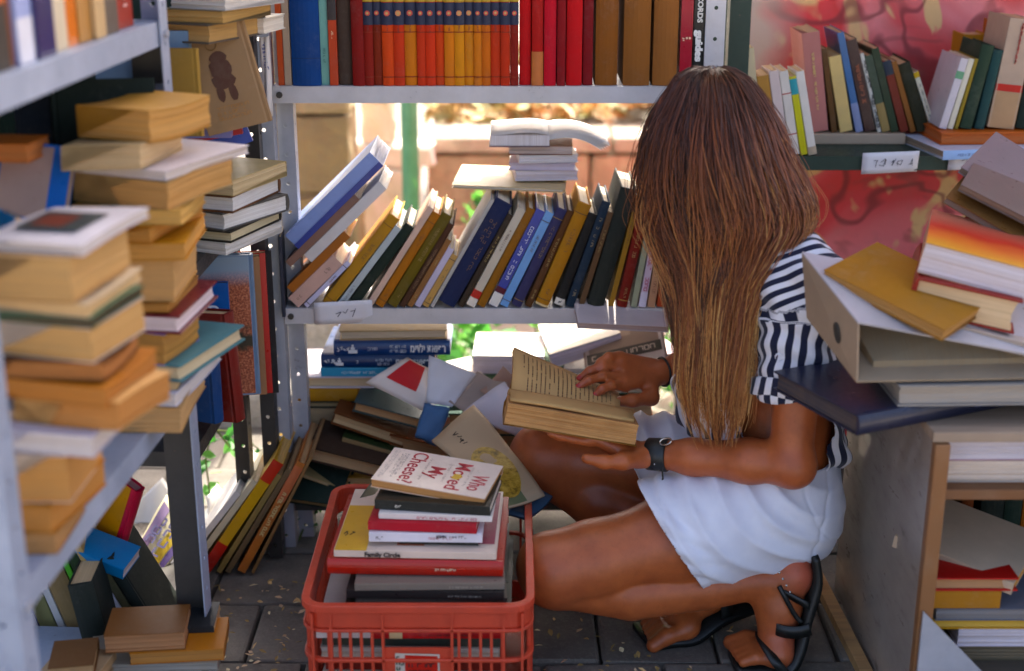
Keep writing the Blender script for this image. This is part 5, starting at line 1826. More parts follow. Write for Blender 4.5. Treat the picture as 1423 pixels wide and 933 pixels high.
# paper strips hanging down by the post
rt, fn, nr = sheet_px('paper_strip', [(352, 12, 2.38), (366, 10, 2.38), (372, 40, 2.39), (362, 48, 2.39)], 'white paper strip hanging from the stack at the top left', '#e4dfd8', .004, cat='paper', group='paper strips by the left post')
rt, fn, nr = sheet_px('paper_strip', [(360, 52, 2.42), (374, 50, 2.42), (380, 160, 2.43), (370, 168, 2.43)], 'long white paper strip with blue lettering beside the figure book', '#ddd4cc', .006, cat='paper', group='paper strips by the left post')
VV, FF = marks(.045, .010, 1, brng, .0012, .006)
mesh_obj('lettering', VV, FF, 'ink', rt.children[0], hexc('#3a4a8c'), M4=frame(fn(.5, .22) + nr * .002, Vector((.12, 0, -1)).normalized(), Vector((1, 0, .12)).normalized(), Vector((0, -1, 0))))

# ------------------------------------------------------------ bottom left: row leaning to the left, seen under the shelf
GL = 'books on the lowest left shelf'
YL = 2.105
def XL(q):
    return -P(q, 888, YL).x
rowL = [
    dict(xl=XL(62), h=.16, w=.13, a=15, t=.03, col='#2c3fae', label='royal blue book at the left of the lowest left row', kind='soft', mat='gloss', deco=lambda r: band(r, .01, .05, '#c9ccda')),
    dict(xl=XL(88), h=.20, w=.13, a=16, col='#8f8c62', label='olive-beige book with a white edge in the lowest left row', kind='soft', deco=lambda r: None),
    dict(xl=XL(100), h=.20, w=.13, a=16.5, col='#d6d3d0', label='thin white book in the lowest left row', kind='soft'),
    dict(xl=XL(134), h=.25, w=.14, a=17, col='#8f7a58', label='wide tan-backed book in the lowest left row', kind='hard'),
    dict(xl=XL(146), h=.25, w=.14, a=18, col='#58a83e', label='bright green edge in the lowest left row', kind='soft', mat='gloss'),
    dict(xl=XL(166), h=.26, w=.14, a=19, col='#27371f', label='dark bottle-green book in the lowest left row', kind='hard'),
    dict(xl=XL(178), h=.26, w=.14, a=19.5, col='#b39a6a', label='straw-coloured spine in the lowest left row', kind='soft'),
    dict(xl=XL(196), h=.135, w=.13, a=24, col='#d9d8e2', label='short white book with a red corner in the lowest left row', kind='soft', mat='gloss', deco=lambda r: band(r, 0, .02, '#b52a35')),
    dict(xl=XL(211), h=.15, w=.13, a=25, col='#57543c', label='grey-olive book beside the black one in the lowest left row', kind='soft'),
    dict(xl=XL(232), h=.17, w=.13, a=26, col='#1b2420', label='black book at the right end of the lowest left row', kind='hard'),
]
lean_row(YL, FZ[0] + .0008, XL(36), rowL, -1, GL)
book_at(145, 768, 2.13, .024, .06, .10, '#2f7fb4', 'sky-blue and red paperback lying across the lowest left row', side='spine', yaw=-16, roll=18, pitch=14, kind='soft', mat='gloss', page='#d9c8c4', group=GL)
oc = face_book(166, 762, 2.17, .022, .10, .125, '#c32844', 'crimson-spined book with an amber cover tilted under the left shelf', yaw=-28, lean=24, kind='hard', mat='gloss', page='#d8a0a0')
oc['group'] = GL
front_plate(oc, .012, .099, .001, .124, '#c58a26', side=0)
rsL, zL_ = stack_px(1.93, LZ0 + .0006, [
    dict(l=110, r=300, top=925, bot=945, depth=.11, col='#8f877a', label='greyish flat book at the lower left edge of the picture', kind='soft', page='#9b958a', t=.014, yaw=2),
    dict(l=175, r=304, top=905, bot=930, depth=.10, col='#b8742c', label='amber flat book under the brown box by the left leg', kind='soft', page='#b87a34', t=.020, yaw=6),
    dict(l=140, r=250, top=885, bot=905, depth=.09, col='#7d5334', label='flat tan-edged book with a black lettered end by the left leg', kind='soft', page='#a8744c', t=.030, yaw=6),
], GL)
stack_px(1.86, LZ0 + .0006, [
    dict(l=48, r=132, top=915, bot=935, depth=.09, col='#b39a7c', label='tan flat book beside the near left post at the picture bottom', kind='soft', page='#a8835a', t=.030, yaw=-8),
    dict(l=56, r=118, top=890, bot=915, depth=.08, col='#6a4a30', label='brown flat book above the tan one beside the near left post', kind='hard', page='#b08c60', t=.022, yaw=10)], GL)
rsL2, z_ = stack_px(1.99, LZ0 + .0006, [dict(l=252, r=296, top=888, bot=908, depth=.08, col='#1f2326', label='black spine with white lettering beside the left leg', kind='soft', side='spine', t=.045, yaw=4)], GL)
spine_marks(rsL2[0], .024, .036, .018, '#c9ccd0', rows=2, stroke=.001)
stand(118, 905, 2.02, .040, .10, .12, '#1c241f', 'black box file with a metal ring by the left leg', yaw=4, lean=-8, kind='hard')

# ------------------------------------------------------------ leaning magazines on the paving between the left units and the back unit
GG = 'magazines leaning by the left post'
XG = P(352, 782, 2.44).x
lean_row(2.44, .002, XG, [
    dict(t=.006, h=.27, w=.20, a=27, col='#8a6a48', label='brown limp magazine nearest to the post in the leaning bunch', kind='soft', page='#9b7a56'),
    dict(t=.016, h=.26, w=.20, a=29, col='#b5764c', label='orange-brown magazine with a printed spine in the leaning bunch', kind='soft', page='#b08a60', deco=lambda r: [band(r, .17, .25, '#c47a5c'), spine_marks(r, .14, .10, .010, '#d8c88a', stroke=.002)]),
    dict(t=.010, h=.25, w=.20, a=31, col='#6d5a42', label='drab magazine in the middle of the leaning bunch', kind='soft', page='#a88a62'),
    dict(t=.010, h=.24, w=.20, a=32, col='#8f7a4e', label='olive-tan magazine in the leaning bunch', kind='soft', page='#b08a60'),
    dict(t=.020, h=.275, w=.20, a=34, col='#d6a62a', label='yellow spine with red ends in the leaning bunch', kind='soft', mat='gloss', page='#c9a05a', deco=lambda r: [band(r, .225, .2745, '#c03a2c', .0007), band(r, .0005, .07, '#b8322a', .0007)]),
    dict(t=.012, h=.235, w=.20, a=36, col='#cfc4a8', label='pale cream magazine left of the yellow spine', kind='soft', page='#d9cdb4'),
    dict(t=.012, h=.21, w=.20, a=38, col='#dcd8d2', label='white magazine at the left of the leaning bunch', kind='soft', page='#e6e2dc'),
], 1, GG)
# picture book for children lying open towards us beyond the leg
rt, fn, nr = sheet_px('picture_book', [(187, 766, 2.40), (231, 689, 2.49), (268, 742, 2.44), (208, 820, 2.35)], 'yellow and white picture book propped on the ground beyond the left leg', '#e6dfb8', .004, 8, 8, .008, cat='book')
sub_area(rt, fn, nr, .15, .95, .55, .80, '#e0c23c', off=.005)
sub_area(rt, fn, nr, .10, .90, .05, .28, '#a58fb8', off=.005)
sub_area(rt, fn, nr, .30, .75, .82, .97, '#6a5aa0', off=.005)
VV, FF = marks(.07, .05, 2, brng, .004, .02)
xa_ = (fn(.9, .45) - fn(.1, .45)).normalized()
ya_ = (fn(.5, .3) - fn(.5, .6)); ya_ = (ya_ - xa_ * ya_.dot(xa_)).normalized()
mesh_obj('lettering', VV, FF, 'ink', rt.children[0], hexc('#7d7aa6'), M4=frame(fn(.5, .42) + nr * .0062, xa_, ya_, xa_.cross(ya_)))
sheet_px('white_sheet', [(178, 712, 2.68), (226, 664, 2.74), (246, 690, 2.72), (196, 742, 2.66)], 'blank white sheet behind the yellow picture book', '#e4e2e0', .006, cat='paper')
sheet_px('white_sheet', [(286, 690, 2.56), (300, 672, 2.62), (330, 700, 2.60), (290, 735, 2.54)], 'blank white sheet right of the left leg', '#e9e8e8', .004, cat='paper')
book_at(238, 812, 2.52, .012, .14, .16, '#7d5a3a', 'brown magazine under the yellow picture book', side='spine', yaw=38, roll=-34, pitch=16, kind='soft', page='#a8845a')
# ------------------------------------------------------------ right: the blurred pile on the cabinet
GR = 'books piled on the cabinet'
ZC = CT + .0165
nv = flat_book(.628, 2.046, ZC, .030, .208, .40, '#1e2338', 'large navy-black book overhanging the cabinet at the left', side='spine', yaw=180 + 24.7 - 180, kind='hard', mat='gloss', page='#3a3a44', group=GR)
spine_marks(nv, .12, .14, .012, '#6f83b8', stroke=.0012, letter=.008)
lt = flat_book(.72, 2.01, ZC + .0306, .032, .20, .34, '#8f8a84', 'grey-edged thick book lying on the navy-black one', side='fore', yaw=2, kind='hard', mat='cloth', page='#a39c92', group=GR)
# box file lying on its side: spine panel with a finger hole towards us at the left
zb0 = ZC + .058
bx = empty('box_file', T4((0, 0, 0)), 'grey-brown lever file lying on its side with a finger hole in its spine', 'file', GR)
pA, pB = P(1114, 352, 2.05), P(1192, 450, 1.905)            # top edge of the spine panel, far and near
pD, pC = P(1121, 442, 2.05), P(1190, 532, 1.905)            # bottom edge
ee = Vector((.34, .10, -.045))                               # the covers run to the right
th = .0028
def slab(name, a, b, c, d, t, mat, col, parent):
    n_ = (b - a).cross(d - a).normalized() * t
    V = [a, b, c, d, a + n_, b + n_, c + n_, d + n_]
    return mesh_obj(name, V, [(0, 1, 2, 3), (7, 6, 5, 4), (0, 4, 5, 1), (1, 5, 6, 2), (2, 6, 7, 3), (3, 7, 4, 0)], mat, parent, hexc(col))
e1_ = Vector((.36, .02, -.075))
e2_ = Vector((.36, .02, .0))
slab('upper_cover', pA, pB, pB + e1_, pA + e1_, th, 'gloss', '#b3aeb0', bx)
slab('lower_cover', pD, pC, pC + e2_, pD + e2_, th, 'matte', '#9c8c78', bx)
sp_ = slab('spine_panel', pA, pB, pC, pD, th, 'matte', '#a08c78', bx)
cc_ = (pA + pB + pC + pD) / 4 + (pB - pA) * .17 - (pA - pD) * .02
ux = (pB - pA).normalized(); uz = (pA - pD).normalized()
nn = ux.cross(uz).normalized()
if nn.x > 0: nn = -nn
V = [cc_ + nn * .0036 + ux * .007 * math.cos(a) + uz * .0125 * math.sin(a) for a in np.linspace(0, 6.283, 20)[:-1]]
mesh_obj('finger_hole', V, [tuple(range(19))], 'metal_dark', sp_)
V2 = [cc_ + nn * .0042 + ux * .0085 * math.cos(a) + uz * .0145 * math.sin(a) for a in np.linspace(0, 6.283, 21)]
V, F = tube_mesh(V2, .0012, 6, False)
mesh_obj('eyelet', V, F, 'metal_dark', sp_)
stx = [pC + Vector((.03, .03, .004)), pC + Vector((.33, .05, .004)), pD + Vector((.33, -.02, .004)), pD + Vector((.05, -.02, .004))]
bmx = bmesh.new()
V = [Vector(p) for p in stx] + [Vector(p) + Vector((0, 0, .018)) for p in stx]
mesh_obj('paper_stack', V, [(3, 2, 1, 0), (4, 5, 6, 7), (0, 1, 5, 4), (1, 2, 6, 5), (2, 3, 7, 6), (3, 0, 4, 7)], 'pages', bx, hexc('#8a7f6a'))
# leaning brown book and the two thick books on the file
def tilted(px_, py_, Y, t, w, h, col, label, m_rot, **kw):
    """centre under a photo pixel, free orientation"""
    c = P(px_, py_, Y)
    return book(Matrix.Translation(c - (m_rot @ Vector((t / 2, w / 2, h / 2)))) @ m_rot, t, w, h, col, label, group=GR, **kw)
def mrot(yaw, pitch, roll, side):
    return Matrix.Rotation(R(yaw), 4, 'Z') @ Matrix.Rotation(R(pitch), 4, 'X') @ Matrix.Rotation(R(roll), 4, 'Y') @ lay(side)
tilted(1262, 402, 2.00, .018, .16, .20, '#9c7038', 'thin brown book lying slanted on the lever file', mrot(-42, 4, 15, 'fore'), kind='soft', page='#a87a40')
tilted(1330, 440, 2.03, .020, .18, .26, '#b7aaa0', 'greyish magazine stack under the cream-edged book on the lever file', mrot(-8, 0, 12, 'fore'), kind='soft', page='#a89c92')
tilted(1340, 398, 2.06, .050, .15, .21, '#8c2f28', 'thick book with cream edge and dark green end on the lever file', mrot(-16, 0, 9, 'tail'), kind='hard', mat='matte', page='#dcbd92')
cvb = tilted(1358, 352, 2.08, .046, .16, .22, '#c8a184', 'thick book with white edge and a red and yellow cover on the pile', mrot(-18, 0, 11, 'tail'), kind='soft', mat='gloss', page='#d9cfd2')
T = NT('sunset_cover')
v = T.coord()
gq = T.add('ShaderNodeSeparateXYZ')
T.ln(v, gq.inputs[0])
nq = T.noise(v, 14, 3, .6)
T.base(T.ramp(T.math('ADD', T.math('MULTIPLY', gq.outputs[2], 4.2), T.math('MULTIPLY', nq, .25)), [(.12, hexc('#e0a52a')), (.38, hexc('#dd7420')), (.62, hexc('#c8301c')), (.95, hexc('#c06a50'))])).rough(.35)
M['sunset'] = T.m
front_plate(cvb, .001, .159, .001, .219, '#ffffff', mat='sunset', name='cover_picture')
# glossy magazines sliding at the right edge
for k, (px_, py_, Y, c, lb, yw, pt_, rl) in enumerate(((1432, 345, 2.16, '#8a2f30', 'dark red magazine sliding at the right edge of the pile', -30, 12, 22), (1420, 300, 2.20, '#7a5a3c', 'brown glossy magazine in plastic at the right edge', -35, 14, 26),
                                                      (1436, 280, 2.20, '#6d6660', 'grey magazine under the brown glossy one at the right edge', -28, 12, 24), (1440, 262, 2.24, '#85797a', 'silvery plastic-wrapped magazine uppermost at the right edge', -38, 14, 28))):
    tilted(px_, py_, Y, .012, .15, .22, c, lb, mrot(yw, pt_, rl, 'fore'), kind='soft', mat='gloss', page='#7a6a5e')

# inside the cabinet
GI = 'books inside the cabinet'
stack_px(1.915, .4316, [
    dict(l=1286, r=1470, top=650, bot=678, depth=.22, col='#c9bdb0', label='cream-edged thick book in the upper compartment of the cabinet', kind='soft', page='#d8c8b8', t=.034, yaw=0),
    dict(l=1290, r=1470, top=620, bot=648, depth=.22, col='#b98a94', label='white-edged book in the upper compartment of the cabinet', kind='soft', page='#d3cdd6', t=.030, yaw=1),
], GI)
rsC, zC_ = stack_px(1.925, .1266, [
    dict(l=1262, r=1480, top=905, bot=922, depth=.22, col='#57503f', label='olive-dark flat book lowest in the cabinet', kind='soft', page='#5a5648', t=.024),
    dict(l=1330, r=1480, top=880, bot=905, depth=.22, col='#cfc6cf', label='white-edged book low in the cabinet', kind='soft', page='#c9c3cc', t=.030),
    dict(l=1290, r=1480, top=865, bot=880, depth=.22, col='#c79a2a', label='yellow thin book low in the cabinet', kind='soft', mat='gloss', page='#c9a23a', t=.014),
    dict(l=1300, r=1470, top=850, bot=865, depth=.22, col='#6a6e78', label='grey-blue book between yellow ones in the cabinet', kind='soft', page='#7a7c80', t=.020),
    dict(l=1278, r=1390, top=830, bot=852, depth=.18, col='#a9742f', label='ochre rounded-edge book under the red hardback in the cabinet', kind='soft', page='#b5813a', side='spine', t=.030),
    dict(l=1280, r=1414, top=810, bot=830, depth=.20, col='#b3201c', label='bright red hardback lying in the cabinet', kind='hard', mat='matte', page='#b98a60', t=.022),
], GI)
book_at(1345, 752, 2.04, .022, .16, .19, '#c9b49c', 'pale floppy paperback lying askew on the red hardback in the cabinet', side='spine', yaw=-34, roll=9, pitch=6, kind='soft', page='#c98f3c', group=GI)
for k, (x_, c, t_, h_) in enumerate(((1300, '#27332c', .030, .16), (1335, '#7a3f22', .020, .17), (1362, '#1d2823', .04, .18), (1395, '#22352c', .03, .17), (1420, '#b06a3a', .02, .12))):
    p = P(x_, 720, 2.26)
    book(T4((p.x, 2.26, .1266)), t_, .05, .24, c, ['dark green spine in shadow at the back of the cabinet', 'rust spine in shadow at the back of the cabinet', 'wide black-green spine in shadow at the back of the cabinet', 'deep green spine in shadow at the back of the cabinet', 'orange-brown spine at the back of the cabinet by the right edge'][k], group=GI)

# ------------------------------------------------------------ right rear shelf
GD = 'books on the right rear shelf'
def XD(q, y=207, Y=YD):
    return -P(q, y, Y).x
zD = ZD + .0006
rowF = [
    dict(xl=XD(1062), h=.205, w=.10, a=8, t=.03, col='#d8c9a4', label='cream thick spine beside the hair on the right rear shelf', kind='soft', page='#d9c9a0'),
    dict(xl=XD(1083), h=.155, w=.09, a=10, col='#b58a52', label='tan spine second from the hair on the right rear shelf', kind='soft'),
    dict(xl=XD(1099), h=.165, w=.09, a=11, col='#d9c8c0', label='pinkish white spine third from the hair on the right rear shelf', kind='soft'),
    dict(xl=XD(1113), h=.165, w=.09, a=11.5, col='#e0d8cb', label='white spine with red lines on the right rear shelf', kind='soft', deco=lambda r: [band(r, .04, .042, '#b04a40'), band(r, .12, .122, '#b04a40')]),
    dict(xl=XD(1124), h=.155, w=.09, a=12, col='#c9c43c', label='slim lime-yellow spine with a teal head on the right rear shelf', kind='soft', mat='gloss', deco=lambda r: band(r, .12, .15, '#4a9aa0')),
    dict(xl=XD(1137), h=.165, w=.09, a=12.5, col='#e2dccf', label='ivory spine at the right end of the front group on the right rear shelf', kind='soft', deco=lambda r: band(r, .0, .016, '#b9a890')),
]
lean_row(YD + .004, zD, XD(1038), rowF, -1, GD)
# thick pale plank carrying the row behind
pk = empty('wooden_plank', T4((P(1110, 190, YD + .10).x, YD + .115, zD)), 'pale thick wooden plank under the leaning row on the right rear shelf', 'plank')
wpk = P(1262, 190, YD + .10).x - P(1110, 190, YD + .10).x
box_obj('board', (0, 0, 0), (wpk, .17, .022), 'wood', pk, hexc('#b79f84'), .003)
zP = zD + .0226
YP = YD + .125
def XP(q):
    return -P(q, 182, YP).x
rowG = [
    dict(xl=XP(1152), h=.20, w=.13, a=9, t=.03, col='#b98078', label='dusty pink spine with yellow edge at the left of the plank row', kind='soft', deco=lambda r: spine_marks(r, .1, .12, .006, '#d8c070', stroke=.0012)),
    dict(xl=XP(1164), h=.17, w=.13, a=11, col='#5d3f20', label='dark amber gap book left of the cream-edged one in the plank row', kind='soft'),
    dict(xl=XP(1186), h=.155, w=.13, a=13, col='#d8bd84', label='cream-edged thick paperback in the plank row', kind='soft', page='#dcc690'),
    dict(xl=XP(1200), h=.205, w=.13, a=15, col='#4d719c', label='blue spine in the plank row on the right rear shelf', kind='soft', mat='gloss', deco=lambda r: band(r, .0, .06, '#8a93b0')),
    dict(xl=XP(1218), h=.19, w=.13, a=16, col='#3c2422', label='dark maroon-brown spine in the plank row', kind='soft', mat='gloss', deco=lambda r: spine_marks(r, .1, .08, .010, '#a05a3a', stroke=.002)),
    dict(xl=XP(1224), h=.165, w=.13, a=17, col='#d0ccc0', label='thin black and white spine in the plank row', kind='soft', deco=lambda r: spine_marks(r, .08, .14, .006, '#2a2a2a', stroke=.002, letter=.012)),
    dict(xl=XP(1238), h=.16, w=.13, a=17.5, col='#3c4a38', label='dark green spine with tan foot in the plank row', kind='soft', deco=lambda r: band(r, .0, .06, '#9a8458')),
    dict(xl=XP(1250), h=.175, w=.13, a=18, col='#2c3a24', label='olive-green spine in the plank row', kind='soft'),
    dict(xl=XP(1264), h=.15, w=.13, a=19, col='#7a3020', label='rust red spine in the plank row', kind='soft', deco=lambda r: band(r, .12, .15, '#26303c')),
    dict(xl=XP(1274), h=.15, w=.13, a=20, col='#8f5f38', label='brown spine right of the rust red one in the plank row', kind='soft'),
    dict(xl=XP(1294), h=.145, w=.13, a=21, col='#2f2f1e', label='black-olive thick spine near the right end of the plank row', kind='hard'),
    dict(xl=XP(1303), h=.13, w=.13, a=22, col='#e4dcc4', label='slim white spine with a yellow tip ending the plank row', kind='soft', deco=lambda r: [band(r, .118, .1295, '#d0a83a'), spine_marks(r, .06, .09, .003, '#3a3630', stroke=.0006)]),
]
lean_row(YP, zP, XP(1127), rowG, -1, GD)
# right group, leaning the other way
of = flat_book(P(1375, 190, YD + .02).x + .03, YD + .11, zD + .018, .024, .17, .26, '#c0622e', 'orange-edged flat book carrying the right group on the rear shelf', side='fore', yaw=3, kind='hard', mat='matte', page='#c4642c', group=GD)
wb = flat_book(P(1355, 205, YD).x + .03, YD + .07, zD, .017, .18, .24, '#d5dcea', 'glossy white and blue book lying flat at the shelf edge', side='spine', yaw=10, kind='soft', mat='gloss', page='#9a8a78', group=GD)
band(wb, .0, .24, '#a9c4e8', .0006)
spine_marks(wb, .18, .06, .007, '#4a5a86', stroke=.0009)
zQ = zD + .0426
YQ = YD + .05
def XQ(q):
    return P(q, 172, YQ).x
lean_row(YQ, zQ, XQ(1440), [
    dict(xl=XQ(1412), h=.20, w=.13, a=5, t=.02, col='#1e2a22', label='black-green book at the right picture edge on the rear shelf', kind='hard'),
    dict(xl=XQ(1372), h=.212, w=.13, a=6, col='#b7a08c', label='wide grey-tan box with red lines at the right of the rear shelf', kind='soft', mat='matte', deco=lambda r: [band(r, .072, .086, '#b8322c'), band(r, .0, .0715, '#b09070'), spine_marks(r, .165, .08, .004, '#b8322c', stroke=.003)]),
    dict(xl=XQ(1355), h=.155, w=.13, a=8, col='#24423f', label='dark teal spine left of the wide grey-tan box', kind='hard'),
    dict(xl=XQ(1334), h=.165, w=.13, a=10, col='#2a3c2c', label='bottle-green thick spine in the right group of the rear shelf', kind='hard'),
    dict(xl=XQ(1327), h=.14, w=.13, a=11, col='#8f7a34', label='thin mustard spine in the right group of the rear shelf', kind='soft'),
    dict(xl=XQ(1317), h=.14, w=.13, a=12, col='#d9d2bc', label='thin cream spine in the right group of the rear shelf', kind='soft'),
    dict(xl=XQ(1305), h=.14, w=.13, a=12.5, col='#cbc4c8', label='white spine with green mark in the right group of the rear shelf', kind='soft', mat='gloss', deco=lambda r: band(r, .10, .115, '#6f9a78')),
], 1, GD)
for px_, c, lb, h_ in ((1330, '#b07a2c', 'amber book standing at the back of the right group on the rear shelf', .19), (1372, '#b0642c', 'orange-brown book standing at the back beside the wide box', .215)):
    p = P(px_, 150, YD + .20)
    book(T4((p.x, YD + .20, zD)), .05, .08, h_ + .02, c, lb, group=GD)
shelf_card((1199, 213), (1278, 210), .042, YD - .006, 'white handwritten card on the rear shelf edge, the left one', txt=.7)
shelf_card((1319, 213), (1407, 210), .034, YD - .006, 'white handwritten card on the rear shelf edge, the right one', txt=.7)
# ------------------------------------------------------------ greenery
T = NT('green_leaf')
at = T.add('ShaderNodeAttribute')
at.attribute_name = 'tint'
T.base(at.outputs['Color']).rough(.5)
T.set(Transmission_Weight=0.0)
T.b.inputs['Subsurface Weight'].default_value = .0
tr = T.add('ShaderNodeBsdfTranslucent')
T.ln(at.outputs['Color'], tr.inputs['Color'])
mx = T.add('ShaderNodeMixShader')
mx.inputs[0].default_value = .35
T.ln(T.b.outputs[0], mx.inputs[1])
T.ln(tr.outputs[0], mx.inputs[2])
T.ln(mx.outputs[0], T.out.inputs['Surface'])
M['leaf_green'] = T.m
T = NT('green_stem')
T.base(hexc('#5f6a35')).rough(.7)
M['stem'] = T.m
vrng = random.Random(12)
greens = [hexc(h) for h in ('#4f9a3a', '#3f8a34', '#6bb04a', '#2f6e30', '#7cbf58')]
def plant(name, label, cat, stems, nleaf, L, spread, group=None, cols=greens):
    """stems: list of point lists"""
    base = Vector(stems[0][0])
    rt = empty(name, T4(base), label, cat, group)
    for st in stems:
        V, F = tube_mesh([Vector(p) - base for p in st], [.0025 - .0015 * i / len(st) for i in range(len(st))], 5)
        mesh_obj('stem', V, F, 'stem', rt)
    pl = []
    for i in range(nleaf):
        st = vrng.choice(stems)
        k = vrng.uniform(0.15, len(st) - 1.001)
        a = Vector(st[int(k)]); b = Vector(st[int(k) + 1])
        p = a + (b - a) * (k % 1) + Vector((vrng.gauss(0, spread), vrng.gauss(0, spread), vrng.gauss(0, spread)))
        l_ = L * vrng.uniform(.6, 1.25)
        pl.append((tuple(p - base), (vrng.uniform(-1.2, 1.2), vrng.uniform(-1.2, 1.2), vrng.uniform(0, 6.3)), l_, l_ * .6, vrng.choice(cols)))
    leaf_mesh('foliage', pl, 'leaf_green', rt)
    return rt
plant('vine', 'green vine with small leaves hanging left of the grey post, over the pale step', 'vine',
      [[P(295, 590, 2.72), P(318, 620, 2.74), P(345, 640, 2.76), P(372, 655, 2.78)], [P(292, 600, 2.72), P(286, 640, 2.70), P(292, 690, 2.70), P(288, 720, 2.7)], [P(300, 598, 2.72), P(330, 600, 2.76), P(360, 625, 2.8)]], 40, .036, .012)
plant('weed', 'low green weed growing beyond the left leg', 'plant', [[PZ(225, 840, .0), P(230, 820, 2.40), P(245, 805, 2.40)], [PZ(228, 842, .0), P(240, 835, 2.38), P(252, 850, 2.36)], [PZ(226, 840, .0), P(215, 825, 2.40), P(205, 822, 2.40)]], 20, .034, .010, cols=greens[:2] + greens[3:4])
plant('weed', 'dark weed growing under the bottom shelf by the left post', 'plant', [[PZ(410, 752, .0), P(405, 715, 2.60), P(400, 700, 2.62)], [PZ(415, 752, .0), P(428, 718, 2.62), P(440, 705, 2.64)]], 26, .032, .014, cols=greens[3:4] + greens[:1])
def bush(px0, px1, py0, py1, Y, n, label, L=.06):
    c = P((px0 + px1) / 2, (py0 + py1) / 2, Y)
    st = []
    for k in range(5):
        t_ = P(vrng.uniform(px0, px1), vrng.uniform(py0, py1), Y + vrng.uniform(-.1, .1))
        st.append([Vector((c.x + vrng.uniform(-.05, .05), Y, 0)), (Vector((c.x, Y, 0)) + t_) / 2, t_])
    plant('bush', label, 'bush', st, n, L, .05)
bush(590, 660, 436, 486, 3.35, 130, 'bright green bush behind the shelf right of the blue encyclopedias')
bush(905, 950, 440, 490, 3.40, 90, 'green bush behind the shelf beside her hair')
bush(740, 790, 440, 470, 3.45, 70, 'small green bush behind the white books', .05)
bush(640, 680, 270, 330, 3.75, 90, 'leafy green shoot at the foot of the green pole', .05)
bush(600, 640, 330, 400, 3.60, 80, 'pale green shoot seen between the leaning books', .05)
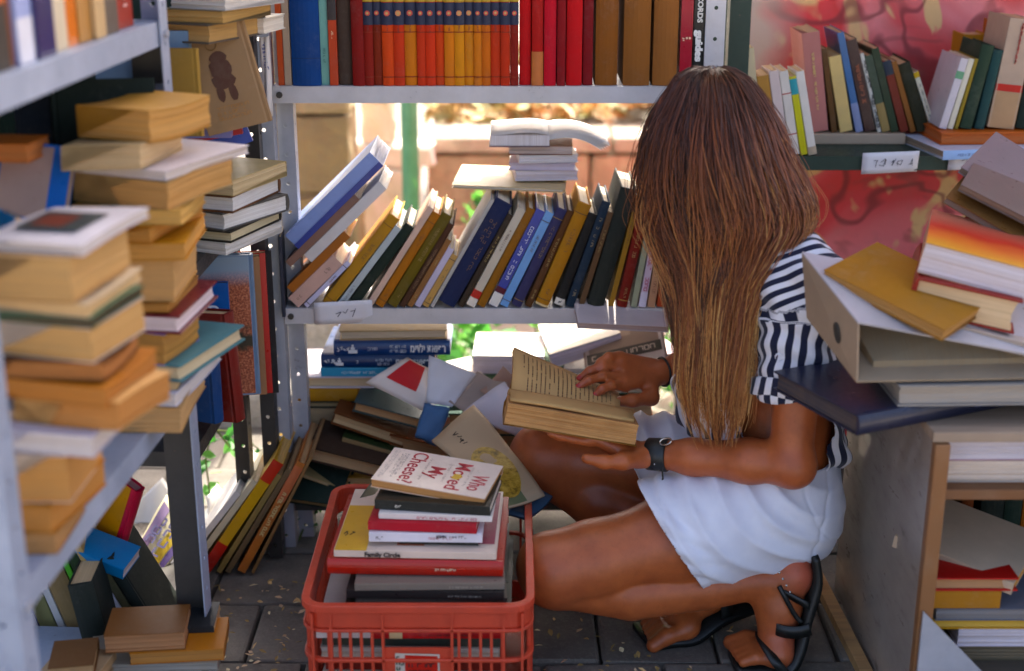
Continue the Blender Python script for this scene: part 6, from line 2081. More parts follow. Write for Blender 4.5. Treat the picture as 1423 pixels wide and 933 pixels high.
# ------------------------------------------------------------ the reading woman
class Field:
    """signed-distance volume on a grid; shapes are blended in with a smooth union"""
    def __init__(self, lo, hi, h):
        self.lo, self.h = np.array(lo, float), h
        self.n = np.ceil((np.array(hi, float) - self.lo) / h).astype(int) + 1
        self.d = np.full(self.n, 1.0, np.float32)
    def window(self, lo, hi, pad):
        a = np.clip(np.floor((np.array(lo) - pad - self.lo) / self.h).astype(int), 0, self.n - 1)
        b = np.clip(np.ceil((np.array(hi) + pad - self.lo) / self.h).astype(int) + 1, 1, self.n)
        ax = [self.lo[i] + self.h * np.arange(a[i], b[i]) for i in range(3)]
        X, Y, Z = np.meshgrid(*ax, indexing='ij')
        sl = tuple(slice(a[i], b[i]) for i in range(3))
        return sl, X.astype(np.float32), Y.astype(np.float32), Z.astype(np.float32)
    def blend(self, sl, d, k):
        o = self.d[sl]
        if k <= 0:
            self.d[sl] = np.minimum(o, d)
            return
        hh = np.clip(0.5 + 0.5 * (o - d) / k, 0, 1)
        self.d[sl] = o * (1 - hh) + d * hh - k * hh * (1 - hh)
    def carve(self, sl, d, k):
        o = self.d[sl]
        hh = np.clip(0.5 - 0.5 * (o + d) / k, 0, 1)
        self.d[sl] = o * (1 - hh) - d * hh + k * hh * (1 - hh)
    def cone(self, a, b, ra, rb, k=.02, cut=False, flat=None):
        """tapered capsule; flat = (axis vector, factor) squashes it along that axis"""
        a, b = np.array(a, float), np.array(b, float)
        rm = max(ra, rb)
        sl, X, Y, Z = self.window(np.minimum(a, b) - rm * 1.3, np.maximum(a, b) + rm * 1.3, .045)
        ba = b - a
        L2 = max(1e-9, ba @ ba)
        px_, py_, pz_ = X - a[0], Y - a[1], Z - a[2]
        t = np.clip((px_ * ba[0] + py_ * ba[1] + pz_ * ba[2]) / L2, 0, 1)
        qx, qy, qz = px_ - t * ba[0], py_ - t * ba[1], pz_ - t * ba[2]
        if flat is not None:
            ax, f = np.array(flat[0], float), flat[1]
            ax = ax / np.linalg.norm(ax)
            s = (qx * ax[0] + qy * ax[1] + qz * ax[2]) * (1 / f - 1)
            qx, qy, qz = qx + s * ax[0], qy + s * ax[1], qz + s * ax[2]
        d = np.sqrt(qx * qx + qy * qy + qz * qz) - (ra + (rb - ra) * t)
        if flat is not None:
            d = d * min(1.0, flat[1] * 1.2)
        (self.carve if cut else self.blend)(sl, d.astype(np.float32), k)
    def ell(self, c, r, rot=None, k=.02, cut=False):
        c, r = np.array(c, float), np.array(r, float)
        m = np.eye(3) if rot is None else np.array(Euler(rot).to_matrix()).T
        rm = max(r)
        sl, X, Y, Z = self.window(c - rm, c + rm, .045)
        x, y, z = X - c[0], Y - c[1], Z - c[2]
        u = [m[i, 0] * x + m[i, 1] * y + m[i, 2] * z for i in range(3)]
        k0 = np.sqrt(sum((u[i] / r[i]) ** 2 for i in range(3)))
        k1 = np.sqrt(sum((u[i] / r[i] ** 2) ** 2 for i in range(3))) + 1e-6
        (self.carve if cut else self.blend)(sl, (k0 * (k0 - 1) / k1).astype(np.float32), k)
    def chain(self, pts, rad, k=.02, flat=None):
        for i in range(len(pts) - 1):
            self.cone(pts[i], pts[i + 1], rad[i], rad[i + 1], k, flat=flat)
    def surface(self):
        """surface nets"""
        D = self.d
        nx, ny, nz = D.shape
        ins = D < 0
        c = np.zeros((nx - 1, ny - 1, nz - 1), np.int8)
        for i in (0, 1):
            for j in (0, 1):
                for k in (0, 1):
                    c += ins[i:nx - 1 + i, j:ny - 1 + j, k:nz - 1 + k]
        act = np.argwhere((c > 0) & (c < 8))
        idx = np.full((nx - 1, ny - 1, nz - 1), -1, np.int64)
        idx[act[:, 0], act[:, 1], act[:, 2]] = np.arange(len(act))
        corners = [(i, j, k) for i in (0, 1) for j in (0, 1) for k in (0, 1)]
        vals = [D[act[:, 0] + i, act[:, 1] + j, act[:, 2] + k] for i, j, k in corners]
        acc = np.zeros((len(act), 3))
        cnt = np.zeros(len(act))
        for a in range(8):
            for b in range(a + 1, 8):
                ca, cb = np.array(corners[a]), np.array(corners[b])
                if np.abs(ca - cb).sum() != 1:
                    continue
                va, vb = vals[a], vals[b]
                m = (va < 0) != (vb < 0)
                t = np.where(m, va / np.where(m, va - vb, 1), 0)
                p = ca[None, :] + (cb - ca)[None, :] * t[:, None]
                acc += np.where(m[:, None], p, 0)
                cnt += m
        V = (acc / cnt[:, None] + act) * self.h + self.lo
        F = []
        for ax in range(3):
            sh = [slice(None)] * 3
            a_ = [slice(None)] * 3
            sh[ax], a_[ax] = slice(1, None), slice(0, -1)
            s0, s1 = ins[tuple(a_)], ins[tuple(sh)]
            e = np.argwhere(s0 != s1)
            o1, o2 = (ax + 1) % 3, (ax + 2) % 3
            ok = (e[:, o1] > 0) & (e[:, o2] > 0) & (e[:, o1] < D.shape[o1] - 1) & (e[:, o2] < D.shape[o2] - 1)
            e = e[ok]
            fl = s0[e[:, 0], e[:, 1], e[:, 2]]
            def g(d1, d2):
                q = e.copy()
                q[:, o1] -= d1
                q[:, o2] -= d2
                return idx[q[:, 0], q[:, 1], q[:, 2]]
            quad = np.stack([g(1, 1), g(0, 1), g(0, 0), g(1, 0)], 1)
            quad[~fl] = quad[~fl][:, ::-1]
            F.append(quad)
        return V, np.concatenate(F)
    def sample(self, p):
        """trilinear sample at points p (n, 3)"""
        q = (np.asarray(p) - self.lo) / self.h
        i = np.clip(np.floor(q).astype(int), 0, self.n - 2)
        f = np.clip(q - i, 0, 1)
        r = 0
        for a in (0, 1):
            for b in (0, 1):
                for c in (0, 1):
                    w = (f[:, 0] if a else 1 - f[:, 0]) * (f[:, 1] if b else 1 - f[:, 1]) * (f[:, 2] if c else 1 - f[:, 2])
                    r = r + w * self.d[i[:, 0] + a, i[:, 1] + b, i[:, 2] + c]
        return r

def smooth_mesh(V, F, it=2, lam=.5):
    e = np.concatenate([F[:, [0, 1]], F[:, [1, 2]], F[:, [2, 3]], F[:, [3, 0]]])
    for _ in range(it):
        acc = np.zeros_like(V)
        cnt = np.zeros(len(V))
        np.add.at(acc, e[:, 0], V[e[:, 1]])
        np.add.at(acc, e[:, 1], V[e[:, 0]])
        np.add.at(cnt, e[:, 0], 1)
        np.add.at(cnt, e[:, 1], 1)
        V = V + lam * (acc / np.maximum(cnt, 1)[:, None] - V)
    return V

def np_obj(name, V, F, mat, parent=None, smooth=True, attr=None):
    me = bpy.data.meshes.new(name)
    me.vertices.add(len(V))
    me.vertices.foreach_set('co', np.asarray(V, np.float32).ravel())
    k = F.shape[1]
    me.loops.add(F.size)
    me.loops.foreach_set('vertex_index', F.astype(np.int32).ravel())
    me.polygons.add(len(F))
    me.polygons.foreach_set('loop_start', np.arange(0, F.size, k, dtype=np.int32))
    me.polygons.foreach_set('use_smooth', np.full(len(F), smooth))
    me.update(calc_edges=True)
    me.validate()
    if attr:
        for an, val in attr.items():
            at = me.attributes.new(an, 'FLOAT', 'POINT')
            at.data.foreach_set('value', np.asarray(val, np.float32))
    o = bpy.data.objects.new(name, me)
    C.objects.link(o)
    me.materials.append(M[mat] if isinstance(mat, str) else mat)
    if parent is not None:
        o.parent = parent
    return o

# --- joints (metres, measured from the photograph)
J = dict(
    pelvis=(.447, 2.29, .265), waist=(.462, 2.30, .37), chest=(.437, 2.315, .535), neck0=(.415, 2.315, .690), neck1=(.352, 2.285, .785), head=(.312, 2.262, .868),
    shL=(.462, 2.175, .648), elL=(.452, 2.118, .372), wrL=(.236, 2.205, .352),
    shR=(.405, 2.475, .655), elR=(.445, 2.505, .420), wrR=(.268, 2.420, .420),
    hipL=(.455, 2.205, .245), knL=(.075, 2.125, .178), anL=(.432, 2.150, .150),
    hipR=(.465, 2.375, .250), knR=(.058, 2.425, .250), anR=(.385, 2.310, .110),
)
J = {k: np.array(v) for k, v in J.items()}
hb = 0.0029
body = Field((-.06, 1.98, -.01), (.66, 2.62, 1.02), hb)
def lerp(a, b, t):
    return np.array(a) * (1 - t) + np.array(b) * t
# torso
body.ell(J['pelvis'], (.100, .150, .095), (0, R(-8), 0), .0)
body.ell(J['pelvis'] + (.028, -.065, -.02), (.072, .085, .085), None, .04)
body.ell(J['pelvis'] + (.028, .065, -.02), (.072, .085, .085), None, .04)
body.cone(J['pelvis'], J['waist'], .10, .095, .06, flat=((1, 0, 0), .85))
body.ell(J['waist'], (.088, .118, .09), (0, R(-12), 0), .05)
body.ell(J['chest'], (.098, .142, .135), (0, R(-22), 0), .06)
body.ell(J['chest'] + (-.065, -.065, -.03), (.055, .058, .055), None, .03)
body.ell(J['chest'] + (-.065, .065, -.03), (.055, .058, .055), None, .03)
body.cone(lerp(J['shL'], J['neck0'], .1), lerp(J['shR'], J['neck0'], .1), .048, .048, .06)
body.cone(J['shL'] + (.004, .035, .02), J['neck0'] + (.005, 0, .03), .040, .045, .05)
body.cone(J['shR'] + (.004, -.035, .02), J['neck0'] + (.005, 0, .03), .040, .045, .05)
body.cone(J['neck0'], J['neck1'], .054, .050, .03)
# head facing -X, turned a little away and bent down to the page
fd = np.array((-.86, .25, -.44)); fd /= np.linalg.norm(fd)
upv = np.array((-.40, .10, .90)); upv -= fd * (upv @ fd); upv /= np.linalg.norm(upv)
sd_ = np.cross(upv, fd)              # towards her left
hc = J['head']
def hp(f, u, s):
    return hc + fd * f + upv * u + sd_ * s
hrot = Matrix((Vector(fd), Vector(sd_), Vector(upv))).transposed().to_euler()
body.ell(hp(-.012, .022, 0), (.092, .073, .088), hrot, .03)
body.ell(hp(.028, -.035, 0), (.058, .056, .075), hrot, .04)
body.cone(hp(.060, -.085, 0), hp(.045, -.075, .0), .022, .03, .03)
body.cone(hp(.084, .006, 0), hp(.098, -.030, 0), .009, .013, .012)        # nose
body.ell(hp(.098, -.034, .010), (.010, .008, .008), hrot, .006)
body.ell(hp(.098, -.034, -.010), (.010, .008, .008), hrot, .006)
for s_ in (-1, 1):
    body.ell(hp(.080, .004, s_ * .031), (.016, .018, .011), hrot, .008, cut=True)
    body.ell(hp(.069, .003, s_ * .031), (.013, .014, .012), hrot, .004)        # eyelid over the eye
    body.cone(hp(.083, .022, s_ * .016), hp(.070, .022, s_ * .046), .007, .006, .012)   # brow
    body.ell(hp(-.005, -.010, s_ * .072), (.020, .009, .031), hrot, .008)          # ear
body.cone(hp(.088, -.058, -.018), hp(.088, -.058, .018), .0065, .0065, .006)   # lips
body.cone(hp(.086, -.068, -.015), hp(.086, -.068, .015), .0070, .0070, .006)
# near (left) arm
body.ell(J['shL'], (.052, .050, .058), None, .04)
body.chain([J['shL'], lerp(J['shL'], J['elL'], .45), J['elL']], [.044, .040, .033], .03)
body.ell(J['elL'] + (.008, .0, -.006), (.029, .030, .030), None, .022)
body.chain([J['elL'], lerp(J['elL'], J['wrL'], .3), lerp(J['elL'], J['wrL'], .7), J['wrL']], [.033, .0345, .028, .0225], .02)
# far (right) arm
body.ell(J['shR'], (.050, .050, .055), None, .04)
body.chain([J['shR'], lerp(J['shR'], J['elR'], .45), J['elR']], [.045, .041, .035], .03)
body.chain([J['elR'], lerp(J['elR'], J['wrR'], .35), lerp(J['elR'], J['wrR'], .75), J['wrR']], [.032, .034, .028, .0225], .02)
# near leg, folded under
body.chain([J['hipL'], lerp(J['hipL'], J['knL'], .45), lerp(J['hipL'], J['knL'], .85), J['knL']], [.088, .074, .061, .053], .03)
body.ell(J['knL'] + (-.010, 0, .004), (.050, .052, .056), None, .03)
body.ell(J['knL'] + (-.022, -.004, .012), (.040, .040, .044), None, .02)
shin = [J['knL'] + (.010, .008, -.026), lerp(J['knL'], J['anL'], .35) + (0, .000, -.036), lerp(J['knL'], J['anL'], .72) + (0, .000, -.020), J['anL']]
body.chain(shin, [.046, .049, .040, .033], .0035)
body.ell(J['knL'] + (-.006, 0, -.008), (.050, .052, .058), None, .02)
# far leg
body.chain([J['hipR'], lerp(J['hipR'], J['knR'], .45), lerp(J['hipR'], J['knR'], .85), J['knR']], [.088, .074, .062, .054], .03)
body.ell(J['knR'] + (-.008, -.004, .004), (.052, .054, .058), None, .03)
body.chain([J['knR'] + (.01, -.005, -.02), lerp(J['knR'], J['anR'], .35) + (-.01, 0, -.02), lerp(J['knR'], J['anR'], .75), J['anR']], [.050, .053, .040, .033], .016)
# near foot: toes on the ground, heel lifted against the seat
aL = J['anL']
heelL = np.array((.482, 2.145, .165)); ballL = np.array((.452, 2.120, .026)); toeL = np.array((.398, 2.112, .013))
body.ell(heelL + (-.006, 0, -.004), (.030, .030, .034), None, .02)
body.cone(aL, heelL + (-.012, 0, -.012), .034, .030, .025)
body.chain([aL + (.010, 0, -.005), lerp(heelL, ballL, .45) + (-.018, 0, 0), ballL + (-.006, 0, .012)], [.036, .034, .030], .025)
body.cone(ballL + (-.004, -.022, .006), ballL + (-.004, .028, .006), .024, .020, .02)
for i, (dy, ln_, r_) in enumerate(((-.030, .046, .0085), (-.014, .050, .0085), (.002, .053, .009), (.018, .055, .0095), (.036, .058, .013))):
    a0 = ballL + (-.018, dy * .95, .000)
    body.chain([a0, a0 + (-ln_ * .55, -.002, .004), a0 + (-ln_, -.003, -.006 + r_ * .3)], [r_ * 1.25, r_ * 1.1, r_], .008)
body.ell(aL + (.002, -.030, .004), (.013, .010, .014), None, .014)       # ankle bone
# far foot: resting on its toes beyond
heelR = np.array((.415, 2.275, .075)); ballR = np.array((.300, 2.225, .028)); toeR = np.array((.245, 2.205, .014))
body.ell(heelR, (.032, .030, .032), None, .02)
body.cone(J['anR'], heelR + (-.01, 0, .0), .034, .030, .025)
body.chain([J['anR'] + (-.02, -.01, -.01), lerp(heelR, ballR, .5) + (-.006, 0, .018), ballR + (0, 0, .006)], [.036, .032, .027], .025)
body.cone(ballR + (.008, -.028, 0), ballR + (-.008, .028, 0), .022, .020, .02)
fdir = (toeR - ballR) / np.linalg.norm(toeR - ballR)
fsd = np.array((fdir[1], -fdir[0], 0)); fsd /= np.linalg.norm(fsd)
for i, (dy, ln_, r_) in enumerate(((-.033, .046, .0085), (-.016, .050, .0085), (.000, .053, .009), (.016, .055, .0095), (.034, .060, .013))):
    a0 = ballR + fdir * .012 - fsd * dy
    body.chain([a0, a0 + fdir * ln_ * .55 + (0, 0, .003), a0 + fdir * ln_ + (0, 0, -.004)], [r_ * 1.25, r_ * 1.1, r_], .008)

# --- hands
def finger(base, pts, r, k=.006):
    body.chain([np.array(p) for p in pts], r, k)
wL = J['wrL']
# near hand: palm up under the book, fingers reaching away to the left beneath it
BK = dict(z=.382)                       # underside of the open book about here
def zbk(x):
    return .414 - .171 * (x + .011)
pal0, pal1 = wL + (-.018, .004, -.002), np.array((.130, 2.228, zbk(.13) - .0138))
body.cone(wL, pal0 + (-.01, .002, 0), .0225, .023, .014, flat=((0, 0, 1), .82))
for dy in (-.026, -.009, .009, .026):
    body.cone(pal0 + (-.012, dy * .6, 0), pal1 + (0.004, dy, -.001 + .010 * abs(dy / .026)), .015, .0125, .012)
for i, (dy, ln_, r_) in enumerate(((-.030, .066, .0075), (-.010, .078, .0082), (.010, .082, .0084), (.030, .075, .0080))):
    b0 = pal1 + (0, dy, 0)
    q1, q2, q3 = b0 + (-ln_ * .42, dy * .10, 0), b0 + (-ln_ * .74, dy * .16, 0), b0 + (-ln_, dy * .18, 0)
    q1[2], q2[2], q3[2] = zbk(q1[0]) - r_ * 1.45, zbk(q2[0]) - r_ * 1.2, zbk(q3[0]) - r_ * .9
    body.chain([b0, q1, q2, q3], [r_ * 1.15, r_ * 1.06, r_ * .98, r_ * .86], .006)
# thumb along the near edge of the book
body.chain([pal0 + (.000, -.018, .002), pal0 + (-.034, -.044, .006), pal0 + (-.066, -.052, .008), pal0 + (-.096, -.050, .014)], [.017, .0135, .0105, .0088], .010)
# far hand: spread on the open page, fingers pointing left and down
wR = J['wrR']
pr0, pr1 = wR + (-.020, -.004, .002), np.array((.196, 2.380, .436))
body.cone(wR, pr0, .0225, .022, .014, flat=((0, .4, 1), .8))
side_r = np.array((.10, -.55, -.55)); side_r /= np.linalg.norm(side_r)
for s_ in (-.027, -.009, .009, .027):
    body.cone(pr0 + side_r * s_ * .5, pr1 + side_r * s_, .0145, .0115, .011)
tips = [P(826, 514, 2.375), P(805, 526, 2.362), P(803, 538, 2.334), P(826, 550, 2.325)]
for i, (s_, r_) in enumerate(((-.031, .0074), (-.011, .0080), (.010, .0080), (.029, .0078))):
    b0 = pr1 + side_r * s_
    tp = np.array(tips[i])
    m1 = lerp(b0, tp, .45) + (0, -.006, .012)
    m2 = lerp(b0, tp, .76) + (0, -.005, .010)
    body.chain([b0, m1, m2, tp], [r_ * 1.18, r_ * 1.08, r_ * .96, r_ * .80], .006)
body.chain([pr0 + side_r * .012 + (0, -.004, -.004), np.array(P(905, 553, 2.365)), np.array(P(880, 557, 2.345)), np.array(P(860, 558, 2.335))], [.016, .0130, .0105, .0088], .010)

Vb, Fb = body.surface()
Vb = smooth_mesh(Vb, Fb, 2, .45)

def mat_person():
    T = NT('tanned_skin')
    v = T.coord()
    n = T.noise(v, 26, 5, 0.6)
    f = T.noise(v, 420, 3, 0.6)
    big = T.noise(v, 5, 3, 0.5)
    c = T.mix(T.ramp(n, [(0.35, grey(0)), (0.7, grey(1))]), hexc('#b4602f'), hexc('#9b4e25'))
    c = T.mix(T.ramp(big, [(0.45, grey(0)), (0.7, grey(0.35))]), c, hexc('#b86640'))
    red = T.add('ShaderNodeAttribute')
    red.attribute_name = 'flush'
    c = T.mix(red.outputs['Fac'], c, hexc('#c4624a'))
    nail = T.add('ShaderNodeAttribute')
    nail.attribute_name = 'nail'
    c = T.mix(nail.outputs['Fac'], c, hexc('#b23a34'))
    T.base(c)
    fre = T.noise(v, 90, 4, 0.75)
    c = T.mix(T.ramp(fre, [(0.55, grey(0)), (0.8, grey(0.45))]), c, hexc('#7e4220'))
    T.base(c)
    T.rough(T.ramp(f, [(0.3, grey(0.34)), (0.8, grey(0.52))]))
    T.set(Subsurface_Weight=0.12, Subsurface_Scale=0.008, Specular_IOR_Level=0.45)
    T.b.inputs['Subsurface Radius'].default_value = (1.0, 0.35, 0.18)
    T.bump(T.math('ADD', n, T.math('MULTIPLY', f, .5)), 0.22, 0.0018)
    M['skin'] = T.m
    T = NT('striped_cotton')
    at = T.add('ShaderNodeAttribute')
    at.attribute_name = 'stripe'
    fr = T.math('FRACT', at.outputs['Fac'])
    st = T.ramp(fr, [(0.0, grey(0)), (0.47, grey(0)), (0.50, grey(1)), (0.97, grey(1)), (1.0, grey(0))])
    f = T.noise(T.coord(), 700, 2, 0.6)
    wv = T.noise(T.coord(), 30, 4, 0.6)
    T.base(T.mix(st, T.mix(wv, hexc('#d9d8de'), hexc('#e6e5ea')), hexc('#1c2038')))
    T.rough(0.85).set(Specular_IOR_Level=0.2)
    T.b.inputs['Sheen Weight'].default_value = 0.2
    T.bump(T.math('ADD', f, T.math('MULTIPLY', wv, 1.5)), 0.25, 0.0015)
    M['stripes'] = T.m
    T = NT('white_cotton')
    f = T.noise(T.coord(), 600, 2, 0.6)
    wv = T.noise(T.coord(), 14, 4, 0.6)
    T.base(T.ramp(wv, [(0.3, hexc('#d6d8e4')), (0.7, hexc('#e4e6ef'))])).rough(0.8)
    T.b.inputs['Sheen Weight'].default_value = 0.2
    T.bump(T.math('ADD', f, T.math('MULTIPLY', wv, 1.5)), 0.2, 0.0015)
    M['white_cotton'] = T.m
    T = NT('black_leather')
    n = T.noise(T.coord(), 220, 4, 0.6)
    T.base(T.ramp(n, [(0.3, hexc('#0e1211')), (0.8, hexc('#1c1f1d'))])).rough(0.42)
    T.bump(n, 0.3, 0.001)
    M['leather'] = T.m
    T = NT('steel')
    T.base(hexc('#c9c6bd')).rough(0.25).set(Metallic=1.0)
    M['steel'] = T.m
mat_person()

person = empty('person', T4((.42, 2.2, 0)), 'woman in striped shirt and white skirt crouching to read an open book', 'person')
inv = Vector((.42, 2.2, 0))
def pobj(name, V, F, mat, parent=None, **kw):
    V = np.asarray(V, float)
    o = np_obj(name, V - np.array(inv) if parent is None else V - np.array(inv), np.asarray(F), mat, parent or person, **kw)
    return o
# flushed heel, knee and finger tips; painted nails
def near(V, c, r):
    return np.clip(1 - np.linalg.norm(V - np.array(c), axis=1) / r, 0, 1)
flush = np.clip(near(Vb, heelL + (.02, 0, .01), .07) * 1.6 + near(Vb, ballL + (.02, 0, .03), .06) + near(Vb, J['knL'], .07) * .4 + near(Vb, J['elL'], .05) * .5, 0, .9)
for tp in tips:
    flush = np.maximum(flush, near(Vb, np.array(tp), .03) * .6)
nail = np.zeros(len(Vb))
for tp in tips:
    tpn = np.array(tp) + (-.004, -.005, .0045)
    nail = np.maximum(nail, (np.linalg.norm((Vb - tpn) / (1.2, 1, 1), axis=1) < .0062) * 1.0)
skin_o = pobj('body', Vb, Fb, 'skin', attr=dict(flush=flush, nail=nail))
# --- clothes
def garment(fld, keep, name, mat, disp=None, attr=None, thick=.0022, sm=3):
    V, F = fld.surface()
    V = smooth_mesh(V, F, sm, .5)
    if disp is not None:
        nr = np.zeros_like(V)
        a, b, c = V[F[:, 0]], V[F[:, 1]], V[F[:, 3]]
        fn_ = np.cross(b - a, c - a)
        for i in range(4):
            np.add.at(nr, F[:, i], fn_)
        nr /= np.linalg.norm(nr, axis=1)[:, None] + 1e-9
        V = V + nr * disp(V)[:, None]
    k = keep(V)                      # signed: > 0 is kept
    # move vertices near the cut exactly onto it, then drop what lies beyond
    e = np.concatenate([F[:, [0, 1]], F[:, [1, 2]], F[:, [2, 3]], F[:, [3, 0]]])
    e = np.concatenate([e, e[:, ::-1]])
    cr = e[(k[e[:, 0]] <= 0) & (k[e[:, 1]] > 0)]
    V2, done = V.copy(), np.zeros(len(V), bool)
    tt = k[cr[:, 0]] / (k[cr[:, 0]] - k[cr[:, 1]] + 1e-9)
    ok = np.abs(k[cr[:, 0]] - k[cr[:, 1]]) < .03
    cr, tt = cr[ok], tt[ok]
    V2[cr[:, 0]] = V[cr[:, 0]] + (V[cr[:, 1]] - V[cr[:, 0]]) * tt[:, None]
    done[cr[:, 0]] = True
    good = (k > 0) | done
    m = good[F].all(1)
    V = V2
    F = F[m]
    used = np.unique(F)
    re = np.full(len(V), -1)
    re[used] = np.arange(len(used))
    V, F = V[used], re[F]
    at = {n: f(V) for n, f in attr.items()} if attr else None
    o = pobj(name, V, F, mat, attr=at)
    md = o.modifiers.new('cloth_thickness', 'SOLIDIFY')
    md.thickness = thick
    md.offset = 1
    return o

# shirt
sh = Field((.22, 2.03, .24), (.66, 2.60, .76), .004)
G = .012
sh.ell(J['waist'] + (.0, 0, -.03), (.098 + G, .126 + G, .11), (0, R(-8), 0), .0)
sh.ell(J['chest'], (.100 + G, .143 + G, .140), (0, R(-22), 0), .06)
sh.cone((.405, 2.305, .545), (.372, 2.305, .425), .100, .082, .05, flat=((0, 1, 0), 1.15))
sh.cone((.372, 2.305, .425), (.395, 2.30, .36), .080, .085, .03, flat=((0, 1, 0), 1.2))
sh.cone(J['waist'] + (.0, -.03, 0), J['chest'] + (.02, -.04, .0), .095, .09, .05)
sh.cone(lerp(J['shL'], J['neck0'], .1), lerp(J['shR'], J['neck0'], .1), .058, .058, .05)
sh.cone(J['shL'] + (.004, .035, .022), J['neck0'] + (.005, 0, .030), .048, .052, .05)
sh.cone(J['shR'] + (.004, -.035, .022), J['neck0'] + (.005, 0, .030), .048, .052, .05)
armL = (J['elL'] - J['shL']); aLL = np.linalg.norm(armL); armL = armL / aLL
armR = (J['elR'] - J['shR']); aRL = np.linalg.norm(armR); armR = armR / aRL
sh.ell(J['shL'], (.064, .060, .068), None, .04)
sh.cone(J['shL'], J['shL'] + armL * aLL * .75 + np.array((.004, 0, 0)), .062, .066, .03)
sh.ell(J['shR'], (.062, .060, .066), None, .04)
sh.cone(J['shR'], J['shR'] + armR * aRL * .75, .058, .062, .03)
def arm_coords(V, s, ax):
    d = V - s
    t = d @ ax
    q = d - t[:, None] * ax
    return t, np.linalg.norm(q, axis=1), q
def on_sleeve(V):
    tL, rL, q = arm_coords(V, J['shL'], armL)
    return (rL < .085) & (tL > .045) & (V[:, 1] < J['shL'][1] + .052 - .2 * (tL - .05))
def keep_shirt(V):
    tL, rL, _ = arm_coords(V, J['shL'], armL)
    tR, rR, _ = arm_coords(V, J['shR'], armR)
    k = V[:, 2] - (.312 + (.58 - V[:, 0]) * .20 + .004 * np.sin(V[:, 0] * 70 + V[:, 1] * 40))
    kL = np.where((rL < .10) & (V[:, 1] < 2.235) & (V[:, 0] < .535), aLL * .60 - tL + .008 * np.sin(np.arctan2(V[:, 0] - .45, V[:, 1] - 2.14) * 2), 1)
    kR = np.where((rR < .09) & (V[:, 1] > 2.44), aRL * .60 - tR, 1)
    dn = V - J['neck0']
    nd = J['neck1'] - J['neck0']; nd = nd / np.linalg.norm(nd)
    tn = dn @ nd
    rn = np.linalg.norm(dn - tn[:, None] * nd, axis=1)
    kN = np.where(rn < .075, .030 - tn, 1)
    return np.minimum.reduce([k, kL, kR, kN])
def shirt_disp(V):
    x, y, z = V.T
    s = on_sleeve(V)
    w = .0032 * np.sin(x * 95 + z * 38 + 2.0 * np.sin(y * 25)) + .0028 * np.sin(z * 110 + x * 60 + 1.3 * np.sin(x * 40)) + .002 * np.sin(y * 120 + z * 70)
    low = np.clip((.45 - z) / .12, 0, 1)
    w = w * (1 + low * .9)
    tL, rL, q = arm_coords(V, J['shL'], armL)
    sl = .0035 * np.sin(tL * 150 + 2 * np.sin(np.arctan2(q[:, 0], q[:, 1]) * 2)) + .003 * np.sin(np.arctan2(q[:, 0], q[:, 1]) * 5)
    return np.where(s, sl, w)
def stripe(V):
    x, y, z = V.T
    ax = .487 + (z - .37) * (-.24)
    ang = np.arctan2(y - 2.31, x - ax)
    u = ang * .128 / .026 + (z - .45) * 1.5
    # front panel folds forwards: stripes stay vertical
    tL, rL, q = arm_coords(V, J['shL'], armL)
    us = np.arctan2(q[:, 1], q[:, 0]) * .066 / .024 + tL * 3
    s = on_sleeve(V)
    yoke = (z - .30 * (x - .45)) > .640
    uy = (z - .35 * (x - .45) + .12 * np.sin((y - 2.2) * 6)) / .0215
    return np.where(yoke, uy, np.where(s, us, u)) + 60
shirt = garment(sh, keep_shirt, 'shirt', 'stripes', shirt_disp, dict(stripe=stripe), .002)
# turned-up sleeve cuff with its button tab
cf = []
for k in range(28):
    a = 2 * math.pi * k / 28
    ux = np.cross(armL, (0, 1, 0)); ux /= np.linalg.norm(ux)
    uy_ = np.cross(armL, ux)
    for t_, r_ in ((aLL * .50, .0705), (aLL * .505, .0735), (aLL * .60, .0745), (aLL * .607, .0715), (aLL * .60, .068)):
        rr = r_ + .0025 * math.sin(a * 4 + t_ * 50) - .0105 * max(0, math.cos(a - 1.2)) * 0
        cf.append(J['shL'] + armL * (t_ + .006 * math.sin(a * 2)) + np.array((.003, 0, 0)) + ux * rr * math.cos(a) + uy_ * rr * math.sin(a))
FF = []
for k in range(28):
    for j in range(4):
        FF.append((k * 5 + j, ((k + 1) % 28) * 5 + j, ((k + 1) % 28) * 5 + j + 1, k * 5 + j + 1))
cfV = np.array(cf)
tq, rq, qq = arm_coords(cfV, J['shL'], armL)
cuff = pobj('sleeve_cuff', cfV, np.array(FF), 'stripes', shirt, attr=dict(stripe=np.arctan2(qq[:, 1], qq[:, 0]) * .066 / .024 + tq * 3 + 60.5))
cp = P(1083, 497, 2.055)
V, F = tube_mesh([np.array(cp) + (0, .004, 0), np.array(cp) + (0, -.002, 0)], [.0065, .006], 12)
pobj('button', np.array(V), np.array([f for f in F if len(f) == 4]), 'white_cotton', shirt)

# skirt
sk = Field((.12, 2.04, .10), (.66, 2.54, .40), .004)
sk.ell(J['pelvis'], (.092 + .010, .150 + .012, .098), (0, R(-8), 0), .0)
sk.ell(J['pelvis'] + (.028, -.065, -.02), (.082, .097, .097), None, .05)
sk.ell(J['pelvis'] + (.028, .065, -.02), (.082, .097, .097), None, .05)
sk.cone(J['pelvis'], J['waist'], .098, .102, .06)
for a_, b_ in (('hipL', 'knL'), ('hipR', 'knR')):
    sk.cone(J[a_], lerp(J[a_], J[b_], .80), .101, .084, .03)
sk.cone(lerp(J['hipL'], J['knL'], .1) + (0, 0, .02), lerp(J['hipL'], J['knL'], .75) + (0, .02, .015), .095, .082, .03)
for t_ in (.15, .35, .55, .75):
    sk.cone(lerp(J['hipL'], J['knL'], t_) + (0, 0, .0), lerp(J['hipR'], J['knR'], t_) + (0, 0, -.010), .068 - .02 * t_, .066 - .02 * t_, .04)
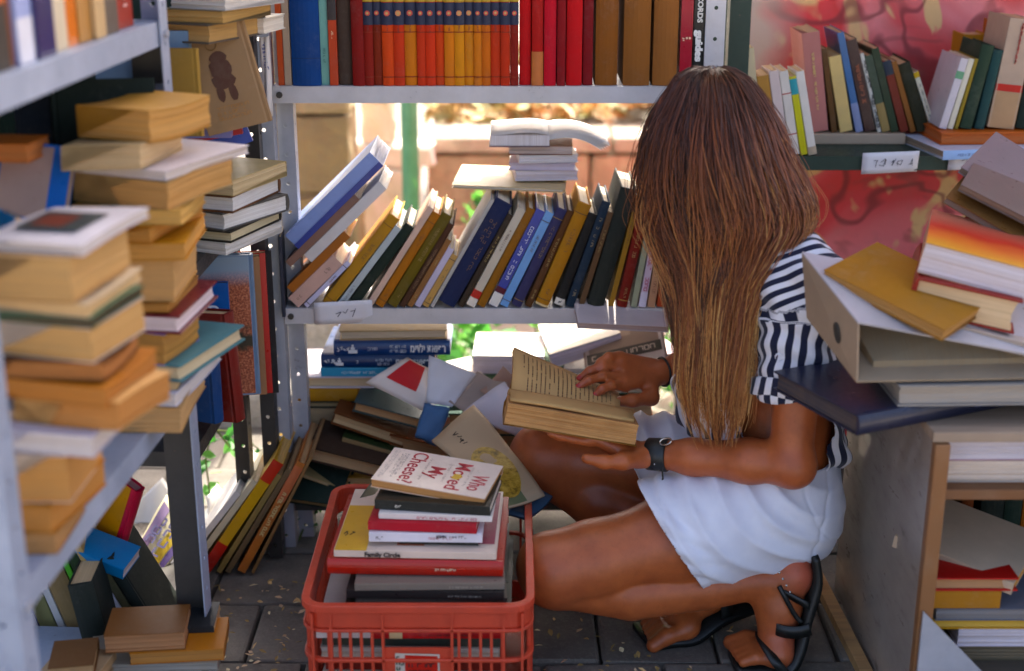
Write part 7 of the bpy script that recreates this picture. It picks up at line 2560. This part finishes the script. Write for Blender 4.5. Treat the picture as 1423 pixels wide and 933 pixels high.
def keep_skirt(V):
    x, y, z = V.T
    hem = x - (.203 + (.325 - z) * .64 - (y - 2.15) * .10)
    top = .335 + (.58 - x) * .02 + np.clip(.43 - x, 0, 1) * 1.2 - z
    return np.minimum(hem, top)
def skirt_disp(V):
    x, y, z = V.T
    r = np.sqrt((x - .545) ** 2 + (z - .43) ** 2)
    nz_ = np.sin(x * 23 + z * 17) * .5 + np.sin(y * 31 + x * 11) * .5
    amp = .0075 * np.clip((.30 - np.abs(r - .20)) / .2, 0, 1) * (.45 + .55 * nz_ ** 2) * np.clip((.56 - x) / .10, .2, 1)
    ph = 2 * np.pi * r / .040 + 1.2 * nz_
    d = amp * (1 - 2 * np.abs(np.sin(ph / 2)) ** .8)
    r2 = np.sqrt((x - .40) ** 2 + (z - .52) ** 2)
    d += .0025 * np.sin(2 * np.pi * r2 / .027 + 2 * nz_) * np.clip((.36 - x) / .1, 0, 1)
    hem = x - (.203 + (.325 - z) * .64 - (y - 2.15) * .10)
    d += .0022 * np.exp(-((hem - .011) / .004) ** 2) * 0 + np.where(hem < .014, .0018, 0)
    seam = x - (.508 + (z - .25) * .25)
    d -= .0022 * np.exp(-(seam / .0035) ** 2)
    sv = np.abs(np.sqrt((x - .66) ** 2 + (z - .36) ** 2) - .185)
    d -= .0018 * np.exp(-(sv / .003) ** 2)
    return d
skirt = garment(sk, keep_skirt, 'skirt', 'white_cotton', skirt_disp, None, .0022, sm=3)

# wrist cuff with studs and dangling cord on the near arm
ax = (J['elL'] - J['wrL']); ax = ax / np.linalg.norm(ax)
e1 = np.cross(ax, (0, 0, 1)); e1 /= np.linalg.norm(e1)
e2 = np.cross(ax, e1)
c0 = J['wrL'] + ax * .010
prof = [(-.019, .0262), (-.017, .0282), (.016, .0296), (.018, .0278), (.0175, .0255)]
V, F = [], []
NC = 28
for k in range(NC):
    a = 2 * math.pi * k / NC
    for s_, r_ in prof:
        V.append(c0 + ax * s_ + e1 * r_ * math.cos(a) + e2 * r_ * math.sin(a) * .96)
for k in range(NC):
    for j in range(len(prof) - 1):
        F.append((k * 5 + j, k * 5 + j + 1, ((k + 1) % NC) * 5 + j + 1, ((k + 1) % NC) * 5 + j))
wc = pobj('leather_wristband', np.array(V), np.array(F), 'leather')
def ball(c, r, n=8):
    bmx = bmesh.new()
    bmesh.ops.create_uvsphere(bmx, u_segments=n, v_segments=n // 2 + 1, radius=r)
    V = np.array([v.co for v in bmx.verts]) + np.array(c)
    Fq = [[v.index for v in f.verts] for f in bmx.faces]
    bmx.free()
    Fq = [f if len(f) == 4 else [f[0], f[1], f[2], f[2]] for f in Fq]
    return V, Fq
for k, a in enumerate(np.linspace(.2, 2.6, 5)):
    cc = c0 + ax * (.002 + .002 * (k % 2)) + e1 * .0296 * math.cos(a) + e2 * .0285 * math.sin(a)
    bmx = bmesh.new()
    bmesh.ops.create_uvsphere(bmx, u_segments=8, v_segments=6, radius=.0017)
    o = bm_obj('stud', bmx, 'steel', wc, None, True)
    o.location = Vector(cc) - inv
rp = [c0 + e1 * .0 + ax * .006 + np.array((0.004 + .010 * math.cos(t), -.018 + .004 * math.cos(t), .0315 + .006 * math.sin(t))) for t in np.linspace(0, 2 * math.pi, 17)]
V, F = tube_mesh(rp, .0016, 6, False)
pobj('ring', np.array(V), np.array(F), 'steel', wc)
cd = [c0 + np.array((.004, -.029, -.010)), c0 + np.array((.006, -.032, -.030)), c0 + np.array((-.002, -.032, -.048)), c0 + np.array((-.006, -.033, -.062)), c0 + np.array((-.004, -.033, -.074))]
V, F = tube_mesh(cd, [.0018, .0016, .0018, .0014, .001], 6, False)
pobj('cord', np.array(V), np.array(F), 'leather', wc)
# thin bracelet on the far wrist
ax2 = (J['elR'] - J['wrR']); ax2 = ax2 / np.linalg.norm(ax2)
f1 = np.cross(ax2, (0, 0, 1)); f1 /= np.linalg.norm(f1)
f2 = np.cross(ax2, f1)
rp = [J['wrR'] + ax2 * .006 + f1 * .0262 * math.cos(t) + f2 * .0262 * math.sin(t) for t in np.linspace(0, 2 * math.pi, 25)]
V, F = tube_mesh(rp, .0022, 6, False)
pobj('bracelet', np.array(V), np.array(F), 'leather')
# ring on the far hand
# sandals
def strap(parent, pts, w, t=.003, name='strap', n=5, up=None):
    """flat leather band through pts, width direction up (or sideways of the path)"""
    pts = [np.array(p, float) for p in pts]
    # resample with a Catmull-Rom curve
    out = []
    for i in range(len(pts) - 1):
        p0, p1, p2, p3 = pts[max(i - 1, 0)], pts[i], pts[i + 1], pts[min(i + 2, len(pts) - 1)]
        for k in range(n):
            s = k / n
            out.append(.5 * (2 * p1 + (p2 - p0) * s + (2 * p0 - 5 * p1 + 4 * p2 - p3) * s * s + (3 * p1 - p0 - 3 * p2 + p3) * s ** 3))
    out.append(pts[-1])
    V, F = [], []
    for i, p in enumerate(out):
        tg = out[min(i + 1, len(out) - 1)] - out[max(i - 1, 0)]
        tg = tg / (np.linalg.norm(tg) + 1e-9)
        sdv = np.array(up if up is not None else (0, 1, 0), float)
        sdv = sdv - tg * (sdv @ tg)
        sdv /= np.linalg.norm(sdv) + 1e-9
        nn = np.cross(tg, sdv)
        for a, b in ((-.5, -.5), (.5, -.5), (.5, .5), (-.5, .5)):
            V.append(p + sdv * w * a + nn * t * b)
    m = len(out)
    for i in range(m - 1):
        for k in range(4):
            F.append((i * 4 + k, i * 4 + (k + 1) % 4, (i + 1) * 4 + (k + 1) % 4, (i + 1) * 4 + k))
    F.append((3, 2, 1, 0))
    F.append(tuple((m - 1) * 4 + k for k in range(4)))
    return pobj(name, np.array(V), np.array(F), 'leather', parent)
sandL = pobj('sandal', np.array([(.503, 2.108, .196), (.503, 2.182, .196), (.503, 2.182, .190), (.503, 2.108, .190)]), np.array([(0, 1, 2, 3)]), 'leather')
strap(sandL, [(.502, 2.146, .204), (.508, 2.142, .160), (.494, 2.134, .098), (.484, 2.124, .045), (.466, 2.118, .012), (.430, 2.112, .0055), (.375, 2.108, .0060)], .086, .012, 'sole')
strap(sandL, [(.500, 2.102, .118), (.488, 2.096, .128), (.462, 2.103, .140), (.436, 2.115, .150), (.424, 2.150, .158), (.436, 2.186, .150), (.465, 2.192, .135), (.496, 2.180, .115)], .012, .003, up=(-.5, 0, 1))
strap(sandL, [(.438, 2.112, .160), (.432, 2.110, .145), (.428, 2.112, .120), (.440, 2.106, .095), (.470, 2.092, .078), (.494, 2.092, .075)], .010, .003, up=(1, 0, .3))
strap(sandL, [(.496, 2.085, .088), (.475, 2.083, .083), (.448, 2.090, .082), (.430, 2.115, .084), (.440, 2.150, .084), (.470, 2.166, .080), (.496, 2.160, .080)], .022, .003, up=(0, 0, 1))
strap(sandL, [(.458, 2.066, .012), (.438, 2.068, .036), (.425, 2.090, .050), (.420, 2.118, .052), (.425, 2.146, .046), (.440, 2.166, .014)], .016, .003, up=(-1, 0, .2))
strap(sandL, [(.443, 2.104, .158), (.452, 2.096, .142), (.470, 2.094, .110), (.482, 2.092, .096)], .008, .0035, 'strap', up=(1, 0, .5))
bk_ = P(1090, 803, 2.088)
for k in range(4):
    bmx = bmesh.new()
    bmesh.ops.create_uvsphere(bmx, u_segments=8, v_segments=6, radius=.0023)
    o = bm_obj('stud', bmx, 'steel', sandL, None, True)
    o.location = Vector(P(1083 + 5 * k, 796 + 9 * k, 2.087)) - inv
sandR = pobj('sandal', np.array([(.43, 2.24, .044), (.43, 2.31, .044), (.43, 2.31, .038), (.43, 2.24, .038)]), np.array([(0, 1, 2, 3)]), 'leather')
strap(sandR, [heelR + (.026, .010, -.032), heelR + (.0, 0, -.040), lerp(heelR, ballR, .5) + (0, 0, -.026), ballR + (.01, 0, -.024), ballR + (-.03, -.012, -.0225), toeR + (-.016, -.006, -.0085)], .084, .011, 'sole', up=tuple(fsd))
strap(sandR, [lerp(heelR, ballR, .42) - fsd * .036 * -1 + np.array((0, 0, -.02)), lerp(heelR, ballR, .45) + fsd * .034 + np.array((0, 0, .018)), lerp(heelR, ballR, .45) + np.array((0, 0, .050)), lerp(heelR, ballR, .45) - fsd * .034 + np.array((0, 0, .018)), lerp(heelR, ballR, .42) - fsd * .038 + np.array((0, 0, -.02))], .022, .003, up=tuple(-fdir))
strap(sandR, [ballR + fdir * .01 + fsd * .038 + np.array((0, 0, -.02)), ballR + fdir * .004 + fsd * .034 + np.array((0, 0, .012)), ballR + np.array((0, 0, .029)), ballR + fdir * .004 - fsd * .034 + np.array((0, 0, .012)), ballR + fdir * .01 - fsd * .038 + np.array((0, 0, -.02))], .018, .003, up=tuple(-fdir))
strap(sandR, [J['anR'] + (-.028, -.02, .01), J['anR'] + (0, -.038, .004), J['anR'] + (.034, -.012, -.006), J['anR'] + (.030, .022, -.004)], .012, .003, up=(0, 0, 1))
# --- hair: a dark inner mass and several thousand strands
T = NT('brown_hair')
tn = T.add('ShaderNodeAttribute')
tn.attribute_name = 'tone'
c = T.ramp(tn.outputs['Fac'], [(0.0, hexc('#2b160c')), (0.28, hexc('#5a2d14')), (0.52, hexc('#944f26')), (0.76, hexc('#c07c3c')), (1.0, hexc('#e6b26a'))])
T.base(c).rough(0.33).set(Specular_IOR_Level=0.6)
M['hair'] = T.m
levels = [(97, 978, 1006, 2.265, .010), (99.5, 955, 1022, 2.265, .032), (110, 938, 1040, 2.265, .055), (135, 922, 1058, 2.262, .075), (165, 904, 1076, 2.258, .092), (200, 893, 1090, 2.255, .104), (240, 887, 1108, 2.250, .108), (275, 887, 1122, 2.245, .106), (305, 892, 1122, 2.235, .100), (345, 910, 1096, 2.215, .080), (385, 924, 1066, 2.195, .064), (430, 934, 1050, 2.178, .052), (480, 940, 1044, 2.165, .044), (530, 942, 1040, 2.155, .040), (575, 952, 1034, 2.148, .034), (615, 972, 1022, 2.142, .024)]
LV = []
for py, l, r, yc, wy in levels:
    a, b = P(l, py, yc), P(r, py, yc)
    LV.append((a.z, (a.x + b.x) / 2, (b.x - a.x) / 2, yc, wy))
LV = np.array(LV)
tt_ = np.linspace(0, 1, len(LV))
def section(s):
    """s in 0..1 from crown to tips -> z, cx, wx, cy, wy"""
    return [np.interp(s, tt_, LV[:, i]) for i in range(5)]
def hair_point(s, phi, rho):
    z, cx, wx, cy, wy = section(s)
    return np.stack([cx + np.cos(phi) * wx * rho, cy + np.sin(phi) * wy * rho, z], -1)
hr = np.random.default_rng(4)
# inner mass
NS, NP_ = 40, 48
S_ = np.linspace(0, .90, NS)
PH = np.linspace(0, 2 * np.pi, NP_, endpoint=False)
Vc = []
for s in S_:
    for ph in PH:
        rho = .86 + .05 * np.sin(ph * 9 + s * 6) + .03 * np.sin(ph * 17 - s * 9)
        Vc.append(hair_point(s, ph + .12 * np.sin(s * 7), rho * (1 - .25 * max(0, s - .6))))
Vc = np.array(Vc)
Fc = [(i * NP_ + j, (i + 1) * NP_ + j, (i + 1) * NP_ + (j + 1) % NP_, i * NP_ + (j + 1) % NP_) for i in range(NS - 1) for j in range(NP_)]
Vc = np.concatenate([Vc, [hair_point(0.0, 0.0, 0.0) + (0, 0, .001)]])
Fc += [((j + 1) % NP_, NP_ * NS, j, j) for j in range(0)]
Fcap = [(j, (j + 1) % NP_, NP_ * NS, NP_ * NS) for j in range(NP_)]
hair = pobj('hair', Vc, np.array(Fc + Fcap), 'hair', attr=dict(tone=np.full(len(Vc), .10)))
# strands gathered in locks
def strands(nlocks, per, phi_rng, s_end_rng, seed, spread=.085, seg=34, rad=.00085, tone_shift=0.0, rho_rng=(.82, 1.03), s0_rng=(0.0, .05), flare=0.0):
    g = np.random.default_rng(seed)
    V, F, TN = [], [], []
    for L in range(nlocks):
        ph0 = g.uniform(*phi_rng)
        amp, frq, off = g.uniform(.05, .24), g.uniform(4, 9), g.uniform(0, 6.3)
        send = g.uniform(*s_end_rng)
        rho0 = g.uniform(*rho_rng)
        lt = g.normal(0, .19) + tone_shift
        twist = g.normal(0, .28)
        wav, wk, wo = g.uniform(.003, .009), g.uniform(9, 17), g.uniform(0, 6.3)
        for k in range(per):
            dph, drho = g.normal(0, spread), g.normal(0, .018)
            s0 = g.uniform(*s0_rng)
            e = min(1.0, send * g.uniform(.93, 1.03))
            s = s0 + (e - s0) * np.linspace(0, 1, seg) ** .95
            u = (s - s0) / max(1e-3, e - s0)
            conv = 1 - .55 * u ** 2
            ph = ph0 + twist * u + dph * conv + amp * np.sin(frq * u + off) * u
            rho = rho0 + drho + .09 * np.sin(frq * 1.3 * u + off + 1) * u + flare * u ** 3 * g.normal(0, 1)
            # off the crown the strands leave from a parting, not one point
            p = hair_point(s, ph, rho)
            p[:, 2] += .002 * g.normal()
            p[:, 0] += wav * np.sin(wk * u + wo) * np.clip(u * 1.6 - .35, 0, 1)
            p[:, 1] += wav * .6 * np.cos(wk * u + wo) * np.clip(u * 1.6 - .35, 0, 1)
            jit = g.normal(0, .0016, 3)
            p = p + jit * u[:, None]
            r = rad * g.uniform(.7, 1.25) * (1 - .65 * u ** 3)
            tg = np.gradient(p, axis=0)
            tg /= np.linalg.norm(tg, axis=1)[:, None] + 1e-9
            a1 = np.cross(tg, (0.3, 1.0, 0.2))
            a1 /= np.linalg.norm(a1, axis=1)[:, None] + 1e-9
            b1 = np.cross(tg, a1)
            i0 = sum(len(x) for x in V[-1:]) * 0
            ring_ = np.stack([p + (a1 * math.cos(q) + b1 * math.sin(q)) * r[:, None] for q in (0, 2.094, 4.189)], 1).reshape(-1, 3)
            V.append(ring_)
            tone = .15 + .42 * np.clip((s - .18) / .7, 0, 1) ** 1.1 + lt * (.35 + .65 * u) + g.normal(0, .05)
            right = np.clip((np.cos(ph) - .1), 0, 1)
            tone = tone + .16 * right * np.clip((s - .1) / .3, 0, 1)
            TN.append(np.repeat(np.clip(tone, 0, 1), 3))
    n = len(V)
    base = np.arange(seg - 1)[:, None] * 3
    quads = []
    for k in range(3):
        k2 = (k + 1) % 3
        quads.append(np.concatenate([base + k, base + k2, base + 3 + k2, base + 3 + k], 1))
    q = np.concatenate(quads)
    Fs = (q[None] + (np.arange(n) * seg * 3)[:, None, None]).reshape(-1, 4)
    return np.concatenate(V), Fs, np.concatenate(TN)
parts_ = [strands(190, 13, (-2.95, .25), (.70, 1.0), 1), strands(60, 12, (-.9, .9), (.42, .60), 2, tone_shift=.10), strands(40, 12, (2.2, 4.2), (.55, .95), 3, tone_shift=.02), strands(30, 10, (.3, 2.6), (.40, .75), 5),
          strands(55, 7, (-2.6, -.3), (.86, 1.0), 8, spread=.16, rad=.0007, tone_shift=.22, rho_rng=(.98, 1.12), flare=.06),
          strands(70, 2, (-3.1, .4), (.45, 1.0), 11, spread=.2, rad=.00045, tone_shift=.2, rho_rng=(1.0, 1.09), flare=.05)]
o0 = 0
Vs, Fs_, Ts = [], [], []
for v, f, t in parts_:
    Vs.append(v)
    Fs_.append(f + o0)
    Ts.append(t)
    o0 += len(v)
pobj('hair_strands', np.concatenate(Vs), np.concatenate(Fs_), 'hair', hair, attr=dict(tone=np.concatenate(Ts)))
# ------------------------------------------------------------ the open book in her hands
sl_ = math.atan(.171)
xa = Vector((math.cos(sl_), 0, -math.sin(sl_)))
ya = Vector((0, math.cos(R(11)), -math.sin(R(11))))
za = xa.cross(ya)
org = Vector((-.013, 2.180, .4165))
OB = frame(org, xa, ya, za)
rb_ = empty('book', OB, 'open old paperback with browned pages held in the woman\'s hands', 'book')
LB, DBK, TB = .2205, .090, .034
# thick near half: fore-edge towards us
n = 12
V, F = [], []
orng = random.Random(9)
prof = [(s / n, orng.uniform(0, .0016)) for s in range(n + 1)]
for s, j in prof:
    z = .0008 + TB * s
    dx = orng.uniform(0, .0012)
    y0 = j + .003 * math.sin(math.pi * s)
    y1 = DBK - .010 * (1 - math.cos(s * 1.3)) * 1.2
    V += [(dx, y0, z), (LB - dx, y0, z), (LB - dx, y1, z), (dx, y1, z)]
for i in range(n):
    for k in range(4):
        F.append((i * 4 + k, i * 4 + (k + 1) % 4, (i + 1) * 4 + (k + 1) % 4, (i + 1) * 4 + k))
F += [(3, 2, 1, 0), tuple(n * 4 + k for k in range(4))]
T = NT('old_page_edges')
v = T.coord()
st = T.noise(T.mapping(v, (4, 4, 900)), 1.0, 3, .7)
nb_ = T.noise(v, 18, 4, .6)
cc = T.mix(T.ramp(st, [(.35, grey(0)), (.65, grey(1))]), hexc('#a06c36'), hexc('#cf9d5f'))
T.base(T.mix(T.ramp(nb_, [(.45, grey(0)), (.8, grey(.5))]), cc, hexc('#8a5a2c'))).rough(.9)
T.bump(st, .5, .0012)
M['old_edges'] = T.m
blk = mesh_obj('page_block', V, F, 'old_edges', rb_)
# a loosened gathering resting on the block
paper_sheet('page_section', lambda u, w: (.004 + u * (LB - .012), .012 + w * (DBK - .016), TB + .0045 + .006 * math.sin(w * 2.6) + .0015 * math.sin(u * 5)), 8, 8, rb_, '#c99f63', .0045, 'paper')
# the far half: a leaning page with its print, thicker towards the spine
inv_ob = OB.inverted()
A = inv_ob @ P(711, 553, 2.283); B = inv_ob @ P(862, 582, 2.283); D = inv_ob @ P(860, 546, 2.392); E = inv_ob @ P(716, 484, 2.395)
def leaf(u, w, off=0.0):
    p = A * (1 - u) * (1 - w) + B * u * (1 - w) + D * u * w + E * (1 - u) * w
    p = p + Vector((0, -.010 * math.sin(w * math.pi) * (1 - w) - off, .012 * math.sin(w * math.pi) + off * .5))
    return p
# cover under the block, round the spine and up behind the far half
def cov(u, w):
    x = -.002 + u * (LB + .004)
    if w < .45:
        return (x, -.002 + (DBK + .002) * (w / .45), -.0006)
    if w < .6:
        q = (w - .45) / .15 * math.pi * .5
        return (x, DBK + .020 * math.sin(q), .020 * (1 - math.cos(q)))
    q = (w - .6) / .4
    p = leaf(min(max(u, 0), 1), q, -.016)
    a = Vector((x, DBK + .020, .020))
    return a * max(0, 1 - q * 3) + p * min(1, q * 3)
paper_sheet('cover', cov, 4, 24, rb_, '#8a6238', .0012, 'matte')
paper_sheet('far_pages', lambda u, w: leaf(u, w, -.007), 8, 12, rb_, '#b98f58', .010, 'paper')
pg = paper_sheet('printed_page', lambda u, w: leaf(u, w, .0006), 12, 14, rb_, '#cfa468', .0006, 'paper')
# pages curling at the spine
for k in range(4):
    paper_sheet('curled_page', lambda u, w, k=k: (.001 + .0005 * k + u * LB * .985, DBK - .012 + .034 * w, TB * .9 + .003 * k + .010 * math.sin(w * math.pi) * (1 - .2 * k)), 3, 10, rb_, '#c0935a', .0010, 'paper')
# printed lines run from the spine to the outer edge
VV, FF = [], []
trng = random.Random(2)
for i in range(21):
    u = .10 + i * .0405
    w = .90
    end = .12 if i % 7 else trng.uniform(.3, .55)
    if i > 16: end = .30
    while w > end:
        ww = w - trng.uniform(.012, .045)
        if trng.random() < .9:
            hh = .0046
            i0 = len(VV)
            for (uu, wq) in ((u - hh, w), (u + hh, w), (u + hh, ww), (u - hh, ww)):
                VV.append(leaf(uu, wq, .0016))
            FF.append((i0, i0 + 1, i0 + 2, i0 + 3))
        w = ww - .012
mesh_obj('print', VV, FF, 'ink', pg, hexc('#5a3d22'))
